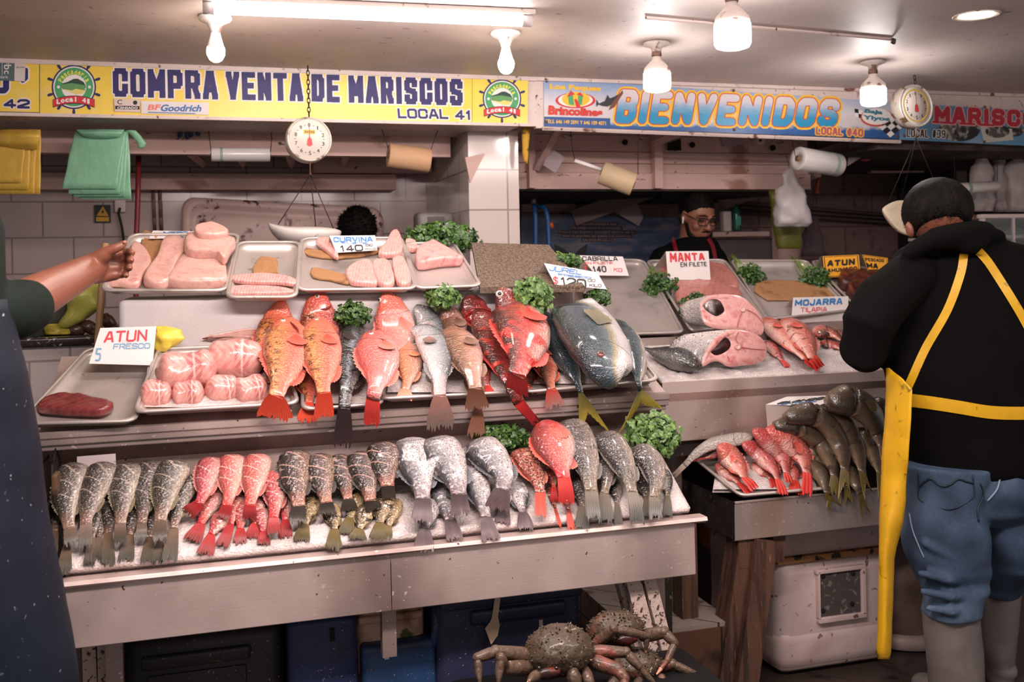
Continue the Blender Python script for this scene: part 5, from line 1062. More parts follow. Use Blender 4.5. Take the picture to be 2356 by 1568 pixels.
fish(S_, 'first top-layer red snapper beside the grey bass, tail swung aside', [(486, 1070), (476, 1098), (470, 1132), (458, 1158)], 54, LOW, (430, 1184), 36, .035, GL, -1, tuck=True)
fish(S_, 'second top-layer red snapper counted from the grey bass', [(534, 1064), (531, 1092), (529, 1132), (522, 1162)], 56, LOW, (512, 1196), 34, .035, GL, -1, tuck=True)
fish(S_, 'third top-layer red snapper counted from the grey bass', [(592, 1064), (587, 1094), (580, 1136), (575, 1162)], 60, LOW, (574, 1194), 32, .035, GL, -1, tuck=True)
fish(S_, 'fourth red snapper from the grey bass, lying lower against the dark perch', [(634, 1100), (634, 1132), (632, 1166), (630, 1190)], 54, LOW, (629, 1232), 32, .018, GL, -1, tuck=True)
for lab, pts, W_, tl_, tw__ in (
    ('under-layer red snapper whose tail fans out below the first red snapper', [(500, 1120), (480, 1165), (462, 1204)], 46, (440, 1246), 42),
    ('red snapper tail hanging lowest, darkest of the red tails', [(516, 1180), (495, 1215), (486, 1228)], 38, (470, 1279), 40),
    ('under-layer red snapper below the second red snapper', [(548, 1140), (536, 1180), (530, 1205)], 40, (508, 1262), 32),
    ('under-layer red snapper below the gap between second and third snapper', [(558, 1150), (555, 1190), (553, 1215)], 38, (552, 1249), 32),
    ('under-layer red snapper directly below the third red snapper', [(590, 1150), (590, 1185), (586, 1205)], 36, (580, 1240), 40),
    ('under-layer red snapper tail below the third and fourth snapper', [(598, 1170), (604, 1205), (606, 1222)], 34, (607, 1254), 30),
    ('under-layer red snapper tail touching the first dark perch', [(650, 1130), (655, 1170), (656, 1195)], 36, (658, 1235), 32)):
    fish(S_, lab, pts, W_, LOW, tl_, tw__, .0, GL, -1, dors=False)
p_ = 'perch'
fish(p_, 'first scored dark perch beside the red snappers', [(680, 1060), (678, 1092), (683, 1132), (688, 1164)], 70, LOW, (684, 1206), 42, .035, GL, -1, tuck=True)
fish(p_, 'second scored dark perch counted from the red snappers', [(734, 1066), (738, 1096), (746, 1134), (752, 1156)], 64, LOW, (752, 1188), 46, .035, GL, -1, tuck=True)
fish(p_, 'third scored dark perch counted from the red snappers', [(782, 1064), (788, 1092), (796, 1124), (801, 1148)], 54, LOW, (804, 1174), 40, .030, GL, -1, tuck=True)
fish(p_, 'fourth scored dark perch counted from the red snappers', [(829, 1062), (840, 1092), (848, 1128), (853, 1152)], 66, LOW, (862, 1174), 40, .035, GL, -1, tuck=True)
fish(p_, 'fifth scored dark perch, lying highest against the grey tilapia', [(885, 1044), (884, 1068), (889, 1100), (892, 1118)], 76, LOW, (896, 1148), 32, .045, GL, -1, tuck=True)
for lab, pts, W_, tl_, tw__ in (
    ('under-layer olive perch below the first dark perch', [(722, 1140), (708, 1182), (701, 1205)], 42, (692, 1248), 38),
    ('under-layer olive perch with its fan tail hanging over the ice edge', [(760, 1160), (768, 1195), (769, 1216)], 38, (768, 1268), 40),
    ('under-layer olive perch below the third dark perch', [(822, 1130), (812, 1165), (805, 1190)], 40, (795, 1228), 38),
    ('under-layer olive perch below the fourth dark perch', [(845, 1165), (832, 1200), (827, 1215)], 40, (821, 1244), 44),
    ('under-layer olive perch below the fifth dark perch', [(890, 1140), (878, 1180), (874, 1202)], 46, (866, 1247), 38),
    ('under-layer olive perch squeezed against the first tilapia', [(912, 1150), (900, 1190), (893, 1208)], 36, (884, 1240), 34)):
    fish('olive', lab, pts, W_, LOW, tl_, tw__, .0, GL, -1)
T_ = 'tilapia'
fish(T_, 'first tilapia beside the dark perch, pale silver flank', [(945, 1034), (956, 1066), (967, 1108), (973, 1148)], 84, LOW, (970, 1206), 50, .045, GL, -1, tuck=True)
fish(T_, 'second tilapia counted from the dark perch, largest and rounded', [(1008, 1034), (1028, 1064), (1048, 1106), (1056, 1138)], 90, LOW, (1062, 1188), 46, .05, GL, -1, tuck=True)
fish(T_, 'tilapia tail hanging over the steel edge below the first tilapia', [(985, 1150), (981, 1190), (977, 1214)], 52, LOW, (975, 1270), 48, .0, GL, -1)
fish(T_, 'under-layer tilapia below the second tilapia', [(1012, 1110), (1026, 1165), (1036, 1195)], 62, LOW, (1048, 1243), 40, .0, GL, -1)
fish(T_, 'tilapia with dark hanging tail behind the second tilapia', [(1082, 1090), (1098, 1120), (1110, 1158), (1118, 1190)], 62, LOW, (1133, 1246), 44, .015, GL, -1, tuck=True)
fish(T_, 'tilapia lying under the cilantro bunch with a swung tail', [(1108, 1034), (1138, 1062), (1158, 1096), (1155, 1126)], 78, LOW, (1143, 1172), 58, .05, GL, -1, tuck=True)
fish(T_, 'under-layer tilapia below the tilapia at the cilantro bunch', [(1170, 1100), (1164, 1140), (1160, 1164)], 46, LOW, (1156, 1204), 38, .0, GL, -1)
fish(T_, 'under-layer tilapia whose pale tail points at the spotted scorpionfish', [(1186, 1110), (1196, 1150), (1203, 1178)], 44, LOW, (1212, 1217), 40, .0, GL, 1)
fish('spotted', 'spotted red scorpionfish with a narrow spotted tail', [(1206, 1046), (1222, 1076), (1236, 1104), (1243, 1132)], 60, LOW, (1244, 1192), 28, .03, GL, -1, tuck=True)
fish('spotted', 'spotted red tail hanging beside the barred grunt', [(1290, 1120), (1302, 1150), (1307, 1172)], 26, LOW, (1318, 1220), 18, .0, GL, -1, dors=False)
fish('spotted', 'thin brown tail below the bright rockfish', [(1262, 1120), (1272, 1150), (1278, 1170)], 16, LOW, (1290, 1214), 8, .0, GL, -1, dors=False)
fish('rock', 'bright red rockfish with a white belly on the lower bed', [(1258, 968), (1270, 1010), (1284, 1055), (1298, 1100)], 92, LOW, (1306, 1160), 40, .06, GL, -1, pect=(.22, -.1))
fish('rock', 'small red tail under the bright red rockfish', [(1268, 1070), (1272, 1105), (1274, 1120)], 30, LOW, (1276, 1154), 20, .01, GL, -1, dors=False)
g_ = 'grunt'
fish(g_, 'barred grey grunt beside the bright red rockfish', [(1314, 988), (1330, 1014), (1346, 1054), (1354, 1096), (1361, 1130)], 72, LOW, (1368, 1196), 36, .05, GL, -1, tuck=True)
fish(g_, 'under-layer grunt below the barred grunt', [(1328, 1080), (1337, 1130), (1341, 1165)], 46, LOW, (1340, 1218), 36, .0, GL, -1)
fish(g_, 'small brown grunt between two larger grunts', [(1384, 1034), (1395, 1062), (1396, 1100), (1391, 1134)], 46, LOW, (1393, 1206), 42, .025, GL, -1, tuck=True)
fish(g_, 'narrow grunt tail below the small brown grunt', [(1414, 1100), (1418, 1140), (1420, 1160)], 26, LOW, (1425, 1214), 22, .0, GL, -1, dors=False)
fish(g_, 'long grunt in front of the hanging yellowtail tail', [(1396, 1014), (1420, 1042), (1441, 1086), (1455, 1132)], 64, LOW, (1469, 1204), 36, .05, GL, -1, tuck=True)
fish(g_, 'pinkish grunt under the light cilantro bunch', [(1472, 1044), (1498, 1064), (1508, 1102), (1506, 1144)], 58, LOW, (1510, 1194), 32, .04, GL, -1, tuck=True)
fish(g_, 'under-layer grunt below the light cilantro bunch', [(1474, 1080), (1484, 1120), (1489, 1150)], 34, LOW, (1492, 1188), 28, .0, GL, -1)
fish(g_, 'thin brown grunt at the far end of the lower ice bed', [(1526, 1080), (1534, 1110), (1536, 1140)], 28, LOW, (1537, 1188), 24, .0, GL, 1, dors=False)
# ---------------------------------------------------------------- low table
GT = 'fish on the low table'; nr = Vector((0, -.55, .83))
fish('pale', 'pale slim fish curling its tail over the tray edge', [(1730, 1004), (1680, 1012), (1636, 1022), (1600, 1044), (1575, 1070)], 30, TAB, (1548, 1096), 12, .006, GT, -1, dors=False)
s_ = 'slimred'
fish(s_, 'red rockfish lying flat at the tray end of the low table', [(1652, 1026), (1678, 1050), (1702, 1082), (1713, 1098)], 56, TAB, (1738, 1124), 28, .022, GT, 1)
fish(s_, 'red rockfish under the flat one at the tray corner', [(1648, 1066), (1678, 1090), (1700, 1110)], 38, TAB, (1730, 1138), 22, .0, GT, 1)
fish(s_, 'slim dark-backed red rockfish in the middle of the red pile', [(1708, 1020), (1742, 1040), (1774, 1074), (1790, 1102)], 44, TAB, (1804, 1138), 26, .024, GT, 1)
fish(s_, 'slim red rockfish with raised head, highest in the red pile', [(1732, 990), (1768, 1014), (1798, 1048), (1810, 1088)], 50, TAB, (1816, 1112), 20, .034, GT, 1)
fish(s_, 'bright red rockfish with spiny back against the brown whiting', [(1762, 990), (1804, 1006), (1842, 1048), (1857, 1088)], 60, TAB, (1858, 1138), 28, .03, GT, 1)
fish(s_, 'under-layer red rockfish with orange tail in the red pile', [(1732, 1066), (1762, 1088), (1775, 1100)], 36, TAB, (1788, 1120), 26, .0, GT, 1)
fish(s_, 'under-layer red rockfish with a square tail beside the whiting', [(1812, 1068), (1826, 1090), (1830, 1104)], 38, TAB, (1830, 1134), 30, .0, GT, 1)
fish(s_, 'thin red tail lying across the ice beside the pale slim fish', [(1660, 1040), (1640, 1049), (1622, 1053)], 14, TAB, (1584, 1061), 6, .0, GT, 1, dors=False)
w_ = 'whiting'
fish(w_, 'brown whiting on top of the pile, nearest the folded price card', [(1806, 962), (1866, 952), (1912, 984), (1936, 1040), (1944, 1080)], 50, TAB, ((1928, 1150), (1958, 1140)), 0, .05, GT, 1)
fish(w_, 'brown whiting below the top one, beside the spiny red rockfish', [(1780, 980), (1838, 982), (1888, 1020), (1914, 1070), (1920, 1096)], 46, TAB, ((1900, 1170), (1938, 1166)), 0, .03, GT, 1)
fish(w_, 'brown whiting in the middle of the whiting pile', [(1892, 946), (1940, 974), (1968, 1030), (1984, 1085)], 46, TAB, ((1990, 1150), (2012, 1140)), 0, .04, GT, 1)
fish(w_, 'largest dark whiting crossing the top of the pile', [(1904, 928), (1955, 922), (2000, 950), (2022, 1000), (2034, 1030)], 66, TAB, ((2030, 1080), (2060, 1070)), 0, .07, GT, 1)
fish(w_, 'brown whiting nearest the yellow apron', [(1980, 995), (2006, 1036), (2024, 1088)], 38, TAB, ((2020, 1150), (2044, 1146)), 0, .03, GT, 1)
fish(w_, 'under-layer whiting behind the bright red rockfish', [(1856, 1026), (1886, 1056), (1902, 1084)], 36, TAB, ((1918, 1140), (1936, 1130)), 0, .01, GT, 1)
fish(w_, 'pinkish whiting lowest in the pile, tail over the steel front', [(1866, 1064), (1892, 1098), (1904, 1134)], 38, TAB, ((1908, 1184), (1940, 1168)), 0, .01, GT, 1)
fish(w_, 'whiting with the lowest yellow forked tail on the steel front', [(1952, 1076), (1968, 1112), (1978, 1136)], 34, TAB, ((1986, 1190), (2006, 1184)), 0, .008, GT, 1)
fish(w_, 'dark whiting behind the largest whiting, beside the apron bib', [(2000, 935), (2034, 945), (2056, 985)], 48, TAB, None, 0, .04, GT, 1)
fish(w_, 'under-layer whiting with frayed tail in the middle of the pile', [(1920, 1050), (1938, 1090), (1948, 1118)], 34, TAB, ((1944, 1168), (1966, 1160)), 0, .0, GT, 1)
# ---------------------------------------------------------------- middle counter
GM = 'fish on the second stall counter'
fish('tuna', 'black bonito lying on ice in front of the empty grey tray', [(1606, 846), (1574, 830), (1526, 815), (1480, 800)], 60, MID, None, 0, .0, GM, 1, dors=False, thick=.7)
for lab, pts, W_, tl_, tw__, ly in (
    ('reddish flat rockfish nearest the cut fish chunks', [(1760, 732), (1792, 764), (1830, 802), (1854, 826)], 56, (1884, 843), 22, .02),
    ('broad reddish rockfish beside the card lettered MOJARRA', [(1806, 735), (1834, 764), (1858, 800), (1870, 824)], 66, (1890, 846), 24, .03),
    ('thin red rockfish under the reddish flat rockfish', [(1765, 785), (1784, 810), (1799, 828)], 30, (1814, 842), 16, .0),
    ('reddish mojarra below the card lettered MOJARRA', [(1872, 768), (1905, 764), (1938, 782)], 48, None, 0, .01),
    ('small red fish below the mojarra, beside the black sleeve', [(1886, 790), (1916, 793), (1940, 805)], 34, None, 0, .0)):
    fish('redbrown' if 'mojarra' in lab or 'small red' in lab else 'slimred', lab, pts, W_, MID, tl_, tw__, ly, GM, 1)
# ---------------------------------------------------------------- cut fish
fl_w = flesh('white_fillet_flesh', [(.3, '#cb9488'), (.55, '#d9aa9e'), (.75, '#c08378')], stripe=('#cf6f66', 24, .66, .76)); fl_p = flesh('pink_fillet_flesh', [(.3, '#cc8780'), (.55, '#d9a29b'), (.75, '#bf6f6e')], lines=('#e6c0b8', 1.0 * 170, .32), dirn=(1, .25), stripe=('#d2605f', 26, .64, .74)); fl_r = flesh('rolled_fish_flesh', [(.3, '#eeb5ac'), (.5, '#f0c8c0'), (.75, '#e59a94')], stripe=('#c83c46', 17, .60, .70), lines=('#e8828a', 120, .4), dirn=(1, .2)); fl_s = flesh('steak_flesh', [(.3, '#cb8b88'), (.5, '#d9a39e'), (.72, '#bd6c6c')], stripe=('#b8404a', 16, .66, .76)); fl_t = flesh('tuna_flesh', [(.3, '#5f2628'), (.6, '#7c3434'), (.8, '#481c1f')], lines=('#934a48', 140, .3), dirn=(.3, 1)); fl_m = flesh('ray_flesh', [(.3, '#a9645c'), (.6, '#bb7a70'), (.8, '#955450')], lines=('#d0a096', 90, .14))
m_paper = M('kraft_paper', '#9c7048', .7, spots=[('#6f4a2c', 16, .56, .68)], bump=(30, .5)); GF = 'pieces of fish on the fillet trays'
FI = lambda lab, poly, th, mat=fl_w, lay=.002, pr=FIL, nm='fish_fillet', gr=GF, **k: blob(nm, lab, 'fillet', poly, pr, th, mat, gr, lay, **k)
FI('ragged pale belly piece just behind the pointing hand', [(307, 566), (332, 576), (350, 613), (332, 639), (318, 664), (275, 662), (239, 656), (275, 639), (298, 613)], .022)
FI('long rounded fillet between the belly piece and the square fillets', [(381, 560), (424, 563), (428, 589), (408, 619), (388, 664), (334, 662), (337, 639), (361, 606)], .032)
FI('large square fillet at the tray front with a seam', [(431, 593), (491, 595), (517, 615), (522, 642), (511, 664), (387, 664), (398, 635)], .034)
FI('thick fillet with a dark spot lying on the square fillet', [(431, 556), (491, 552), (542, 566), (530, 590), (516, 612), (494, 600), (431, 594)], .036, lay=.03)
FI('small pink end piece on top of the heap of fillets', [(450, 536), (487, 526), (527, 546), (500, 556), (455, 554)], .03, lay=.058)
FI('upper of two long pink fillets on the narrow tray', [(526, 644), (575, 636), (640, 637), (680, 648), (682, 660), (640, 657), (560, 655)], .014, fl_p, lay=.012); FI('lower of two long pink fillets on the narrow tray', [(525, 668), (560, 663), (640, 666), (676, 673), (676, 679), (620, 682), (530, 681)], .014, fl_p)
FI('small pink fillet on brown paper beside the CURVINA card', [(726, 560), (749, 550), (766, 566), (779, 598), (759, 589)], .015, fl_p, lay=.01); FI('tall pink fillet leaning at the tray corner by the large cilantro bunch', [(902, 540), (918, 542), (925, 589), (870, 593), (888, 566)], .022, fl_p)
FI('first ribbed fillet of three, overlapping the crumpled paper', [(795, 632), (820, 610), (852, 608), (872, 658), (832, 660), (805, 655)], .02, fl_p); FI('second ribbed fillet of three on the CURVINA tray', [(856, 612), (890, 605), (908, 658), (872, 660)], .02, fl_p, lay=.006); FI('third ribbed fillet of three, at the tray corner', [(902, 604), (928, 601), (946, 656), (914, 659)], .02, fl_p, lay=.008)
FI('thick pink chunk on the tray below the large cilantro bunch', [(958, 588), (985, 572), (1001, 570), (1060, 605), (1057, 612), (1014, 615), (961, 621)], .035, fl_s); FI('small pink fillet half under the large cilantro bunch', [(933, 560), (955, 562), (958, 580), (936, 578)], .02, fl_p)
for lab, poly, pr in (('brown paper under the white fillets beside the pointing hand', [(325, 537), (351, 537), (411, 558), (353, 612), (332, 589)], FIL), ('torn brown paper with a hole on the narrow fillet tray', [(585, 612), (600, 594), (637, 598), (638, 618), (641, 636), (612, 632), (583, 637)], FIL), ('brown paper strip under the CURVINA card', [(702, 575), (760, 585), (870, 572), (868, 585), (780, 597), (710, 590)], FIL), ('crumpled brown paper beside the three ribbed fillets', [(717, 619), (752, 623), (799, 636), (802, 656), (759, 646), (720, 640)], FIL), ('flat brown paper lining the tray between two cilantro bunches', [(1738, 650), (1830, 648), (1925, 668), (1930, 684), (1764, 692)], TRR)):
    blob('wrapping_paper', lab, 'paper', poly, pr, .008, m_paper, 'brown paper on the trays', .001, wob=.5, tex=7, sm=2)
GR_ = 'rolled pieces on the iced tray'
m_roll = roll_flesh('rolled_fish_skin')
for lab, a_, b_, rp_, ly in (('first small roll at the corner of the iced tray', (320, 908), (398, 904), 36, .026), ('second small roll in the front row of the iced tray', (394, 908), (472, 904), 34, .024), ('third small roll in the front row, with a dark red stripe', (470, 902), (552, 890), 37, .026), ('fourth small roll in the front row, beside the orange rockfish', (538, 904), (618, 892), 37, .026), ('large banded pink roll on top, nearest the fresh tuna card', (356, 856), (500, 846), 47, .062), ('large blood-streaked roll on top, beside the orange rockfish', (470, 826), (612, 824), 48, .056)): roll_piece(lab, a_, b_, rp_, UPP, m_roll, ly, GR_, .92)
FI('flat pale fillet at the back of the iced tray', [(465, 780), (540, 762), (605, 758), (605, 785), (540, 785)], .02, fl_w, .006, UPP, gr=GR_)
tu = blob('tuna_slab', 'dark red slab of fresh tuna alone on the baking tray', 'fish piece', [(86, 944), (116, 919), (166, 918), (216, 926), (262, 938), (245, 955), (212, 959), (110, 953)], UPP, .022, fl_t, None, .0, wob=.2)
for lab, poly in (('large flat ray fillet behind the MANTA card', [(1520, 612), (1660, 610), (1700, 668), (1640, 660), (1580, 690), (1552, 660)]), ('ray fillet at the tray front beside the cut fish chunk', [(1556, 668), (1640, 655), (1705, 676), (1690, 700), (1640, 700), (1600, 740), (1565, 712)])): blob('ray_fillet', lab, 'fillet', poly, TRR, .02, fl_m, 'ray fillets', .001, wob=.25)
m_smoke = M('smoked_flesh', '#4f241b', .4, coat=.4, spots=[('#7a3526', 16, .5, .65), ('#2a1410', 26, .55, .65)], bump=(30, .4))
for lab, poly in (('smoked fish piece under the black and yellow cards', [(1930, 640), (1985, 636), (1990, 665), (1935, 668)]), ('smoked fish piece nearest the black sleeve', [(1945, 668), (1990, 662), (1992, 700), (1960, 704)]), ('smoked fish piece behind the black sleeve', [(1990, 640), (2040, 640), (2040, 690), (1995, 690)])): blob('smoked_fish', lab, 'fish piece', poly, TRR, .05, m_smoke, 'smoked fish pieces', .002, wob=.2, tex=14)
m_skin = fish_mat('chunk_skin', [(.05, '#d8cac4'), (.4, '#b3a6a2'), (.8, '#6f6a6a'), (1, '#4a4747')], speck=('#4d484a', 150, .58, .64)); m_cav = M('belly_cavity', '#2c0c11', .5, coat=.1, spots=[('#7a2430', 14, .5, .62)])
m_blood = M('blood_line', '#b05a5c', .4, coat=.2)
def chunk(label, out, hole, Y, back, lean=.0, seams=(), bone=(0, 0)):
    n_ = Vector((0, -1, lean)).normalized(); p0 = P(*out[len(out) // 2], Y); to_ = on_plane(p0, n_); N = 40
    def loop(pts, k):
        P3 = [to_(x, y) for x, y in pts]; s_ = cr_spline(P3 + [P3[0]], k + 1); return s_[:-1]
    O = loop(out, N); H = loop(hole, N); c = sum(O, Vector()) / N; hc = sum(H, Vector()) / N
    def near(h): return None
    # line both loops up by angle about the hole
    ang = lambda p: math.atan2((p - hc).z, (p - hc).x)
    O = sorted(O, key=ang); H = sorted(H, key=ang)
    t = thing('fish_chunk', label, 'fish piece', c - Vector((0, 0, .06)), 'large cut fish chunks'); mid = [lerp(o, h, .45) + Vector((0, -.006 + .004 * noise.noise(o * 30), 0)) for o, h in zip(O, H)]; rim = [lerp(o, h, .05) + Vector((0, -.003, 0)) for o, h in zip(O, H)]
    mb = MB(); mb.rings([O, rim, mid, H], cap=False); mb.uv = [(q.x * 3, q.z * 3) for q in mb.v]; mb.build('cut_face', fl_s, t, uv=True)
    H2 = [p + Vector((0, .009, 0)) for p in H]; MB().rings([H, [lerp(a, b, .5) + Vector((0, .002, 0)) for a, b in zip(H, H2)], [lerp(p, hc + Vector((0, .009, 0)), .4) for p in H2]]).build('belly_hole', m_cav, t)
    sm_ = MB()
    for cv in seams: sm_.tube(cr_spline([to_(x, y_) + n_ * .0085 + Vector((0, 0, 0)) for x, y_ in cv], 12), [.0006] + [.0016] * 10 + [.0006], 5)
    sm_.build('blood_seam', m_blood, t); bo = to_(*bone) + n_ * .007; MB().lathe([(0, 0), (.011, 0), (.011, .003), (.008, .0035), (.007, .002), (0, .002)], bo, n_, 18).build('backbone', M('bone', '#d8a8a0', .4, coat=.3, vary=.03), t)
    bv_ = Vector(back); rs = []; uv = []
    for k in range(7):
        s_ = k / 6; rs.append([c + (p - c) * (1 - .28 * s_ ** 2) + Vector((bv_.x * s_ * s_, bv_.y * s_, bv_.z * s_)) for p in O])
    mb = MB(); mb.rings(rs); mb.uv = [(s_ / 6 * .3 + .5, .5 + .5 * math.sin(2 * math.pi * q / N)) for s_ in range(7) for q in range(N)]; mb.build('skin', m_skin, t, uv=True); return t
yb = drape(1690, 842, MID, .02)[0].y
chunk('lower cut fish chunk with an open belly, resting on the ice', [(1616, 822), (1640, 783), (1672, 762), (1704, 759), (1736, 766), (1757, 783), (1764, 804), (1760, 826), (1736, 837), (1704, 841), (1675, 843), (1655, 832), (1638, 832), (1616, 843)], [(1634, 809), (1648, 796), (1667, 776), (1680, 785), (1679, 800), (1664, 812), (1646, 817)], yb, (-.155, .05, .01), .25, [[(1697, 792), (1690, 778), (1698, 763)], [(1703, 799), (1730, 803), (1759, 805)]], (1695, 798))
chunk('upper cut fish chunk with a bloody cavity, stacked on the other chunk', [(1610, 698), (1628, 683), (1663, 676), (1704, 681), (1733, 704), (1751, 728), (1758, 752), (1752, 770), (1733, 766), (1695, 759), (1657, 757), (1634, 752), (1619, 742), (1613, 718)], [(1617, 703), (1632, 690), (1652, 689), (1662, 700), (1666, 716), (1650, 727), (1634, 721), (1624, 713)], yb + .06, (-.075, .09, .0), .45, [[(1705, 719), (1697, 740), (1694, 756)], [(1713, 713), (1736, 724), (1755, 746)]], (1706, 713))
# ---------------------------------------------------------------- price cards
def base_Y(pr, px, py, off=.02): return drape(px, py, dict(bed=pr['bed'], front=None, back=None), off)[0].y
B1 = paint('marker_blue', '#3476b8'); R1 = paint('marker_red', '#cf3540'); K1 = paint('marker_black', '#2a2628'); Bf = paint('faded_blue', '#6aa0c4'); Rf = paint('faded_red', '#dc7068')
y = base_Y(FIL, 400, 546); sign('white card on the fillet tray nearest the pointing hand, lettered MERO', [(352, 530), (457, 532), (444, 547), (343, 548)], (y + .08, y), [('MERO', rq(376, 532, 432, 538), B1, .24), ('$120', rq(386, 540, 438, 546), K1, .2), ('$', rq(356, 539, 362, 546), Rf, .15)], foot=(0, .06, -.03))
y = base_Y(FIL, 820, 580) - .01; sign('white card lettered CURVINA with a price of one hundred forty', [(758, 542), (863, 541), (868, 575), (774, 581)], (y + .05, y), [('CURVINA', [(766, 545), (857, 544), (858, 556), (768, 557)], B1, .22), ('FILETE', rq(786, 557, 846, 561), B1, .2), ('140', [(781, 564), (834, 562), (836, 577), (784, 579)], K1, .2), ('00', rq(841, 561, 858, 566), K1, .2), ('KILO', rq(840, 570, 866, 574), K1, .2)], foot=(0, .07, -.05))
y = base_Y(UPP, 280, 835, .03); sign('white card lettered ATUN FRESCO leaning on the baking tray', [(231, 754), (360, 750), (351, 840), (205, 836)], (y + .035, y), [('ATUN', [(243, 762), (340, 757), (338, 784), (238, 788)], R1, .17), ('FRESCO', [(262, 790), (346, 788), (345, 801), (260, 803)], Bf, .17), ('5', [(222, 800), (234, 800), (232, 830), (218, 830)], Bf, .12)], foot=(0, .09, -.05))
y = base_Y(UPP, 1330, 690, .02) - .03; sign('white folded card lettered JUREL FRESCO behind the big yellowtail', [(1252, 605), (1374, 626), (1396, 665), (1277, 654)], (3.10, 3.05), [('JUREL', [(1266, 610), (1340, 622), (1338, 632), (1262, 622)], B1, .17), ('FRESCO', [(1283, 628), (1360, 637), (1362, 641), (1286, 634)], B1, .2), ('$', [(1272, 634), (1284, 636), (1284, 655), (1274, 653)], R1, .12), ('120', [(1288, 636), (1348, 642), (1350, 662), (1292, 656)], K1, .17), ('00', rq(1352, 642, 1370, 648), K1, .17), ('KILO', rq(1356, 652, 1384, 659, .05), K1, .17)], foot=(-.015, .10, -.07))
y = base_Y(TRR, 1410, 634); sign('white card lettered CABRILLA on the empty grey tray', [(1333, 587), (1433, 590), (1447, 634), (1372, 633)], (y + .05, y), [('CABRILLA', [(1339, 589), (1420, 590), (1422, 600), (1340, 600)], K1, .2), ('EN FILETE', [(1342, 602), (1410, 602), (1411, 607), (1344, 608)], R1, .18), ('140', [(1362, 612), (1394, 611), (1396, 626), (1366, 626)], K1, .2), ('KG', rq(1412, 615, 1432, 624, .1), R1, .14), ('$', rq(1344, 611, 1350, 622), R1, .12)], foot=(0, .07, -.06))
y = base_Y(TRR, 1585, 645); sign('white card lettered MANTA EN FILETE in front of the vendor', [(1532, 578), (1630, 577), (1635, 643), (1537, 644)], (y + .02, y), [('MANTA', [(1540, 580), (1620, 582), (1622, 598), (1542, 604)], R1, .22), ('EN FILETE', [(1565, 603), (1626, 602), (1627, 612), (1566, 614)], K1, .17)], foot=(-.01, .10, -.07))
y = base_Y(MID, 1885, 745) + .02; sign('white card lettered MOJARRA TILAPIA beside the black sleeve', [(1825, 684), (1952, 681), (1951, 743), (1820, 746)], (y + .02, y), [('MOJARRA', [(1830, 689), (1939, 685), (1938, 700), (1828, 704)], B1, .24), ('TILAPIA', [(1842, 707), (1903, 706), (1903, 716), (1842, 718)], R1, .16), ('P/FREIR', [(1860, 719), (1898, 717), (1898, 725), (1860, 727)], R1, .15)], foot=(0, .08, -.05))
y = base_Y(MID, 1780, 725) + .03; sign('white slanted card behind the reddish flat rockfish', [(1716, 690), (1778, 687), (1809, 725), (1746, 730)], (y + .05, y), [('RUT', [(1726, 692), (1762, 690), (1764, 699), (1730, 701)], K1, .18), ('80', [(1732, 713), (1762, 711), (1764, 722), (1738, 724)], K1, .18), ('KG', rq(1770, 713, 1790, 721, .1), K1, .12)], foot=(0, .07, -.05))
y = 3.1; sign('white card with ninety written on its flat top, behind the brown whiting', [(1810, 912), (1942, 908), (1880, 934), (1762, 930)], (3.13, 3.10), [('BLANCO', [(1800, 924), (1900, 912), (1890, 918), (1786, 929)], K1, .2), ('ENTERO', [(1800, 928), (1880, 921), (1876, 924), (1796, 931)], B1, .2), ('90', [(1822, 930), (1866, 927), (1858, 934), (1814, 936)], K1, .25)], foot=None)
q = [P(1762, 930, 3.10), P(1880, 934, 3.10), P(1880, 1000, 3.105), P(1768, 1000, 3.105)]
cd = [o for o in COL.objects if o.get('label', '').startswith('white card with ninety')][0]; v = q + [p + Vector((0, .002, 0)) for p in q]
MB().add(v, [(0, 1, 2, 3), (7, 6, 5, 4), (0, 4, 5, 1), (1, 5, 6, 2), (2, 6, 7, 3), (3, 7, 4, 0)]).build('front_fold', m_card_s, cd, False)
m_bk = paint('sign_black', '#1c1a1b'); OR = paint('sign_orange', '#e8a22c')
def bord(mb_, q, to_, e): add_poly(mb_, q, to_, e)
for lab, q, tx in (('black and yellow card lettered ATUN AHUMADO', [(1890, 588), (1978, 584), (1983, 634), (1896, 640)], [('ATUN', [(1904, 599), (1967, 594), (1967, 609), (1903, 613)], .3), ('AHUMADO', [(1903, 618), (1972, 612), (1972, 622), (1904, 627)], .26)]), ('black and yellow card lettered PESCADO, half hidden by the black sleeve', [(1982, 584), (2044, 592), (2044, 640), (2000, 636)], [('PESCADO', [(1990, 592), (2034, 596), (2034, 603), (1992, 600)], .22), ('MA', [(1992, 604), (2020, 606), (2020, 618), (1996, 616)], .3), ('AH', [(1998, 620), (2018, 621), (2018, 631), (2001, 629)], .25)])):
    y = base_Y(TRR, q[3][0], q[3][1]); t = sign(lab, q, (y + .02, y), [], foot=(0, .06, -.05), mat=m_bk); f0 = P(*q[0], y + .02); n_ = (P(*q[1], y + .02) - f0).cross(P(*q[3], y) - f0).normalized(); to_ = on_plane(f0, n_); a_ = MB(); b_ = MB()
    cx = sum(p[0] for p in q) / 4; cy = sum(p[1] for p in q) / 4; ins = lambda k: [(cx + (x - cx) * k, cy + (y_ - cy) * k) for x, y_ in q]
    add_poly(a_, ins(.95), to_, .001); a_.build('orange_field', OR, t, False); add_poly(b_, ins(.89), to_, .0018); b_.build('black_line', m_bk, t, False); c_ = MB(); add_poly(c_, ins(.85), to_, .0026); c_.build('orange_centre', OR, t, False); d_ = MB()
    for s_, qq, wt in tx: word(d_, s_, qq, to_, .0036, wt, 0, .5)
    d_.build('lettering', m_bk, t, False)
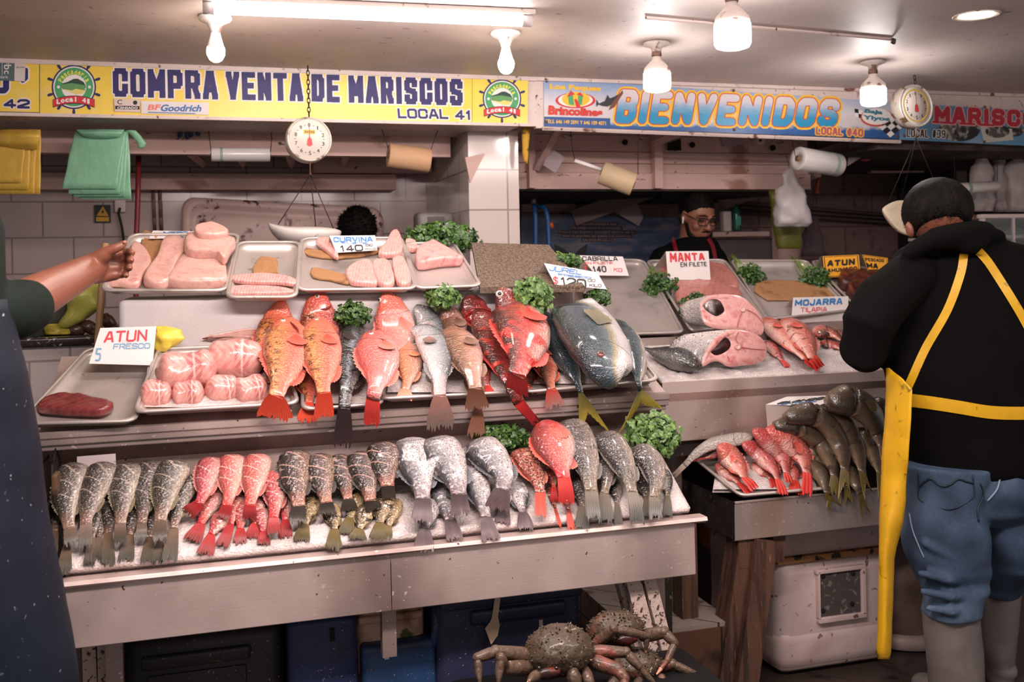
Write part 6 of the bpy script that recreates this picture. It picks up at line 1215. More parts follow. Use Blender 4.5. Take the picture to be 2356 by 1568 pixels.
q = [P(177, 1050, 2.752), P(266, 1043, 2.752), P(268, 1104, 2.745), P(177, 1108, 2.745)]; v = q + [p + Vector((0, .003, 0)) for p in q]
tag(MB().add(v, [(0, 1, 2, 3), (7, 6, 5, 4), (0, 4, 5, 1), (1, 5, 6, 2), (2, 6, 7, 3), (3, 7, 4, 0)]).build('plastic_card', M('spotted_card', '#b8a9ac', .4, spots=[('#5d4c48', 60, .7, .74)]), None, False), 'blank grey plastic card standing behind the scored grey bass', 'card')
# ---------------------------------------------------------------- cilantro
def hb(label, x0, y0, x1, y1, pr, n, tie=None, mat=None, lf=.016, fwd_=.05, seed=1, depth=.045):
    p = drape((x0 + x1) / 2, (y0 + y1) / 2, pr)[0]; k = (p.y - fwd_); tp = None
    if tie: tq = drape(tie[0], tie[1], pr)[0]; tp = (tie[0], tie[1], tq.y - .03)
    return bunch_px(label, x0, y0, x1, y1, k, n, tp, mat, lf, depth, seed)
hb('large cilantro bunch on the fillet shelf beside the tiled pillar', 922, 505, 1112, 588, FIL, 300, None, None, .022, .04, 3, .07)
hb('cilantro bunch tucked above the black lingcod', 762, 692, 860, 758, UPP, 130, None, None, .016, .05, 4)
hb('cilantro bunch between the pink rockfish and the brown groupers', 974, 652, 1064, 712, UPP, 120, None, m_leaf2, .015, .05, 5)
hb('light green cilantro bunch on the big red rockfish', 1172, 634, 1282, 722, UPP, 130, None, m_leaf2, .02, .12, 6)
hb('cilantro bunch behind the card lettered JUREL', 1275, 582, 1345, 616, FIL, 90, (1280, 584), None, .015, .03, 7, .04)
hb('small cilantro bunch behind the big yellowtail', 1345, 655, 1408, 708, UPP, 90, None, None, .015, .04, 8, .04)
hb('cilantro bunch on the empty grey tray, stems up', 1470, 620, 1562, 702, TRR, 150, (1497, 616), None, .017, .04, 9)
hb('cilantro bunch behind the upper cut fish chunk', 1560, 666, 1645, 742, TRR, 130, None, None, .016, .12, 10)
hb('cilantro bunch with long stems beside the card lettered MANTA', 1690, 600, 1764, 668, TRR, 140, (1682, 588), None, .016, .04, 11)
hb('cilantro bunch with long stems beside the black and yellow cards', 1835, 606, 1920, 682, TRR, 150, (1822, 592), None, .016, .04, 12)
hb('cilantro bunch on the lower bed between tilapia and bright rockfish', 1078, 974, 1224, 1040, LOW, 190, (1210, 1010), None, .018, .06, 13)
hb('light cilantro bunch at the far end of the lower bed', 1436, 942, 1568, 1054, LOW, 210, None, m_leaf2, .021, .10, 14, .06)
# ---------------------------------------------------------------- hanging things under the banners
m_wire = M('dark_wire', '#33292a', .5, .6); m_cord = M('black_cord', '#1a1818', .7)
def hang(name, par, pts, r=.0016, mat=None): return MB().tube(pts, r, 5).build(name, mat or m_wire, par)
def dial_scale(label, cx, cy, rp, Y, ccw, ring_col, top, tail, pan):
    c = P(cx, cy, Y); k = mpp(c); r = rp * k; t = thing('hanging_scale', label, 'scale', c - Vector((0, 0, r)), 'hanging dial scales'); n = Vector((.10, -1, .06)).normalized(); xa = Vector((0, 0, 1)).cross(n).normalized(); za = n.cross(xa)
    hs = M('chipped_enamel', '#c7bdb2', .35, .2, spots=[('#6b5038', 22, .6, .68)]); body = MB().lathe([(0, -.055), (r * .9, -.055), (r * 1.0, -.05), (r * 1.02, -.02), (r * 1.0, .0), (r * .97, .006), (r * .93, .006), (r * .91, .0), (0, .0)], c, n, 40).build('scale_case', hs, t)
    fc = MB().lathe([(0, .001), (r * .9, .001), (r * .9, .0005), (0, .0005)], c, n, 36).build('dial_face', M('dial_paper', '#ddd3ca', .4, vary=0), t)
    if ring_col: MB().lathe([(r * .70, .0018), (r * .76, .0018), (r * .76, .0012), (r * .70, .0012)], c, n, 40).build('yellow_ring', ring_col, t)
    def to_(a, b, e=0.0): return c + xa * (-a * r) + za * (b * r) + n * (.0022 + e)
    if to_(1, 0).dot(cr) < to_(-1, 0).dot(cr): xa.negate()
    mbn = MB()
    for i in range(10):
        a = math.radians(90 + (36 * i if ccw else -36 * i)); R_ = .56 if ring_col else .63; x, y_ = R_ * math.cos(a), R_ * math.sin(a); hw, hh = .055, .085
        v, f = glyphs(str(i), .01); x0 = min(p[0] for p in v); x1 = max(p[0] for p in v); y0 = min(p[1] for p in v); y1 = max(p[1] for p in v)
        mbn.add([to_(x + ((p[0] - x0) / (x1 - x0) * 2 - 1) * hw * (1 if i != 1 else .42), y_ + ((p[1] - y0) / (y1 - y0) * 2 - 1) * hh) for p in v], f)
        a2 = a + math.radians(18); stx, sty = R_ * math.cos(a2), R_ * math.sin(a2); mbn.add([to_(stx - .03, sty - .012), to_(stx + .03, sty - .012), to_(stx + .03, sty + .012), to_(stx - .03, sty + .012)], [(0, 1, 2, 3)])
    mbn.build('dial_numbers', K1, t, False)
    lb = MB(); lb.add([to_(-.26, .22, -.0006), to_(.26, .22, -.0006), to_(.26, .42, -.0006), to_(-.26, .42, -.0006)], [(0, 1, 2, 3)])
    if not ring_col:
        lb.build('maker_plate', paint('plate_yellow', '#d8b23c'), t, False); l2 = MB(); ftext(l2, 'MMMMM', [(-.2, .38), (.2, .38), (.2, .26), (-.2, .26)], lambda a, b, e: to_(a, b, 0), 0) if False else [l2.add([to_(-.2 + .09 * i, .27), to_(-.14 + .09 * i, .27), to_(-.14 + .09 * i, .37), to_(-.2 + .09 * i, .37)], [(0, 1, 2, 3)]) for i in range(5)]; l2.build('plate_lettering', BRN, t, False)
    pt = MB(); pt.add([to_(-.018, 0, .002), to_(.018, 0, .002), to_(.008, .72, .002), to_(-.008, .72, .002)], [(0, 1, 2, 3)]); pt.add([to_(0, .09, .002), to_(.09, 0, .002), to_(.12, -.27, .002), to_(0, -.32, .002), to_(-.12, -.27, .002), to_(-.09, 0, .002)], [(0, 1, 2, 3, 4, 5)]); pt.build('pointer', paint('pointer_red', '#c2383a'), t, False)
    tp = c + Vector((0, -.0, r)); e = P(*top, Y); ch = MB(); m_ = max(3, int((e - tp).length / .016))
    for i in range(m_):
        q = lerp(tp, e, (i + .5) / m_); hh = (e - tp).length / m_ * .66; s_ = xa if i % 2 else n; ch.tube([q + Vector((0, 0, hh * math.sin(a))) + s_ * (.0055 * math.cos(a)) for a in [math.tau * j / 8 for j in range(9)]], .0019, 5, False)
    ch.build('chain', m_wire, t); bt = c - Vector((0, 0, r)); hk = P(*tail, Y); MB().tube([bt + Vector((0, 0, .01)), lerp(bt, hk, .4), hk], [.004, .003, .005], 6).build('hook', M('rusty_iron', '#5a3a30'), t)
    for q in pan: hang('pan_chain', t, [hk, P(q[0], q[1], q[2])], .0018)
    return t
ts_ = dial_scale('white hanging dial scale in front of the yellow banner, with a white scoop pan', 712, 320, 52, 3.70, False, None, (708, 152), (714, 402), [(640, 516, 3.62), (727, 528, 3.80), (776, 546, 3.70)])
def scoop(c, rx, ry, rz, M3, mat, par): 
    MB().ell(c, rx, ry, rz, M3, 26, 12, fn=lambda q: Vector((q.x, q.y * (1 - .25 * q.x * q.x), (q.z if q.z < 0 else q.z * .35) + .55 * max(0, -q.x) ** 3))).build('scoop_pan', mat, par)
scoop(P(702, 534, 3.70), .132, .10, .058, None, M('pan_enamel', '#d9cfca', .4, spots=[('#7a5a4c', 18, .64, .7)]), ts_)
ts_ = dial_scale('hanging dial scale with a yellow ring on its dial, above the man in black', 2107, 243, 50, 3.55, True, paint('ring_yellow', '#d3b02f'), (2103, 163), (2108, 318), [(2044, 464, 3.62), (2072, 462, 3.75), (2160, 440, 3.6)])
c = P(2085, 500, 3.66); MB().ell(c, .125, .045, .082, Matrix.Rotation(math.radians(22), 3, 'Y') @ Matrix.Rotation(math.radians(-20), 3, 'X'), 30, 18, fn=lambda q: Vector((q.x, q.y * .15 if q.y < 0 else q.y, q.z * (1 - .55 * max(0, -q.x) ** 2) + .12 * q.x))).build('scoop_pan', M('pan_cream', '#cbb9a2', .45, spots=[('#8a705a', 30, .66, .72)]), ts_)
def roll(label, p0, p1, Y0, Y1, rp, mat, cords, core=.28, band=None, cat='roll', rod=None, name='bag_roll'):
    a, b = P(*p0, Y0), P(*p1, Y1); r = rp * mpp(a); t = thing(name, label, cat, lerp(a, b, .5) - Vector((0, 0, r))); ax_ = (b - a); L_ = ax_.length; ax_.normalize()
    MB().lathe([(r * core, .004), (r * core, 0), (r * .97, 0), (r, .003), (r * 1.0, L_ - .003), (r * .97, L_), (r * core, L_), (r * core, L_ - .004)], a, ax_, 28).build('rolled_sheet', mat, t)
    MB().lathe([(0, -.004), (r * core * .96, -.004), (r * core * .96, L_ + .004), (0, L_ + .004)], a, ax_, 16).build('core', M('core_card', '#7a5c40', .7) if not rod else rod, t)
    if band: MB().lathe([(r * 1.006, L_ * band[0]), (r * 1.008, L_ * band[0] + .001), (r * 1.008, L_ * band[1]), (r * 1.006, L_ * band[1] + .001)], a, ax_, 28).build('printed_band', paint('band_green', '#8fa398'), t)
    for cds in cords: hang('cord', t, [P(x, y_, Y) for x, y_, Y in cds], .0018, m_cord)
    return t
m_film = M('clear_film_roll', '#d4ccca', .28, coat=.4, vary=.04, bump=(50, .1)); m_kraft = M('kraft_roll', '#c49a76', .65, bump=(40, .1)); m_tan = M('tan_roll', '#c2a988', .6)
roll('white plastic bag roll hanging beside the bag of green bags', (486, 355), (621, 356), 4.15, 4.15, 16, m_film, [[(486, 350, 4.15), (482, 320, 4.15), (480, 302, 4.17)], [(622, 350, 4.15), (625, 320, 4.15), (624, 304, 4.17)]], .2, (.15, .19))
roll('kraft paper roll hanging from wires under the yellow banner', (893, 357), (988, 370), 4.05, 4.05, 28, m_kraft, [[(893, 340, 4.05), (884, 312, 4.05), (876, 290, 4.1)], [(989, 352, 4.05), (1000, 318, 4.05), (1012, 288, 4.1)]], .2, name='paper_roll')
rt_ = roll('tan paper roll tilted on a white rod under the welcome banner', (1384, 396), (1458, 425), 4.1, 4.05, 27, m_tan, [[(1312, 288, 3.925), (1316, 340, 4.05), (1322, 366, 4.1)], [(1470, 292, 3.925), (1468, 360, 4.05), (1468, 402, 4.05)]], .3, name='paper_roll')
MB().tube([P(1322, 369, 4.12), P(1390, 392, 4.10)], .009, 10).build('white_rod', WHT, rt_)
roll('large clear bag roll hanging beside the white carrier bag', (1836, 364), (1928, 380), 4.0, 4.05, 27, m_film, [[(1830, 360, 4.0), (1824, 330, 3.97), (1819, 300, 3.925)]], .28, (.78, .86))
roll('small clear bag roll in front of the cluster of white bags', (2202, 434), (2292, 428), 4.05, 4.1, 13, m_film, [[(2198, 432, 4.05), (2196, 380, 4.05), (2192, 330, 4.05)], [(2295, 420, 4.1), (2295, 380, 4.1), (2298, 340, 4.1)]], .3, (.2, .28))
def loft(mb, rows, n=30, wob=0.0, pw=2.0, sc_=14, seed=0.0):
    rs = []
    for (py, xl, xr, Y, dep) in rows:
        c = P((xl + xr) / 2, py, Y); hw = (xr - xl) / 2 * mpp(c); r = []
        for k in range(n):
            a = math.tau * k / n; ca, sa = math.cos(a), math.sin(a); x = math.copysign(abs(ca) ** (2 / pw), ca) * hw; y_ = math.copysign(abs(sa) ** (2 / pw), sa) * dep
            p = c + cr * x + fw * y_
            if wob: p = p + (cr * ca + fw * sa) * wob * noise.noise(p * sc_ + Vector((seed, seed, 0)))
            r.append(p)
        rs.append(r)
    mb.rings(rs); return mb
def smooth_rows(rows, m_=3):
    out = []
    for i in range(len(rows) - 1):
        for k in range(m_):
            t = k / m_; t2 = t * t * (3 - 2 * t) * .4 + t * .6; out.append(tuple(lerp(a, b, t if j == 0 else t2) for j, (a, b) in enumerate(zip(rows[i], rows[i + 1]))))
    return out + [rows[-1]]
def bagmat(name, col, rough=.4, bump_=.5, tr=.0): return M(name, col, rough, bump=(26, bump_), sub=.1, vary=.08)
m_gbag = bagmat('green_film', '#8cc4a2'); m_ybag = bagmat('yellow_film', '#d6ae4a'); m_wbag = bagmat('white_film', '#c9bfbf'); m_obag = bagmat('olive_film', '#6d6c24')
def bag_stack(name, label, sheets, mat, Y, cat='bags'):
    t = thing(name, label, cat, P(*sheets[0][3], Y))
    for i, q in enumerate(sheets):
        rows = []; m_ = 9
        for j in range(m_):
            s_ = j / (m_ - 1); xl, xr = lerp(q[0][0], q[3][0], s_), lerp(q[1][0], q[2][0], s_); rows.append((lerp(q[0][1], q[3][1], s_), xl, xr, Y + i * .007, .006 - .003 * s_))
        loft(MB(), rows, 26, .004, 3.2, 18, i).build('bag_layer', mat, t)
    return t
tg = bag_stack('bag_bundle', 'bundle of mint green plastic bags hanging under the yellow banner', [[(172, 304), (290, 302), (268, 432), (142, 434)], [(178, 304), (292, 302), (276, 442), (156, 446)], [(186, 304), (294, 302), (288, 450), (168, 452)], [(196, 302), (296, 302), (302, 454), (182, 458)]], m_gbag, 4.02)
loft(MB(), smooth_rows([(298, 174, 286, 4.0, .01), (306, 180, 282, 3.99, .022), (314, 190, 278, 3.995, .02), (318, 210, 262, 4.0, .008)]), 26, .006).build('gathered_top', m_gbag, tg)
loft(MB(), smooth_rows([(300, 290, 312, 4.02, .008), (314, 304, 326, 4.02, .01), (330, 316, 337, 4.02, .012), (340, 318, 330, 4.02, .006)]), 16, .006).build('bag_handle', m_gbag, tg)
ty = bag_stack('bag_bundle', 'bundle of yellow plastic bags hanging at the edge of the stall', [[(-40, 332), (58, 342), (50, 428), (-40, 420)], [(-40, 330), (70, 340), (66, 440), (-40, 436)], [(-30, 325), (84, 330), (78, 443), (-30, 446)], [(-20, 300), (95, 300), (92, 444), (-20, 446)]], m_ybag, 4.02)
loft(MB(), smooth_rows([(298, 2, 92, 4.0, .012), (312, -10, 92, 3.98, .02), (330, -10, 88, 3.985, .016), (344, 30, 86, 4.0, .008)]), 26, .006).build('gathered_top', m_ybag, ty)
tw2 = thing('carrier_bag', 'white carrier bag hanging beside the large clear bag roll', 'bag', P(1825, 522, 4.3)); loft(MB(), smooth_rows([(386, 1806, 1828, 4.3, .012), (398, 1802, 1832, 4.3, .016), (412, 1803, 1832, 4.3, .016), (424, 1802, 1836, 4.3, .02), (436, 1786, 1850, 4.3, .03), (460, 1783, 1854, 4.3, .05), (490, 1782, 1862, 4.3, .06), (512, 1782, 1866, 4.3, .05), (522, 1786, 1858, 4.3, .02)]), 34, .016, 2.4, 22).build('bag', m_wbag, tw2)
hang('hook', tw2, [P(1816, 388, 4.3), P(1812, 370, 4.32), P(1808, 352, 4.505)])
t = thing('olive_sack', 'olive green sack hanging behind the white carrier bag', 'sack', P(1815, 570, 4.5)); loft(MB(), smooth_rows([(438, 1770, 1800, 4.5, .02), (500, 1774, 1840, 4.5, .03), (560, 1784, 1848, 4.5, .03), (572, 1790, 1842, 4.5, .02)]), 28, .012, 2.6).build('sack', m_obag, t)
t = thing('hanging_apron', 'dull purple apron hanging against the block wall beside the olive sack', 'apron', P(1870, 590, 4.8)); loft(MB(), smooth_rows([(496, 1862, 1880, 4.8, .02), (540, 1848, 1890, 4.8, .03), (590, 1844, 1900, 4.8, .03)]), 24, .02, 2.4).build('cloth', M('purple_cloth', '#5d4a50', .8, bump=(20, .4)), t); hang('hook', t, [P(1870, 500, 4.8), P(1871, 470, 4.8), P(1872, 430, 5.0), P(1874, 420, 5.602)])
for i, (x0, x1, y0, y1, Y) in enumerate(((2232, 2284, 384, 486, 4.3), (2276, 2318, 380, 488, 4.36), (2310, 2372, 376, 488, 4.3))):
    t = thing('plastic_bag', ('clear plastic bag of rolls hanging behind the small clear bag roll', 'white plastic bag hanging in the middle of the bag cluster', 'white plastic bag at the picture edge, last of the cluster')[i], 'bag', P((x0 + x1) / 2, y1, Y), 'white bags above the glass case')
    loft(MB(), smooth_rows([(344, (x0 + x1) / 2 - 6, (x0 + x1) / 2 + 8, Y, .01), (366, (x0 + x1) / 2 - 10, (x0 + x1) / 2 + 12, Y, .018), (y0, x0 + 6, x1 - 6, Y, .035), (430, x0, x1, Y, .05), (y1 - 12, x0 + 2, x1, Y, .05), (y1, x0 + 6, x1 - 4, Y, .03)]), 34, .022, 2.3, 24, i * 9).build('bag', bagmat('frosted_film', '#b8adab'), t); hang('strap', t, [P((x0 + x1) / 2, 350, Y - .02), P((x0 + x1) / 2 + 2, 336, 4.0)], .004, m_cord)
t = thing('strap', 'frayed yellow strap hanging beside the tiled pillar top', 'strap', P(1208, 374, 4.0)); loft(MB(), smooth_rows([(290, 1203, 1219, 3.99, .006), (320, 1201, 1218, 4.0, .006), (350, 1202, 1216, 4.0, .006), (376, 1207, 1213, 4.0, .004)]), 12, .004).build('webbing', M('yellow_webbing', '#c9982c', .7, spots=[('#5a4420', 60, .6, .66)]), t)
t = thing('glove', 'blue rubber glove fingers hanging over the rear edge of the beam', 'glove', P(432, 318, 4.27))
for i, x in enumerate((416, 430, 437, 452)): MB().capsule([P(x, 300, 4.27), P(x + (-3, 1, 3, 4)[i], (312, 316, 311, 309)[i], 4.27)], .009, 8).build('finger', paint('glove_blue', '#2c3c6a'), t)
# ---------------------------------------------------------------- things on the rear walls
def wbox(name, label, cat, x0, y0, x1, y1, Y, d, mat, bev=.004, tilt=0):
    a, b = P(x0, y1, Y), P(x1, y0, Y); return tag(box(name, (a.x, Y, a.z), (b.x, Y + d, b.z), mat, bev=bev), label, cat)
t = thing('warning_sign', 'black and yellow electric hazard sign on the tiled rear wall', 'sign', P(236, 512, 4.985)); a, b = P(218, 512, 4.985), P(254, 471, 4.985); box('plate', (a.x, 4.985, a.z), (b.x, 4.99, b.z), m_bk, t); to_ = onY(4.985); mb = MB(); add_poly(mb, [(222, 496), (237, 474), (250, 497)], to_, .001); add_poly(mb, rq(221, 499, 251, 509), to_, .001); mb.build('yellow_triangle', paint('hazard', '#c99a2e'), t, False); mb = MB(); add_poly(mb, [(238, 479), (232, 489), (236, 489), (234, 495), (241, 486), (237, 486)], to_, .0018); mb.build('lightning_bolt', m_bk, t, False)
t = thing('wall_outlet', 'white wall outlet with a black plug and cable below the green bags', 'outlet', P(277, 488, 4.98)); a, b = P(264, 488, 4.98), P(289, 460, 4.98); box('outlet_box', (a.x, 4.97, a.z), (b.x, 4.999, b.z), m_white, t, .004); MB().tube([P(276, 478, 4.96), P(273, 492, 4.955), P(280, 520, 4.96), P(286, 560, 4.97), P(288, 600, 4.97)], .006, 8).build('cable', m_cord, t)
tag(MB().tube([P(319, 358, 4.5), P(317, 460, 4.5), P(312, 600, 4.5), Vector((P(310, 800, 4.5).x, 4.5, 0))], .011, 10).build('red_pole', M('red_paint', '#7a2228', .45)), 'thin dark red pole standing behind the fillet trays', 'pole')
m_old = M('old_enamel', '#c9a9a2', .45, spots=[('#6a3428', 12, .60, .66), ('#3a1c16', 22, .64, .7)]); t = thing('old_freezer_door', 'rusty white freezer door leaning on the tiled wall behind the hanging scoop pan', 'door panel', P(650, 560, 4.93))
mb = MB(); to_ = onY(4.93); 
def rrect(x0, y0, x1, y1, r, sl=.055):
    o_ = []
    for (cx, cy, a0) in ((x1 - r, y1 - r, 0), (x0 + r, y1 - r, 90), (x0 + r, y0 + r, 180), (x1 - r, y0 + r, 270)):
        for k in range(6): a = math.radians(a0 + k * 18); x = cx + r * math.cos(a); o_.append((x, cy + r * math.sin(a) + sl * (x - x0)))
    return o_
rs = [[to_(x, y_) + Vector((0, d, 0)) for x, y_ in rrect(418 + i, 452 + i, 882 - i, 640 - i, 30)] for i, d in ((0, .05), (0, .004), (6, -.008), (18, -.008), (24, .004), (34, .004), (40, -.004))]; mb.rings(rs); mb.build('door_skin', m_old, t)
for x in (352, 367): struct(MB().tube([P(x, 438, 4.97), P(x + 6, 560, 4.97)], .008, 8).build('wall_pipe', M('rusty_iron', '#5a3a30')))
t = thing('counter_scale', 'grey digital scale behind the large cilantro bunch', 'scale', P(1002, 540, 4.3)); a, b = P(962, 545, 4.3), P(1046, 488, 4.3); box('housing', (a.x, 4.3, a.z), (b.x, 4.42, b.z), M('grey_plastic', '#7d7772', .5), t, .02); a, b = P(984, 512, 4.3), P(1022, 498, 4.3); box('display', (a.x, 4.292, a.z), (b.x, 4.30, b.z), M('dim_display', '#4f4a44', .2), t); box('stand', (a.x, 4.33, 1.2), (b.x, 4.39, P(1000, 540, 4.3).z), M('grey_plastic', '#7d7772', .5), t)
# scripture tarp
m_tarp = NT('printed_dusk_sky'); _g = m_tarp.n('ShaderNodeTexCoord').outputs['Generated']; m_tarp.set('Base Color', m_tarp.ramp(m_tarp.noise(2.2, 5, m_tarp.scale(_g, (2, 1, 4))), [(.3, hexc('#1f2a44')), (.5, hexc('#3c4a68')), (.62, hexc('#6d6670')), (.75, hexc('#2c4a68'))])); m_tarp.set('Roughness', .5)
t3_ = thing('printed_tarp', 'dark blue tarp with a printed psalm on the rear wall beside the vendor', 'banner', P(1380, 640, 5.3)); to_ = onY(5.3); f = [to_(x, y_) for x, y_ in ((1199, 490), (1560, 500), (1600, 690), (1199, 690))]; v = f + [p + Vector((0, .004, 0)) for p in f]; MB().add(v, [(0, 1, 2, 3), (7, 6, 5, 4), (0, 4, 5, 1), (1, 5, 6, 2), (2, 6, 7, 3), (3, 7, 4, 0)]).build('sheet', m_tarp.m, t3_, False)
sh, lt = MB(), MB()
for i, (s_, x0, x1) in enumerate((('No te sobrevendrá mal,', 1324, 1420), ('Ni plaga tocará tu morada.', 1316, 1430), ('Pues a sus ángeles mandará acerca de ti,', 1286, 1460), ('Que te guarden en todos tus caminos.', 1293, 1452), ('SALMO 91:10-11', 1340, 1408))):
    y_ = 512 + i * 9.3; add_poly(sh, [(x0 - 3, y_ - 2), (x1 + 3, y_ - 1), (x1 + 3, y_ + 7.5), (x0 - 3, y_ + 7)], to_, .001); ftext(lt, s_, [(x0, y_), (x1, y_ + .6), (x1, y_ + 6), (x0, y_ + 5.6)], to_, .002, .01)
sh.build('lettering_shadow', paint('shadow_print', '#221c22'), t3_, False); lt.build('lettering', paint('dusty_pink', '#9a7478'), t3_, False)
fs = MB(); add_poly(fs, [(1275, 560), (1300, 574), (1318, 590), (1334, 572), (1352, 560), (1348, 592), (1330, 620), (1280, 600)], to_, .0015); fs.build('fish_print', paint('fish_print', '#1e2026'), t3_, False)
t = thing('hose', 'blue water hose hooked on the wall beside the tiled pillar', 'hose', P(1240, 600, 4.9)); mh = M('blue_hose', '#2a5f9c', .4); MB().tube([P(1228, 466, 4.9), P(1232, 500, 4.9), P(1232, 560, 4.9), P(1229, 640, 4.9)], .013, 10).build('hose_leg', mh, t); MB().tube(cr_spline([P(1238, 478, 4.92), P(1248, 472, 4.9), P(1258, 490, 4.88), P(1262, 540, 4.88), P(1264, 620, 4.88)], 18), .013, 10).build('hose_loop', mh, t); MB().tube([P(1267, 512, 4.87), P(1271, 524, 4.87)], .011, 8).build('orange_connector', paint('connector', '#d8602c'), t); MB().tube([P(1228, 456, 4.9), P(1228, 468, 4.9)], .014, 8).build('steel_cuff', m_alu, t); MB().tube([P(1221, 434, 4.92), P(1220, 455, 4.92)], .014, 8).build('valve', paint('valve', '#27304a'), t)
t = thing('soap_bottle', 'dark green plastic bottle beside the vendor on the rear ledge', 'bottle', P(1695, 531, 4.97)); c = P(1695, 531, 4.96); MB().lathe([(0, 0), (.022, 0), (.023, .01), (.023, .09), (.021, .105), (.012, .125), (.008, .135), (.009, .148), (0, .15)], c, n=18).build('bottle', M('green_plastic', '#1f5a4c', .25, coat=.4), t); MB().box((c.x - .014, c.y - .0245, c.z + .03), (c.x + .014, c.y - .0225, c.z + .08)).build('label', paint('label_teal', '#4aa48c'), t, False)
_a, _b = P(1640, 536, 4.9), P(1770, 532, 4.9); struct(box('wall_ledge', (_a.x, 4.90, _a.z - .02), (_b.x, 5.0, _b.z), m_pinkwood))
wbox('paper_dispenser', 'small white wall dispenser beside the dark green bottle', 'dispenser', 1666, 486, 1683, 532, 4.96, .05, m_white)
for q, Y, lab in ((((1264, 338), (1300, 362), (1278, 398), (1250, 380)), 4.35, 'crooked paper sheet pinned on the loft boards beside the welcome banner start'), (((1655, 306), (1700, 312), (1718, 330), (1665, 338)), 4.492, 'grey paper sheet pinned under the middle of the welcome banner'), (((1956, 322), (1985, 330), (2000, 350), (1950, 382)), 4.3, 'folded paper sheet hanging beside the orange cord'), (((1880, 345), (1952, 322), (1946, 352), (1902, 372)), 4.4, 'printed paper sheet behind the large clear bag roll'), (((1400, 480), (1464, 462), (1480, 500), (1470, 520)), 5.25, 'plain cardboard sheet above the psalm tarp')):
    f = [P(x, y_, Y) for x, y_ in q]; v = f + [p + Vector((0, .003, 0)) for p in f]; tag(MB().add(v, [(0, 1, 2, 3), (7, 6, 5, 4), (0, 4, 5, 1), (1, 5, 6, 2), (2, 6, 7, 3), (3, 7, 4, 0)]).build('paper_sheet', M('dull_paper', '#a8979a', .7), None, False), lab, 'paper')
wbox('speaker', 'small black box fixed under the loft boards above the vendor', 'speaker', 1524, 434, 1556, 460, 4.75, .08, m_bk); t = thing('security_camera', 'small white security camera on the loft boards under the welcome banner', 'camera', P(1748, 334, 4.48)); a, b = P(1740, 332, 4.46), P(1758, 312, 4.46); box('housing', (a.x, 4.45, a.z), (b.x, 4.502, b.z), m_white, t, .003); MB().lathe([(0, .0), (.007, 0), (.007, .004), (0, .004)], P(1749, 323, 4.449), Vector((0, -1, 0)), 14).build('lens', m_bk, t)
mo = M('orange_cable', '#b4502c', .5); tag(MB().tube(cr_spline([P(2036, 334, 4.4), P(2020, 350, 4.4), P(2000, 366, 4.4), P(1982, 366, 4.4), P(1978, 360, 4.42)], 16), .008, 8).build('cable', mo), 'orange cable looped under the end of the welcome banner', 'cable'); t = thing('power_cord', 'orange power cord end with plug hanging on the block wall', 'cord', P(1880, 446, 4.9)); MB().tube([P(1886, 396, 4.9), P(1882, 420, 4.9), P(1879, 438, 4.9)], .009, 8).build('cord', mo, t); MB().tube([P(1879, 436, 4.9), P(1879, 446, 4.9)], .013, 8).build('plug', mo, t)
for i, y_ in enumerate((486, 494, 502)): struct(MB().tube([P(1700, y_ - 20 + i * 3, 5.52), P(2090, y_ + 12, 5.52)], .012, 6).build('wall_pipe', M('dull_pipe', '#6a5654', .6)))
# glass case at the third stall
m_gl = NT('case_glass'); m_gl.set('Base Color', (.8, .9, .88, 1)); m_gl.set('Roughness', .05); m_gl.set('Transmission Weight', .92); m_gl.set('IOR', 1.3); m_gl = m_gl.m
t = thing('glass_case', 'glass display case with a white frame behind the man in black', 'display case', P(2320, 600, 4.1)); a = P(2262, 640, 4.05); x0, x1 = a.x, a.x + .9; zt = P(2300, 492, 4.05).z
box('top_frame', (x0, 4.05, zt - .02), (x1, 4.6, zt), m_white, t, .004); box('mid_shelf', (x0, 4.06, zt - .12), (x1, 4.6, zt - .105), m_white, t); box('side_frame', (x0, 4.05, 1.0), (x0 + .02, 4.07, zt - .02), m_white, t); box('side_frame', (x0 + .19, 4.05, 1.0), (x0 + .20, 4.07, zt - .02), m_white, t); box('glass_pane', (x0 + .02, 4.055, 1.2), (x1, 4.059, zt - .02), m_gl, t); box('case_base', (x0, 4.07, .1), (x1, 4.6, 1.2), m_white, t, .01)
tag(MB().ell(Vector((x0 + .32, 4.3, zt - .09)), .16, .1, .035, fn=lambda q: q * (1 + .12 * noise.noise(q * 4))).build('bagged_goods', M('grey_bagged', '#8a807a', .4, bump=(20, .5))), 'grey bagged goods lying on the shelf inside the glass case', 'bag')
# ---------------------------------------------------------------- behind the pointing hand
m_stand = tile_mat('stand_tile', '#bdb0ae', '#8b7f7a', .25, .2, .25, '#8a7c76')
tz = P(150, 775, 3.6).z
ts = thing('tiled_stand', 'white tiled stand with a dark wet top behind the pointing arm', 'counter', (-1.1, 3.9, 0)); box('tiled_front', (-2.4, 3.6, 0), (-.28, 4.3, tz - .03), m_stand, ts); box('wet_top', (-2.4, 3.58, tz - .03), (-.27, 4.32, tz), M('wet_dark', '#2c2624', .2, spots=[('#a89c94', 60, .62, .68)]), ts, .006)
t = thing('lettuce_bag', 'yellow-green bag of lettuce lying on the tiled stand behind the arm', 'bag', P(190, 740, 3.75)); loft(MB(), smooth_rows([(640, 205, 236, 3.78, .04), (670, 172, 240, 3.76, .08), (700, 152, 236, 3.74, .09), (730, 146, 200, 3.72, .07), (752, 150, 172, 3.72, .03)]), 34, .05, 2.2, 13).build('bag', bagmat('lettuce_film', '#a8a850', .35), t)
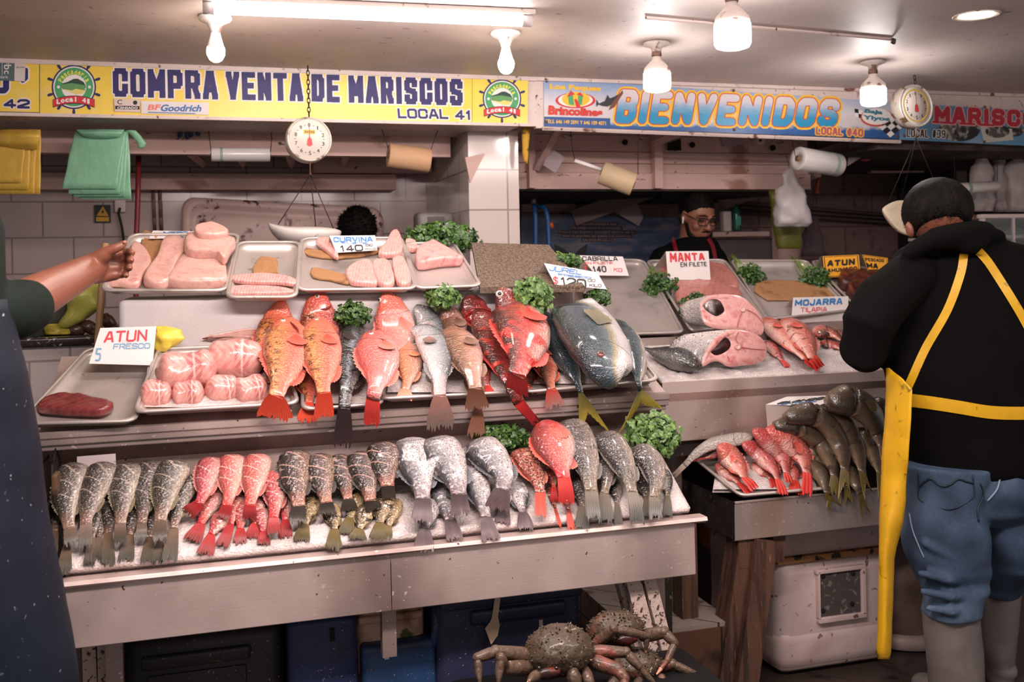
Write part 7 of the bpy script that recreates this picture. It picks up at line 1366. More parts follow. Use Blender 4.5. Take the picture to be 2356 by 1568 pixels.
t = thing('yellow_rag', 'crumpled yellow bag end on the tiled stand beside the clams', 'bag', P(132, 768, 3.7)); loft(MB(), smooth_rows([(744, 118, 138, 3.7, .02), (756, 112, 156, 3.7, .03), (768, 110, 162, 3.7, .03)]), 24, .03, 2.2, 26).build('bag', bagmat('yellow_rag_film', '#a89a38'), t)
mcl = M('clam_shell', '#4a3328', .35, coat=.3, spots=[('#8a6a56', 20, .56, .66)])
for i, (x, y_, lab) in enumerate(((176, 758, 'dark clam beside the crumpled yellow bag end'), (206, 752, 'largest brown clam beside the broom handle'), (250, 740, 'dark clam behind the broom handle'), (222, 766, 'brown clam low beside the broom handle'), (256, 764, 'clam at the end of the tiled stand beside the white block'))):
    tag(MB().ell(P(x, y_, 3.72), .035, .03, .022, Matrix.Rotation(.5 * i, 3, 'Y'), 16, 10, fn=lambda q: q * (1 + .05 * math.sin(q.x * 14))).build('clam', mcl), lab, 'clam', 'clams on the tiled stand')
tag(MB().tube([P(243, 560, 3.5), P(236, 640, 3.48), P(226, 772, 3.42), PZ(196, 1500, 0.0) * 0 + Vector((P(212, 1000, 3.35).x - .03, 3.28, .0))], .011, 10).build('broom_handle', M('broom_wood', '#b08a62', .5)), 'wooden broom handle leaning between the tiled stand and the fillet trays', 'handle')
t = thing('grey_basin', 'grey plastic basin half hidden by the green sleeve', 'basin', P(80, 772, 3.8)); MB().lathe([(.0, .0), (.16, .0), (.2, .12), (.21, .14), (.2, .14), (.15, .01), (0, .01)], P(64, 770, 3.85), n=26).build('basin', M('basin_plastic', '#5d625c', .4), t)
bunch_px('dark greens lying on the tiled stand behind the lettuce bag', 96, 690, 165, 762, 3.8, 90, None, None, .026, .05, 30)
t = thing('bucket', 'white plastic bucket below the baking tray of the fresh tuna', 'bucket', P(70, 1140, 3.2)); c = P(72, 1140, 3.2); MB().lathe([(0, 0), (.085, 0), (.098, .2), (.104, .2), (.104, .215), (.1, .215), (.1, .205), (.09, .2), (.08, .01), (0, .01)], c, n=28).build('pail', M('pail_plastic', '#b8aba6', .4, spots=[('#8a7a72', 10, .6, .7)]), t); MB().tube(cr_spline([c + Vector((-.1, -.02, .2)), c + Vector((-.06, -.11, .14)), c + Vector((.04, -.115, .11)), c + Vector((.1, -.03, .19))], 14), .003, 6).build('bail_handle', m_cord, t)
tag(box('bucket_stool', (c.x - .12, 3.1, c.z - .1), (c.x + .14, 3.35, c.z - .001), M('stool_dark', '#2c2522', .7), bev=.005), 'dark box the white bucket stands on', 'box'); 
tag(box('stool_base', (c.x - .11, 3.11, 0), (c.x + .13, 3.34, c.z - .101), M('stool_dark', '#2c2522', .7)), 'dark block under the bucket box', 'block')
tag(box('yellow_board', Vector((P(78, 1212, 2.95).x, 2.95, 0)) + Vector((0, 0, 0)) if False else P(78, 1212, 2.95), P(124, 1184, 2.95) + Vector((0, .02, 0)), M('yellow_board', '#8a7430', .7, spots=[('#5a4a20', 30, .5, .62)])), 'narrow dirty yellow board beside the end of the fish counter', 'board')
_b = P(101, 1213, 2.95); tag(box('dark_crate', (_b.x - .06, 2.90, 0), (_b.x + .05, 3.02, _b.z - .001), M('stool_dark', '#2c2522', .7)), 'dark crate under the dirty yellow board', 'crate')
t = thing('yellow_bag', 'crumpled yellow plastic bag behind the card lettered ATUN FRESCO', 'bag', P(390, 800, 3.06)); loft(MB(), smooth_rows([(750, 356, 384, 3.05, .012), (762, 352, 418, 3.03, .03), (778, 352, 424, 3.02, .035), (794, 356, 412, 3.02, .03), (808, 358, 384, 3.02, .014)]), 32, .022, 2.2, 30).build('bag', bagmat('lemon_film', '#ddc648', .35, .7), t)
# ---------------------------------------------------------------- under the counter
def grime(n_, c, r=.5): return M(n_, c, r, spots=[('#a8988e', 130, .71, .74), ('#1c1a1a', 7, .55, .75)], bump=(20, .1))
m_blk = grime('charcoal_plastic', '#222120'); m_navy = grime('navy_plastic', '#252a44'); m_blue = grime('blue_plastic', '#26325a'); m_blue2 = grime('bright_blue_plastic', '#213e66'); m_lid = M('lid_plastic', '#cdb4ac', .45, spots=[('#8a6a5a', 26, .64, .7)]); m_liner = M('dirty_liner', '#c9a28c', .6, spots=[('#7a5a28', 9, .5, .6), ('#4a4a1c', 14, .6, .66)])
def X(px, Y): return P(px, 1400, Y).x
Y0 = 2.64
t = thing('cooler', 'charcoal plastic cooler with two lock slots under the fish counter', 'cooler', (X(460, Y0), 2.85, 0)); x0, x1 = X(277, Y0), X(652, Y0); box('body', (x0, Y0, 0), (x1, 3.08, .575), m_blk, t, .035); box('lid', (x0 + .0, Y0 - .004, .58), (x1 - .03, 3.08, .625), m_lid, t, .02); box('ridge', (X(322, Y0), Y0 - .014, .50), (X(576, Y0), Y0 + .01, .535), m_blk, t, .012); box('front_panel', (X(335, Y0), Y0 - .006, .05), (X(565, Y0), Y0 + .01, .485), m_blk, t, .004)
for x in (385, 511): a = P(x, 1518 if x < 400 else 1508, Y0 - .008); box('lock_slot', (a.x - .004, Y0 - .008, a.z - .01), (a.x + .005, Y0 - .004, a.z + .01), m_hole, t)
Y1 = 2.62; t = thing('cooler', 'blue cooler with a broken front showing its stained liner', 'cooler', (X(830, Y1), 2.85, 0)); x0, x1, xm = X(660, Y1), X(1002, Y1), X(826, Y1)
box('inner_liner', (xm - .005, Y1 + .035, .02), (x1 - .02, 3.0, .60), m_liner, t, .03); box('body', (x0, Y1 + .03, 0), (xm, 3.0, .585), m_blue, t, .03); box('front_panel', (x0, Y1, 0), (xm - .004, Y1 + .05, .58), m_blue, t, .016); box('lower_panel', (xm + .004, Y1 - .004, 0), (x1, Y1 + .05, .495), m_blue2, t, .016); box('lid', (x0 + .01, Y1 + .0, .588), (x1 - .02, 3.0, .625), m_lid, t, .014); box('liner_rim', (xm, Y1 + .02, .545), (x1 - .03, Y1 + .05, .565), m_liner, t, .008)
MB().capsule([(x1 - .004, Y1 + .01, .48), (x1 + .002, Y1 + .0, .53), (x1 + .004, Y1 + .02, .575)], [.012, .012, .009], 8).build('torn_edge', m_blue2, t)
for (x, y_, w_, h_) in ((765, 1460, .006, .017), (890, 1504, .006, .014)): a = P(x, y_, Y1 - .006); box('lock_slot', (a.x - w_, Y1 - .006, a.z - h_), (a.x + w_, Y1 + .001, a.z + h_), m_hole if x < 800 else m_lid, t)
Y2 = 2.60; t = thing('cooler', 'large navy cooler with torn tape, behind the crabs', 'cooler', (X(1170, Y2), 2.85, 0)); x0, x1 = X(1003, Y2), X(1340, Y2); box('body', (x0, Y2, 0), (x1, 3.05, .60), m_navy, t, .03); box('lid', (x0 + .02, Y2 - .006, .602), (x1 - .004, 3.05, .655), m_lid, t, .012); box('ridge', (X(1080, Y2), Y2 - .016, .525), (X(1300, Y2), Y2 + .01, .565), m_navy, t, .012); box('rim', (x0 + .01, Y2 - .012, .572), (x1 - .003, Y2 + .02, .60), m_navy, t, .006)
q = [P(x, y_, Y2 - .02) for x, y_ in ((1139, 1373), (1152, 1373), (1146, 1418), (1150, 1438), (1145, 1462), (1130, 1482), (1120, 1455), (1116, 1445), (1128, 1430), (1132, 1420))]; tq = [p + Vector((0, .002, 0)) for p in q]; n = len(q); MB().add(q + tq, [tuple(range(n)), tuple(range(2 * n - 1, n - 1, -1))] + [(i, (i + 1) % n, (i + 1) % n + n, i + n) for i in range(n)]).build('torn_tape', M('tape_paper', '#c9ac94', .6, spots=[('#8a6a54', 30, .6, .68)]), t, False); a = P(1245, 1437, Y2 - .004); box('lock_slot', (a.x - .005, Y2 - .004, a.z - .014), (a.x + .005, Y2 + .001, a.z + .014), m_lid, t)
m_post = M('speckled_board', '#c4aea4', .7, spots=[('#4a3a30', 90, .60, .65), ('#6d564a', 9, .6, .72)], bump=(60, .3))
for (pts, lab) in (((( 204, 1455), (228, 1600)), 'speckled white board standing under the counter beside the grey plank'), (((240, 1452), (256, 1600)), 'speckled white board touching the charcoal cooler')):
    a = P(*pts[0], 2.70); b = P(pts[1][0], pts[1][1], 2.70); tag(plank('board', (a.x, 2.70, .63), (b.x - .012, 2.70, 0), .032, .03, m_post), lab, 'board', 'boards under the counter')
a = P(165, 1470, 2.72); tag(plank('board', (a.x, 2.74, .63), (a.x + .02, 2.74, 0), .034, .02, M('grey_plank', '#6d625e', .7, spots=[('#4a4240', 12, .5, .7)])), 'grey plank under the counter beside the dark blue apron', 'board', 'boards under the counter')
for (p0, p1, w_, lab) in (((1449, 1318), (1482, 1447), .042, 'speckled white board leaning under the counter above the crabs'), ((1488, 1322), (1520, 1447), .034, 'second speckled white board leaning beside the steel leg'), ((1424, 1322), (1455, 1440), .026, 'shaded speckled board at the inner side of the leaning pair')):
    Y = 2.53 if w_ != .026 else 2.57; a = P(*p0, Y); b = P(*p1, Y); dz = (a.z) / max(.01, (a.z - b.z)); e_ = lerp(a, b, dz); tag(plank('board', (a.x, Y, a.z), (e_.x, Y, 0), w_, .035, m_post), lab, 'board', 'leaning boards under the counter')
a = P(1585, 1240, 3.05); tag(box('wood_post', (a.x - .03, 3.05, 0), (a.x + .03, 3.12, .60), m_wood), 'wet brown wooden post between the two stalls', 'post')
_s = thing('tiled_step', '', '', (1.45, 3.3, 0)); box('tiled_top', (1.27, 2.985, 0), (1.63, 3.65, .285), tile_mat('step_tile', '#94877e', '#3a2c24', .19, .19, .35, '#4a382c', 0), _s); box('stained_front', (1.27, 2.978, 0), (1.63, 2.985, .272), tile_mat('stained_tile', '#5a3c2c', '#231812', .19, .28, .5, '#2f2018', 0), _s); tag(_s, 'low tiled step with a stained front between the counter and the wooden table leg', 'step')
t = thing('cooler', 'white cooler with a dark square opening under the low table', 'cooler', (2.11, 3.4, 0)); m_wc = M('white_cooler', '#d0bab6', .4, spots=[('#6a4c3c', 34, .68, .73), ('#b39a94', 4, .5, .75)]); mL = Vector((1.882, 3.12, 0))
box('body', (1.882, 3.12, .01), (2.36, 3.66, .405), m_wc, t, .045); box('lower_band', (1.880, 3.116, .02), (2.362, 3.662, .165), m_wc, t, .045); box('lid', (1.886, 3.125, .425), (2.36, 3.65, .535), m_wc, t, .02); box('lid_seam', (1.884, 3.119, .405), (2.36, 3.66, .425), M('amber_seam', '#b07a48', .5, spots=[('#2a1c14', 18, .56, .6)]), t)
a, b = P(1884, 1418, 3.115), P(1976, 1306, 3.115); box('dark_opening', (a.x, 3.108, a.z), (b.x, 3.125, b.z), M('opening_grey', '#4a4441', .8, spots=[('#7a706a', 40, .6, .66)]), t)
for (xa, za, xb, zb) in ((a.x - .008, a.z - .008, a.x, b.z + .012), (b.x, a.z - .008, b.x + .02, b.z + .006), (a.x - .008, a.z - .02, b.x + .02, a.z), (a.x - .015, b.z, b.x + .02, b.z + .014)): box('opening_frame', (xa, 3.098, za), (xb, 3.122, zb), m_wc, t, .003)
for (x, y_) in ((1893, 1325), (1962, 1318), (1893, 1404), (1960, 1388)): MB().lathe([(0, 0), (.009, 0), (.009, .003), (0, .003)], P(x, y_, 3.108), Vector((0, -1, 0)), 14).build('bolt_hole', m_hole, t)
t = thing('basin', 'dull white round basin behind the boots', 'basin', (2.62, 3.4, 0)); MB().lathe([(0, 0), (.17, 0), (.19, .05), (.2, .4), (.2, .42), (.18, .42), (.17, .05), (0, .04)], (2.56, 3.35, 0), n=30).build('tub', M('dirty_tub', '#6d5a52', .6, spots=[('#4a3a34', 6, .45, .7)]), t); MB().lathe([(.19, 0), (.215, .01), (.215, .05), (.19, .06)], (2.56, 3.35, 0), n=30).build('base_ring', M('tub_ring', '#9a8a82', .5), t)
# ---------------------------------------------------------------- crabs
m_crab = M('crab_shell', '#453729', .5, spots=[('#6d3f30', 9, .58, .70), ('#3d3426', 18, .54, .66), ('#a89880', 90, .68, .71)], bump=(60, .5), coat=.25); m_leg = M('crab_leg', '#533f31', .5, spots=[('#7d4034', 8, .58, .70), ('#4a3a2c', 24, .56, .66), ('#c9a070', 60, .72, .76)], bump=(45, .8), coat=.2); m_tip = M('crab_claw_tip', '#c9866a', .3, coat=.4, spots=[('#e0c4b0', 10, .5, .7)])
tag(MB().box((X(1075, 2.2), 2.12, 0), (X(1625, 2.3), 2.44, .458), .02).build('crab_crate', M('black_crate', '#0d0c0e', .7, spec=.2)), 'black crate heaped with crabs in front of the navy cooler', 'crate')
def crab(label, cx, cy, rx, ry, Y, legs, mat=None, seed=0, face=None):
    c = P(cx, cy, Y); k = mpp(c); t = thing('crab', label, 'crab', c - Vector((0, 0, ry * k)), 'spiny crabs in the black crate'); rg = random.Random(seed)
    def fn(q):
        s_ = 1 + .05 * noise.noise(q * 5 + Vector((seed, 0, 0))) + (.07 * abs(noise.noise(q * 16)) if q.z > -.3 else 0); return Vector((q.x, q.y, q.z if q.z > 0 else q.z * .8)) * s_
    mb = MB(); mb.ell(c, rx * k, rx * k * .85, ry * k, Matrix.Rotation(math.radians(-18), 3, 'X'), 44, 28, fn=fn)
    for i in range(230):
        a = rg.uniform(0, math.tau); z = rg.uniform(-.35, .95); r = math.sqrt(max(0, 1 - z * z)); d = Matrix.Rotation(math.radians(-18), 3, 'X') @ Vector((math.cos(a) * r * rx, math.sin(a) * r * rx * .85, z * ry)); o_ = c + d * k * 1.0; mb.tube([o_, o_ + d.normalized() * rg.uniform(.003, .008)], [.0026, .0006], 5)
    mb.build('carapace', m_crab, t)
    for pts, rr in legs:
        wp = [P(x, y_, Y + dy) for x, y_, dy in pts]; mb = MB(); n_ = len(wp)
        for i in range(n_ - 1):
            r0 = rr * k * (1 - .22 * i); r1 = r0 * (.82 if i < n_ - 2 else .35); sp_ = [lerp(wp[i], wp[i + 1], u) for u in (0, .25, .6, 1)]; mb.capsule(sp_, [r0 * .8, r0, r0 * .95, r1], 10)
            if i: mb.ell(wp[i], r0 * 1.12, r0 * 1.12, r0 * 1.12, None, 10, 6)
        mb.build('leg', m_leg, t); mb = MB(); mb.capsule([lerp(wp[-2], wp[-1], .72), wp[-1] + (wp[-1] - wp[-2]).normalized() * .006], [rr * k * .30, rr * k * .12], 8); mb.build('claw_tip', m_tip, t)
    if face:
        f_ = P(*face, Y - rx * k * .78); MB().ell(f_, .03, .012, .014, None, 14, 8, fn=lambda q: q * (1 + .2 * noise.noise(q * 6))).build('mouth', M('crab_mouth', '#6a2a22', .35, spots=[('#2a1210', 20, .5, .6)]), t)
        for dx in (-22, 18): MB().ell(P(face[0] + dx, face[1] - 12, Y - rx * k * .82), .005, .005, .005, None, 8, 6).build('eye', m_eye_k, t)
    return t
crab('biggest crab with a round spiny shell, at the crate front', 1286, 1502, 82, 64, 2.26, [([(1218, 1506, 0), (1140, 1498, -.02), (1098, 1512, -.03), (1104, 1572, -.06)], 17), ([(1216, 1536, -.02), (1160, 1536, -.06), (1152, 1512, -.08), (1146, 1572, -.1)], 18), ([(1240, 1548, -.06), (1216, 1566, -.1)], 12), ([(1362, 1496, 0), (1440, 1500, -.02), (1470, 1532, -.04), (1512, 1580, -.06)], 15), ([(1360, 1518, -.02), (1420, 1540, -.06), (1438, 1560, -.08), (1432, 1590, -.1)], 18), ([(1318, 1545, -.06), (1326, 1590, -.08)], 17), ([(1346, 1540, -.04), (1362, 1590, -.08)], 14)], seed=1, face=(1262, 1548))
crab('crab behind the biggest one, one leg bent over its shell', 1416, 1448, 66, 42, 2.40, [([(1366, 1484, -.06), (1412, 1446, -.1), (1488, 1462, -.1), (1486, 1494, -.1)], 13), ([(1480, 1462, -.02), (1528, 1454, -.06), (1552, 1478, -.08), (1536, 1518, -.1), (1514, 1546, -.12)], 16)], seed=2, face=(1442, 1470))
crab('darker crab low at the far end of the black crate', 1462, 1536, 64, 44, 2.34, [([(1516, 1534, -.02), (1546, 1526, -.04), (1600, 1552, -.06), (1612, 1584, -.08)], 14), ([(1420, 1560, -.06), (1400, 1585, -.08)], 13), ([(1470, 1566, -.06), (1462, 1590, -.08)], 13), ([(1522, 1560, -.06), (1530, 1590, -.08)], 14)], seed=3)
# ---------------------------------------------------------------- people
m_skin1 = M('skin_tan', '#7d4c3a', .45, sub=.12, vary=.05, bump=(60, .08), spots=[('#6d3f30', 12, .58, .8)]); m_skin2 = M('skin_brown', '#9a6650', .45, sub=.12, vary=.05, bump=(80, .06)); m_hair = M('black_hair', '#0c0908', .6, spots=[('#1c1512', 60, .5, .7)], bump=(160, .6), stretch=(1, 1, .4), spec=.12); m_hood = M('black_hoodie', '#0b0a0a', .9, vary=.15, bump=(14, .25), spec=.12); m_tee = M('black_tee', '#0a090a', .9, spec=.12)
def tufts(name, bv, par, n, ok, ln, seed, down=.5, wd=.0010, lift=.30):
    """short hair blades over a head surface; ok(normalised point offset) keeps or drops a root"""
    rg = random.Random(seed); mb = MB(); c0, M3, k3 = bv
    for _ in range(n * 4):
        q = Vector((rg.gauss(0, 1), rg.gauss(0, 1), rg.gauss(0, 1))).normalized()
        if not ok(q, rg): continue
        p = c0 + M3 @ Vector((q.x * k3[0], q.y * k3[1], q.z * k3[2])); nn = (p - c0).normalized(); d = (nn * lift + Vector((rg.uniform(-.6, .6), rg.uniform(-.6, .6), -down + rg.uniform(-.4, .4)))).normalized(); s_ = d.cross(nn)
        if s_.length < .01: continue
        s_ = s_.normalized() * wd; L_ = ln * rg.uniform(.6, 1.3); mb.add([p - s_, p + s_, p + d * L_ + nn * .001], [(0, 1, 2)]); n -= 1
        if n <= 0: break
    return mb.build(name, m_hair, par, False)
# man in the yellow apron, seen from behind
YM = 2.70
tp = thing('person', 'man in a black hoodie and blue jeans with a yellow apron, seen from behind', 'person', (PZ(2210, 1628, 0).x, YM, 0))
hc = P(2156, 484, YM + .01); k = mpp(hc); Mh = Matrix.Rotation(math.radians(14), 3, 'Y')
mb = MB(); mb.ell(hc, 68 * k, 82 * k, 74 * k, Mh, 28, 18, fn=lambda q: Vector((q.x * (1 - .12 * max(0, -q.z)), q.y, q.z))); mb.capsule([hc + Vector((.01, -.01, -.05)), P(2176, 566, YM + .045)], [.056, .035], 16)
for (x, y_, s_) in ((2093, 529, 1), (2231, 482, -1)): mb.ell(P(x, y_, YM), 9 * k, 12 * k, 21 * k, Matrix.Rotation(math.radians(-14 if s_ > 0 else 10), 3, 'Y'), 12, 8)
mb.capsule([P(2210, 660, YM), P(2240, 1040, YM)], [.08, .09], 16); mb.capsule([P(2110, 640, YM), P(2040, 740, YM - .01), P(1990, 805, YM), P(2000, 800, YM + .22)], [.036, .034, .032, .028], 12); mb.capsule([P(2360, 640, YM), P(2430, 780, YM), P(2400, 800, YM + .24)], [.05, .045, .03], 12)
mb.capsule([P(2180, 1080, YM), P(2190, 1320, YM), P(2196, 1600, YM)], [.06, .05, .04], 12); mb.capsule([P(2330, 1100, YM + .03), P(2315, 1300, YM + .11), P(2300, 1560, YM + .2)], [.07, .05, .04], 12); mb.capsule([P(2000, 800, YM + .22), P(2010, 800, YM + .32)], [.03, .035], 10)
bake(mb, 'body', m_skin1, tp, .008, 3)
mb = MB(); rs = []; nu = 36; A3 = Matrix.Rotation(math.radians(14), 3, 'Y') @ Matrix.Rotation(math.radians(-24), 3, 'X')
for i in range(16):
    r = []
    for j in range(nu):
        th = math.tau * j / nu; ph = math.radians(-40 + 129.5 * i / 15 + (1 - i / 15) * 10 * noise.noise(Vector((math.cos(th) * 5, math.sin(th) * 5, 2)))); q = Vector((math.cos(ph) * math.cos(th), math.cos(ph) * math.sin(th), math.sin(ph))); e = 1.0 + .045 * min(1, i / 3) + .012 * noise.noise(q * 9) + .012 * noise.noise(q * 40); q = A3 @ (q * e); q = Mh.inverted() @ q; r.append(hc + Mh @ Vector((q.x * 68 * k, q.y * 82 * k, q.z * 74 * k)))
    rs.append(r)
mb.rings(rs).build('hair', m_hair, tp)
A3i = A3.inverted()
tufts('short_hair', (hc, Mh, (69 * k, 83 * k, 75 * k)), tp, 5000, lambda q, rg: (A3i @ (Mh @ q)).z > -.66 - .22 * rg.random() ** 3, .007, 3)
mb = MB(); loft(mb, smooth_rows([(548, 2120, 2312, YM - .01, .06), (572, 2072, 2385, YM, .10), (612, 2048, 2425, YM, .125), (690, 2042, 2440, YM, .15), (770, 2038, 2444, YM, .155), (850, 2036, 2444, YM, .155), (930, 2056, 2444, YM, .155), (1000, 2072, 2446, YM, .15), (1055, 2082, 2440, YM, .145), (1076, 2086, 2438, YM, .14), (1090, 2090, 2432, YM, .125)]), 44, .016, 2.3, 7)
mb.capsule([P(2100, 632, YM), P(2030, 694, YM - .02), P(1995, 752, YM - .03), P(1986, 802, YM - .02), P(1992, 812, YM + .1), P(2004, 800, YM + .24)], [56 * k, 62 * k, 58 * k, 52 * k, 46 * k, 38 * k], 20); mb.capsule([P(2380, 632, YM), P(2440, 720, YM), P(2450, 800, YM), P(2420, 800, YM + .2)], [56 * k, 60 * k, 52 * k, 40 * k], 18)
mb.capsule(cr_spline([P(2100, 578, YM - .05), P(2138, 556, YM - .085), P(2192, 542, YM - .105), P(2250, 536, YM - .10), P(2288, 548, YM - .07)], 14), [26 * k] * 3 + [34 * k] * 8 + [26 * k] * 3, 16, flat=.8); mb.ell(P(2232, 556, YM - .12), 46 * k, .03, 28 * k, None, 18, 10)
ho, bvh = bake(mb, 'hoodie', m_hood, tp, .009, 5)
def strap(name, pts, wd, mat, par, off=.005):
    sp_ = []; P2 = [Vector((x, y_, 0)) for x, y_ in pts]; S = cr_spline(P2, 26); v = []; last = None
    for i, p in enumerate(S):
        t_ = (S[min(i + 1, 25)] - S[max(i - 1, 0)]).normalized(); nx = Vector((-t_.y, t_.x, 0)); row = []
        for s_ in (-.5, -.3, 0, .3, .5):
            q = p + nx * (wd * s_); h = on(bvh, q.x, q.y, off) or (last if last else P(q.x, q.y, YM)); last = h; row.append(h)
        v.append(row)
    mb = MB(); n_ = 5; V = [p for r in v for p in r]; V2 = [p - ray(0, 0) * 0 + (p - CAM).normalized() * .004 for p in V]; f = []
    for i in range(25):
        for j in range(4): a = i * n_ + j; f += [(a, a + 1, a + n_ + 1, a + n_), (a + 130, a + n_ + 130, a + n_ + 131, a + 131)]
    mb.add(V + V2, f); return mb.build(name, mat, par)
m_apr = M('yellow_apron', '#e0ac20', .42, spots=[('#8a6a1c', 26, .66, .74), ('#c8961c', 5, .5, .7)], bump=(12, .2)); ap = part('apron', tp)
strap('shoulder_strap', [(2218, 584), (2210, 630), (2180, 712), (2130, 800), (2098, 870), (2086, 896)], 20, m_apr, ap); strap('shoulder_strap', [(2252, 578), (2272, 600), (2305, 650), (2345, 715), (2376, 772), (2400, 820), (2420, 870), (2432, 930)], 20, m_apr, ap); strap('waist_strap', [(2092, 920), (2140, 926), (2205, 936), (2280, 948), (2356, 950), (2400, 945)], 30, m_apr, ap)
rs = []
for (py, xl, xr, Yl, Yr, dp) in smooth_rows([(846, 2038, 2046, 2.70, 2.69, .002), (872, 2037, 2078, 2.69, 2.60, .004), (896, 2038, 2098, 2.68, 2.565, .006), (960, 2036, 2097, 2.67, 2.56, .008), (1050, 2030, 2090, 2.67, 2.57, .010), (1095, 2028, 2087, 2.67, 2.59, .014), (1150, 2025, 2086, 2.66, 2.60, .02), (1200, 2022, 2077, 2.65, 2.61, .026), (1285, 2022, 2057, 2.64, 2.63, .026), (1380, 2020, 2056, 2.64, 2.63, .025), (1450, 2018, 2053, 2.64, 2.63, .024), (1500, 2016, 2050, 2.64, 2.63, .023), (1516, 2020, 2047, 2.64, 2.63, .016)], 3):
    r = []
    for j in range(9): u = j / 8; Y = lerp(Yl, Yr, u) - dp * math.sin(math.pi * u) - .004; x = lerp(xl, xr, u); r.append(P(x, py, Y) + Vector((0, .006 * noise.noise(Vector((x * .05, py * .012, 3))), 0)))
    for j in range(9): u = 1 - j / 8; Y = lerp(Yl, Yr, u) + dp * math.sin(math.pi * u) + .004; x = lerp(xl, xr, u) + (2 if u < .5 else -2) * (1 - math.sin(math.pi * u)); r.append(P(x, py, Y))
    rs.append(r)
MB().rings(rs).build('apron_skirt', m_apr, ap)
m_jean = NT('blue_denim'); _c = m_jean.co(); m_jean.set('Base Color', m_jean.ramp(m_jean.math('ADD', m_jean.noise(4, 5, _c), m_jean.math('MULTIPLY', m_jean.noise(120, 2, _c), .15)), [(.38, hexc('#27374c')), (.55, hexc('#3d526c')), (.75, hexc('#5c7289'))])); m_jean.set('Roughness', .8); m_jean.bump(m_jean.noise(300, 2, _c), .3, .002); m_jean = m_jean.m
mb = MB()
def wr(rows, seed): return loft(mb, smooth_rows(rows, 5), 40, .028, 2.2, 9, seed)
wr([(1066, 2088, 2262, YM, .125), (1150, 2086, 2262, YM, .125), (1215, 2087, 2262, YM, .12), (1275, 2094, 2268, YM - .01, .11), (1305, 2104, 2268, YM - .01, .105), (1330, 2112, 2258, YM, .095), (1352, 2116, 2264, YM, .098), (1385, 2119, 2256, YM, .09), (1414, 2122, 2249, YM, .082)], 1)
wr([(1030, 2096, 2436, YM, .10), (1060, 2090, 2432, YM, .125), (1120, 2090, 2430, YM, .12), (1170, 2094, 2424, YM + .01, .11), (1200, 2130, 2400, YM + .03, .08)], 3)
wr([(1066, 2236, 2432, YM, .125), (1150, 2246, 2425, YM, .12), (1230, 2256, 2405, YM + .02, .115), (1300, 2262, 2375, YM + .07, .10), (1340, 2262, 2352, YM + .12, .08), (1368, 2262, 2346, YM + .13, .075)], 5)
for i, (x0, y0, x1, y1) in enumerate(((2120, 1250, 2262, 1300), (2110, 1318, 2258, 1338), (2116, 1360, 2260, 1372), (2130, 1398, 2250, 1402))): mb.capsule([P(x0 + 8, y0, YM - .05), P((x0 + x1) / 2, (y0 + y1) / 2 + 5, YM - .085), P(x1 - 8, y1, YM - .05)], [.012, .017, .012], 10)
jn, bj = bake(mb, 'jeans', m_jean, tp, .008, 4)
def seam(name, pts, par, mat, r=.0022):
    q = [on(bj, x, y_, .004) for x, y_ in pts]; q = [p for p in q if p]
    if len(q) > 1: MB().tube(cr_spline(q, max(4, len(q) * 4)), r, 5).build(name, mat, par)
m_th = paint('stitch_dark', '#1e2a3c'); m_tl = paint('stitch_light', '#8ea2b6')
seam('pocket_arc', [(2116, 1118), (2128, 1106), (2142, 1100), (2156, 1112), (2172, 1118), (2190, 1112), (2204, 1101), (2222, 1106), (2240, 1111)], jn, m_th, .0034); seam('pocket_edge', [(2112, 1084), (2114, 1120), (2118, 1150), (2184, 1171), (2238, 1144), (2240, 1112), (2238, 1092)], jn, m_th); seam('side_seam', [(2092, 1180), (2100, 1220), (2114, 1255), (2126, 1282)], jn, m_tl); seam('seat_seam', [(2302, 1094), (2294, 1125), (2272, 1152)], jn, m_tl, .003); seam('seat_seam', [(2256, 1112), (2262, 1140), (2250, 1170), (2252, 1200)], jn, m_th, .003)
m_boot = M('grey_rubber', '#6d6664', .45, spots=[('#7d7674', 6, .5, .7)], vary=.04)
def boot(rows, toe): 
    b_ = MB(); loft(b_, smooth_rows(rows), 28, 0, 2.1); a, c_ = toe; b_.capsule([a, c_], [.046, .044], 16, flat=.8); return bake(b_, 'boot', m_boot, tp, .007, 5)[0]
fz = PZ(2200, 1640, .045); f0 = P(2200, 1600, YM); boot([(1404, 2124, 2250, YM, .078), (1450, 2127, 2254, YM, .076), (1500, 2133, 2260, YM, .074), (1560, 2138, 2262, YM, .072), (1610, 2140, 2262, YM, .07)], (Vector((f0.x, YM - .02, .045)), Vector((f0.x - .01, YM + .14, .045)))); f1 = P(2300, 1560, YM + .16)
boot([(1358, 2264, 2345, YM + .13, .066), (1430, 2263, 2340, YM + .14, .062), (1490, 2264, 2334, YM + .15, .058), (1540, 2272, 2328, YM + .16, .055), (1570, 2272, 2328, YM + .16, .055)], (Vector((f1.x, YM + .14, .045)), Vector((f1.x + .02, YM + .30, .045))))
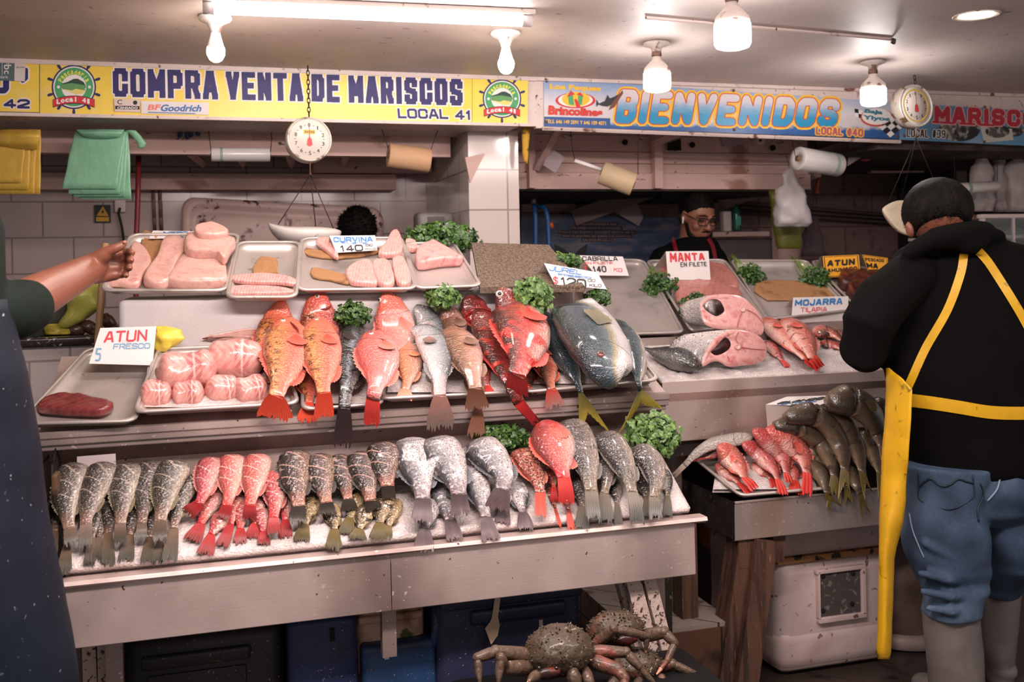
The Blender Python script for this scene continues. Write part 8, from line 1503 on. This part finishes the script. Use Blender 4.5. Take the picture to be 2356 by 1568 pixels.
# vendor behind the second stall
YV = 4.55; tv = thing('person', 'vendor with glasses and white earbud, black shirt with red straps, looking down', 'person', (P(1600, 600, YV).x, YV, 0))
hc = P(1606, 497, YV); yv = ((-fw) * math.cos(math.radians(24)) + cr * math.sin(math.radians(24))).normalized() * math.cos(math.radians(22)) - upv * math.sin(math.radians(22)); yv.normalize(); zv = (upv - yv * upv.dot(yv)).normalized(); xv = yv.cross(zv)
def HL(x, y_, z): return hc + xv * x + yv * y_ + zv * z
Hm = Matrix((xv, yv, zv)).transposed()
mb = MB(); mb.ell(HL(0, -.01, .012), .078, .098, .108, Hm, 28, 20, fn=lambda q: Vector((q.x * (1 - .16 * max(0, -q.z)), q.y * (1 - .1 * max(0, q.y)), q.z))); mb.ell(HL(0, .03, -.055), .066, .062, .062, Hm, 20, 12); mb.ell(HL(0, .062, -.088), .03, .024, .022, Hm, 12, 8)
mb.capsule([HL(0, .082, .012), HL(0, .098, -.014), HL(0, .108, -.028)], [.010, .012, .014], 10); [mb.ell(HL(s_ * .014, .096, -.031), .009, .01, .008, Hm, 8, 6) for s_ in (1, -1)]; [mb.capsule([HL(s_ * .012, .088, .026), HL(s_ * .034, .084, .030), HL(s_ * .05, .07, .022)], [.009, .010, .008], 8) for s_ in (1, -1)]; [mb.ell(HL(s_ * .04, .062, -.03), .026, .026, .024, Hm, 12, 8) for s_ in (1, -1)]
mb.capsule([HL(-.022, .086, -.058), HL(0, .094, -.056), HL(.022, .086, -.058)], [.005, .008, .005], 8); mb.capsule([HL(-.018, .085, -.070), HL(0, .092, -.071), HL(.018, .085, -.070)], [.005, .008, .005], 8); [mb.ell(HL(s_ * .079, -.012, -.005), .010, .02, .032, Hm, 10, 8) for s_ in (1, -1)]
mb.capsule([HL(0, -.03, -.06), P(1590, 575, YV + .02)], [.06, .066], 16); mb.capsule([P(1584, 610, YV + .02), P(1584, 860, YV)], [.10, .12], 14); [mb.capsule([P(1584 + s_ * 60, 600, YV), P(1584 + s_ * 88, 720, YV), P(1584 + s_ * 60, 770, YV - .2)], [.05, .045, .035], 10) for s_ in (1, -1)]; [mb.capsule([P(1584 + s_ * 40, 860, YV), Vector((P(1584 + s_ * 40, 860, YV).x, YV, .06)), Vector((P(1584 + s_ * 40, 860, YV).x, YV - .14, .045))], [.075, .05, .045], 10) for s_ in (1, -1)]
bake(mb, 'body', m_skin2, tv, .0055, 2)
mb = MB(); mb.ell(HL(0, -.026, .036), .083, .098, .098, Hm, 30, 18, fn=lambda q: q * (1 + .008 * noise.noise(q * 14))); mb.build('hair', m_hair, tv)
tufts('short_hair', (HL(0, -.026, .036), Hm, (.083, .098, .098)), tv, 1500, lambda q, rg: q.z > .42 or (q.y < -.15 and q.z > -.4), .006, 5, .1, .001, .2)
mbd = MB(); mbd.capsule([HL(s_ * .073, .015, -.035) for s_ in (-1,)] + [HL(-.062, .045, -.078), HL(-.03, .072, -.104), HL(0, .078, -.110), HL(.03, .072, -.104), HL(.062, .045, -.078), HL(.073, .015, -.035)], [.008, .013, .015, .016, .015, .013, .008], 10); mbd.capsule([HL(-.024, .094, -.05), HL(0, .102, -.046), HL(.024, .094, -.05)], [.003, .0045, .003], 8); [mbd.capsule([HL(s_ * .016, .097, .032), HL(s_ * .036, .094, .036), HL(s_ * .054, .078, .028)], [.003, .004, .002], 6) for s_ in (1, -1)]; mbd.build('beard', m_hair, tv)
eg = part('glasses', tv); mg = paint('frame_black', '#17151a')
for s_ in (1, -1):
    L_ = [HL(s_ * (.034 + .027 * math.copysign(abs(math.cos(a)) ** .5, math.cos(a))), .106 - .010 * abs(.034 + .027 * math.cos(a)) / .06, .004 + .018 * math.copysign(abs(math.sin(a)) ** .5, math.sin(a))) for a in [math.tau * i / 20 for i in range(21)]]; MB().tube(L_, .0022, 6, False).build('rim', mg, eg); MB().tube([HL(s_ * .062, .098, .012), HL(s_ * .082, .04, .014), HL(s_ * .085, -.02, .012)], .0022, 6).build('temple', mg, eg); MB().ell(HL(s_ * .032, .080, .004), .013, .010, .006, Hm, 12, 8).build('closed_eyelid', paint('lash', '#3a221a'), tv)
MB().tube([HL(-.008, .108, .006), HL(0, .110, .009), HL(.008, .108, .006)], .002, 6).build('bridge', mg, eg)
side_ = min((1, -1), key=lambda s_: HL(s_ * .08, 0, 0).dot(cr)); MB().capsule([HL(side_ * .090, .004, -.006), HL(side_ * .090, .010, -.032)], [.006, .004], 8).build('earbud', paint('earbud_white', '#e6e0de'), tv)
mb = MB(); loft(mb, smooth_rows([(545, 1572, 1640, YV + .01, .07), (556, 1545, 1650, YV + .01, .09), (570, 1520, 1656, YV, .10), (590, 1500, 1666, YV, .12), (630, 1490, 1672, YV, .13), (760, 1496, 1672, YV, .14), (880, 1500, 1670, YV, .14)]), 34, .01, 2.3, 8); [mb.capsule([P(1584 + s_ * 58, 598, YV), P(1584 + s_ * 88, 690, YV - .02)], [.07, .065], 14) for s_ in (1, -1)]
_, bvh = bake(mb, 'shirt', m_tee, tv, .009, 4); m_rs = M('red_strap', '#7a0f22', .6); YM = YV
strap('apron_strap', [(1544, 545), (1550, 556), (1554, 570), (1558, 590), (1560, 620)], 9, m_rs, tv, .004); strap('apron_strap', [(1630, 548), (1636, 558), (1641, 570), (1645, 590), (1646, 620)], 9, m_rs, tv, .004)
# person whose hair shows behind the fillet trays
tb_ = thing('person', 'stooping person behind the fillet trays, only black curly hair showing', 'person', (P(822, 560, 4.6).x, 4.6, 0)); c = P(822, 528, 4.6); mb = MB(); mb.ell(c, .078, .095, .10, None, 22, 14); mb.capsule([c - Vector((0, 0, .08)), c + Vector((0, .1, -.2))], [.055, .06], 12); mb.capsule([c + Vector((0, .12, -.26)), Vector((c.x, 4.75, .85))], [.15, .14], 14); [mb.capsule([Vector((c.x + s_ * .09, 4.75, .85)), Vector((c.x + s_ * .1, 4.72, .05))], [.08, .05], 10) for s_ in (1, -1)]; bake(mb, 'body', m_skin2, tb_, .010, 3)
mb = MB(); mb.ell(c + Vector((0, -.004, .012)), .086, .10, .096, None, 40, 24, fn=lambda q: q * (1 + .07 * noise.noise(q * 6) + .05 * noise.noise(q * 15))); mb.build('hair', m_hair, tb_); tufts('curls', (c + Vector((0, -.004, .012)), Matrix.Identity(3), (.086, .10, .096)), tb_, 900, lambda q, rg: q.z > -.6, .016, 6, .2, .003, .55); mb = MB(); mb.capsule([c + Vector((-.16, .12, -.24)), c + Vector((.16, .12, -.24))], [.09, .09], 14); mb.capsule([c + Vector((0, .13, -.26)), Vector((c.x, 4.75, .8))], [.17, .16], 16); bake(mb, 'shirt', m_tee, tb_, .012, 4)
# customer at the edge: dark blue apron, green sleeve, pointing arm
D_ = 2.30
tc_ = thing('person', 'person in a dark blue apron and green sleeve reaching out with a curled hand', 'person', (P(-80, 1500, 2.1).x, 2.1, 0))
def q_(x, y_, Y, r): p = P(x, y_, Y); return p, r * mpp(p)
def chain(mb, L_, n=14, **k_): a = [q_(*e) for e in L_]; mb.capsule([p for p, _ in a], [r for _, r in a], n, **k_)
mb = MB(); chain(mb, [(-120, 640, 2.12, 66), (-40, 730, 2.14, 66), (40, 706, 2.2, 58), (100, 674, 2.28, 50), (150, 648, 2.35, 42), (190, 627, 2.40, 36), (214, 615, 2.43, 32)], 24)
YH = 2.45
for L_ in ([(214, 604, YH - .03, 18), (240, 588, YH, 20), (264, 586, YH, 15)], [(214, 616, YH - .02, 22), (244, 602, YH + .005, 19), (267, 600, YH + .005, 14)], [(214, 626, YH - .02, 22), (244, 618, YH, 19), (267, 616, YH, 14)], [(216, 636, YH - .02, 18), (246, 632, YH, 17), (265, 632, YH - .002, 13)], [(220, 600, YH - .03, 21), (242, 584, YH - .04, 17)]): chain(mb, L_)
chain(mb, [(224, 594, YH - .035, 17), (250, 577, YH - .045, 12.5), (268, 570, YH - .05, 11), (281, 564, YH - .05, 9.5), (287, 558, YH - .05, 7)])
for L_ in ([(264, 583, YH, 10), (280, 580, YH + .014, 9.4), (296, 578, YH - .006, 9), (304, 580, YH - .034, 8)], [(268, 599, YH, 9.8), (284, 597, YH + .014, 9.2), (298, 596, YH - .006, 8.8), (301, 598, YH - .04, 8.4)], [(268, 616, YH, 9.4), (283, 615, YH + .012, 8.8), (296, 614, YH - .008, 8.4), (298, 616, YH - .04, 8)], [(266, 633, YH, 8.8), (279, 633, YH + .008, 7.8), (289, 631, YH - .01, 7.4), (290, 633, YH - .036, 7)]): chain(mb, L_, 12)
mb.capsule([P(-150, 560, 2.1), P(-150, 1000, 2.1), P(-150, 1300, 2.12)], [.09, .10, .10], 14); c = P(-150, 300, 2.1); mb.ell(c, .078, .095, .115, None, 20, 14); mb.capsule([c, P(-150, 560, 2.1)], [.055, .06], 12); [mb.capsule([P(-150 + s_ * 70, 1300, 2.12), Vector((P(-150 + s_ * 70, 1300, 2.12).x, 2.12, .06))], [.07, .05], 10) for s_ in (1, -1)]
bake(mb, 'body', m_skin1, tc_, .0032, 2)
nl_ = M('nail', '#9a6252', .4); 
for (x, y_, Y, s_) in ((286, 557, YH - .06, 5), (303, 598, YH - .048, 3.6), (300, 616, YH - .048, 3.4), (292, 633, YH - .043, 3.2)): p = P(x, y_, Y); MB().ell(p, s_ * .8 * mpp(p), .0022, s_ * .6 * mpp(p), None, 10, 6).build('fingernail', nl_, tc_)
m_slv = M('green_sleeve', '#141d18', .85, vary=.12, bump=(18, .5), spec=.15); mb = MB(); chain(mb, [(-150, 560, 2.12, 86), (-100, 660, 2.12, 86), (-30, 724, 2.14, 76), (24, 716, 2.18, 71), (56, 706, 2.21, 66)], 26); loft(mb, smooth_rows([(440, -220, -80, 2.1, .07), (466, -270, -30, 2.1, .11), (520, -310, -10, 2.1, .135), (760, -310, -8, 2.1, .15)]), 26); bake(mb, 'shirt', m_slv, tc_, .007, 4)
mb = MB(); mb.ell(P(-150, 300, 2.1) + Vector((-.006, -.022, .024)), .084, .097, .108, None, 24, 16); mb.build('hair', m_hair, tc_)
mb = MB(); [mb.capsule([P(-150 + s_ * 70, 1240, 2.12), Vector((P(-150 + s_ * 70, 1300, 2.12).x, 2.12, .14))], [.105, .075], 14) for s_ in (1, -1)]; bake(mb, 'trousers', m_jean, tc_, .01, 3); [MB().capsule([Vector((P(-150 + s_ * 70, 1300, 2.12).x, 2.16, .05)), Vector((P(-150 + s_ * 70, 1300, 2.12).x, 2.0, .045))], [.05, .045], 12).build('boot', m_boot, tc_) for s_ in (1, -1)]
m_nav = M('navy_apron', '#0d1420', .6, spec=.2, spots=[('#8a8c94', 70, .72, .745), ('#141c2a', 4, .5, .7)], bump=(6, .2)); mb = MB(); loft(mb, smooth_rows([(690, -300, -12, 2.08, .16), (780, -300, 6, 2.08, .165), (870, -300, 28, 2.07, .17), (960, -300, 42, 2.07, .17), (1100, -300, 64, 2.06, .18), (1200, -300, 82, 2.05, .18), (1300, -300, 104, 2.05, .18), (1400, -300, 126, 2.05, .18), (1500, -300, 142, 2.05, .18), (1600, -300, 158, 2.05, .18), (1750, -300, 166, 2.05, .17)]), 44, .012, 2.2, 5); mb.build('apron', m_nav, tc_)
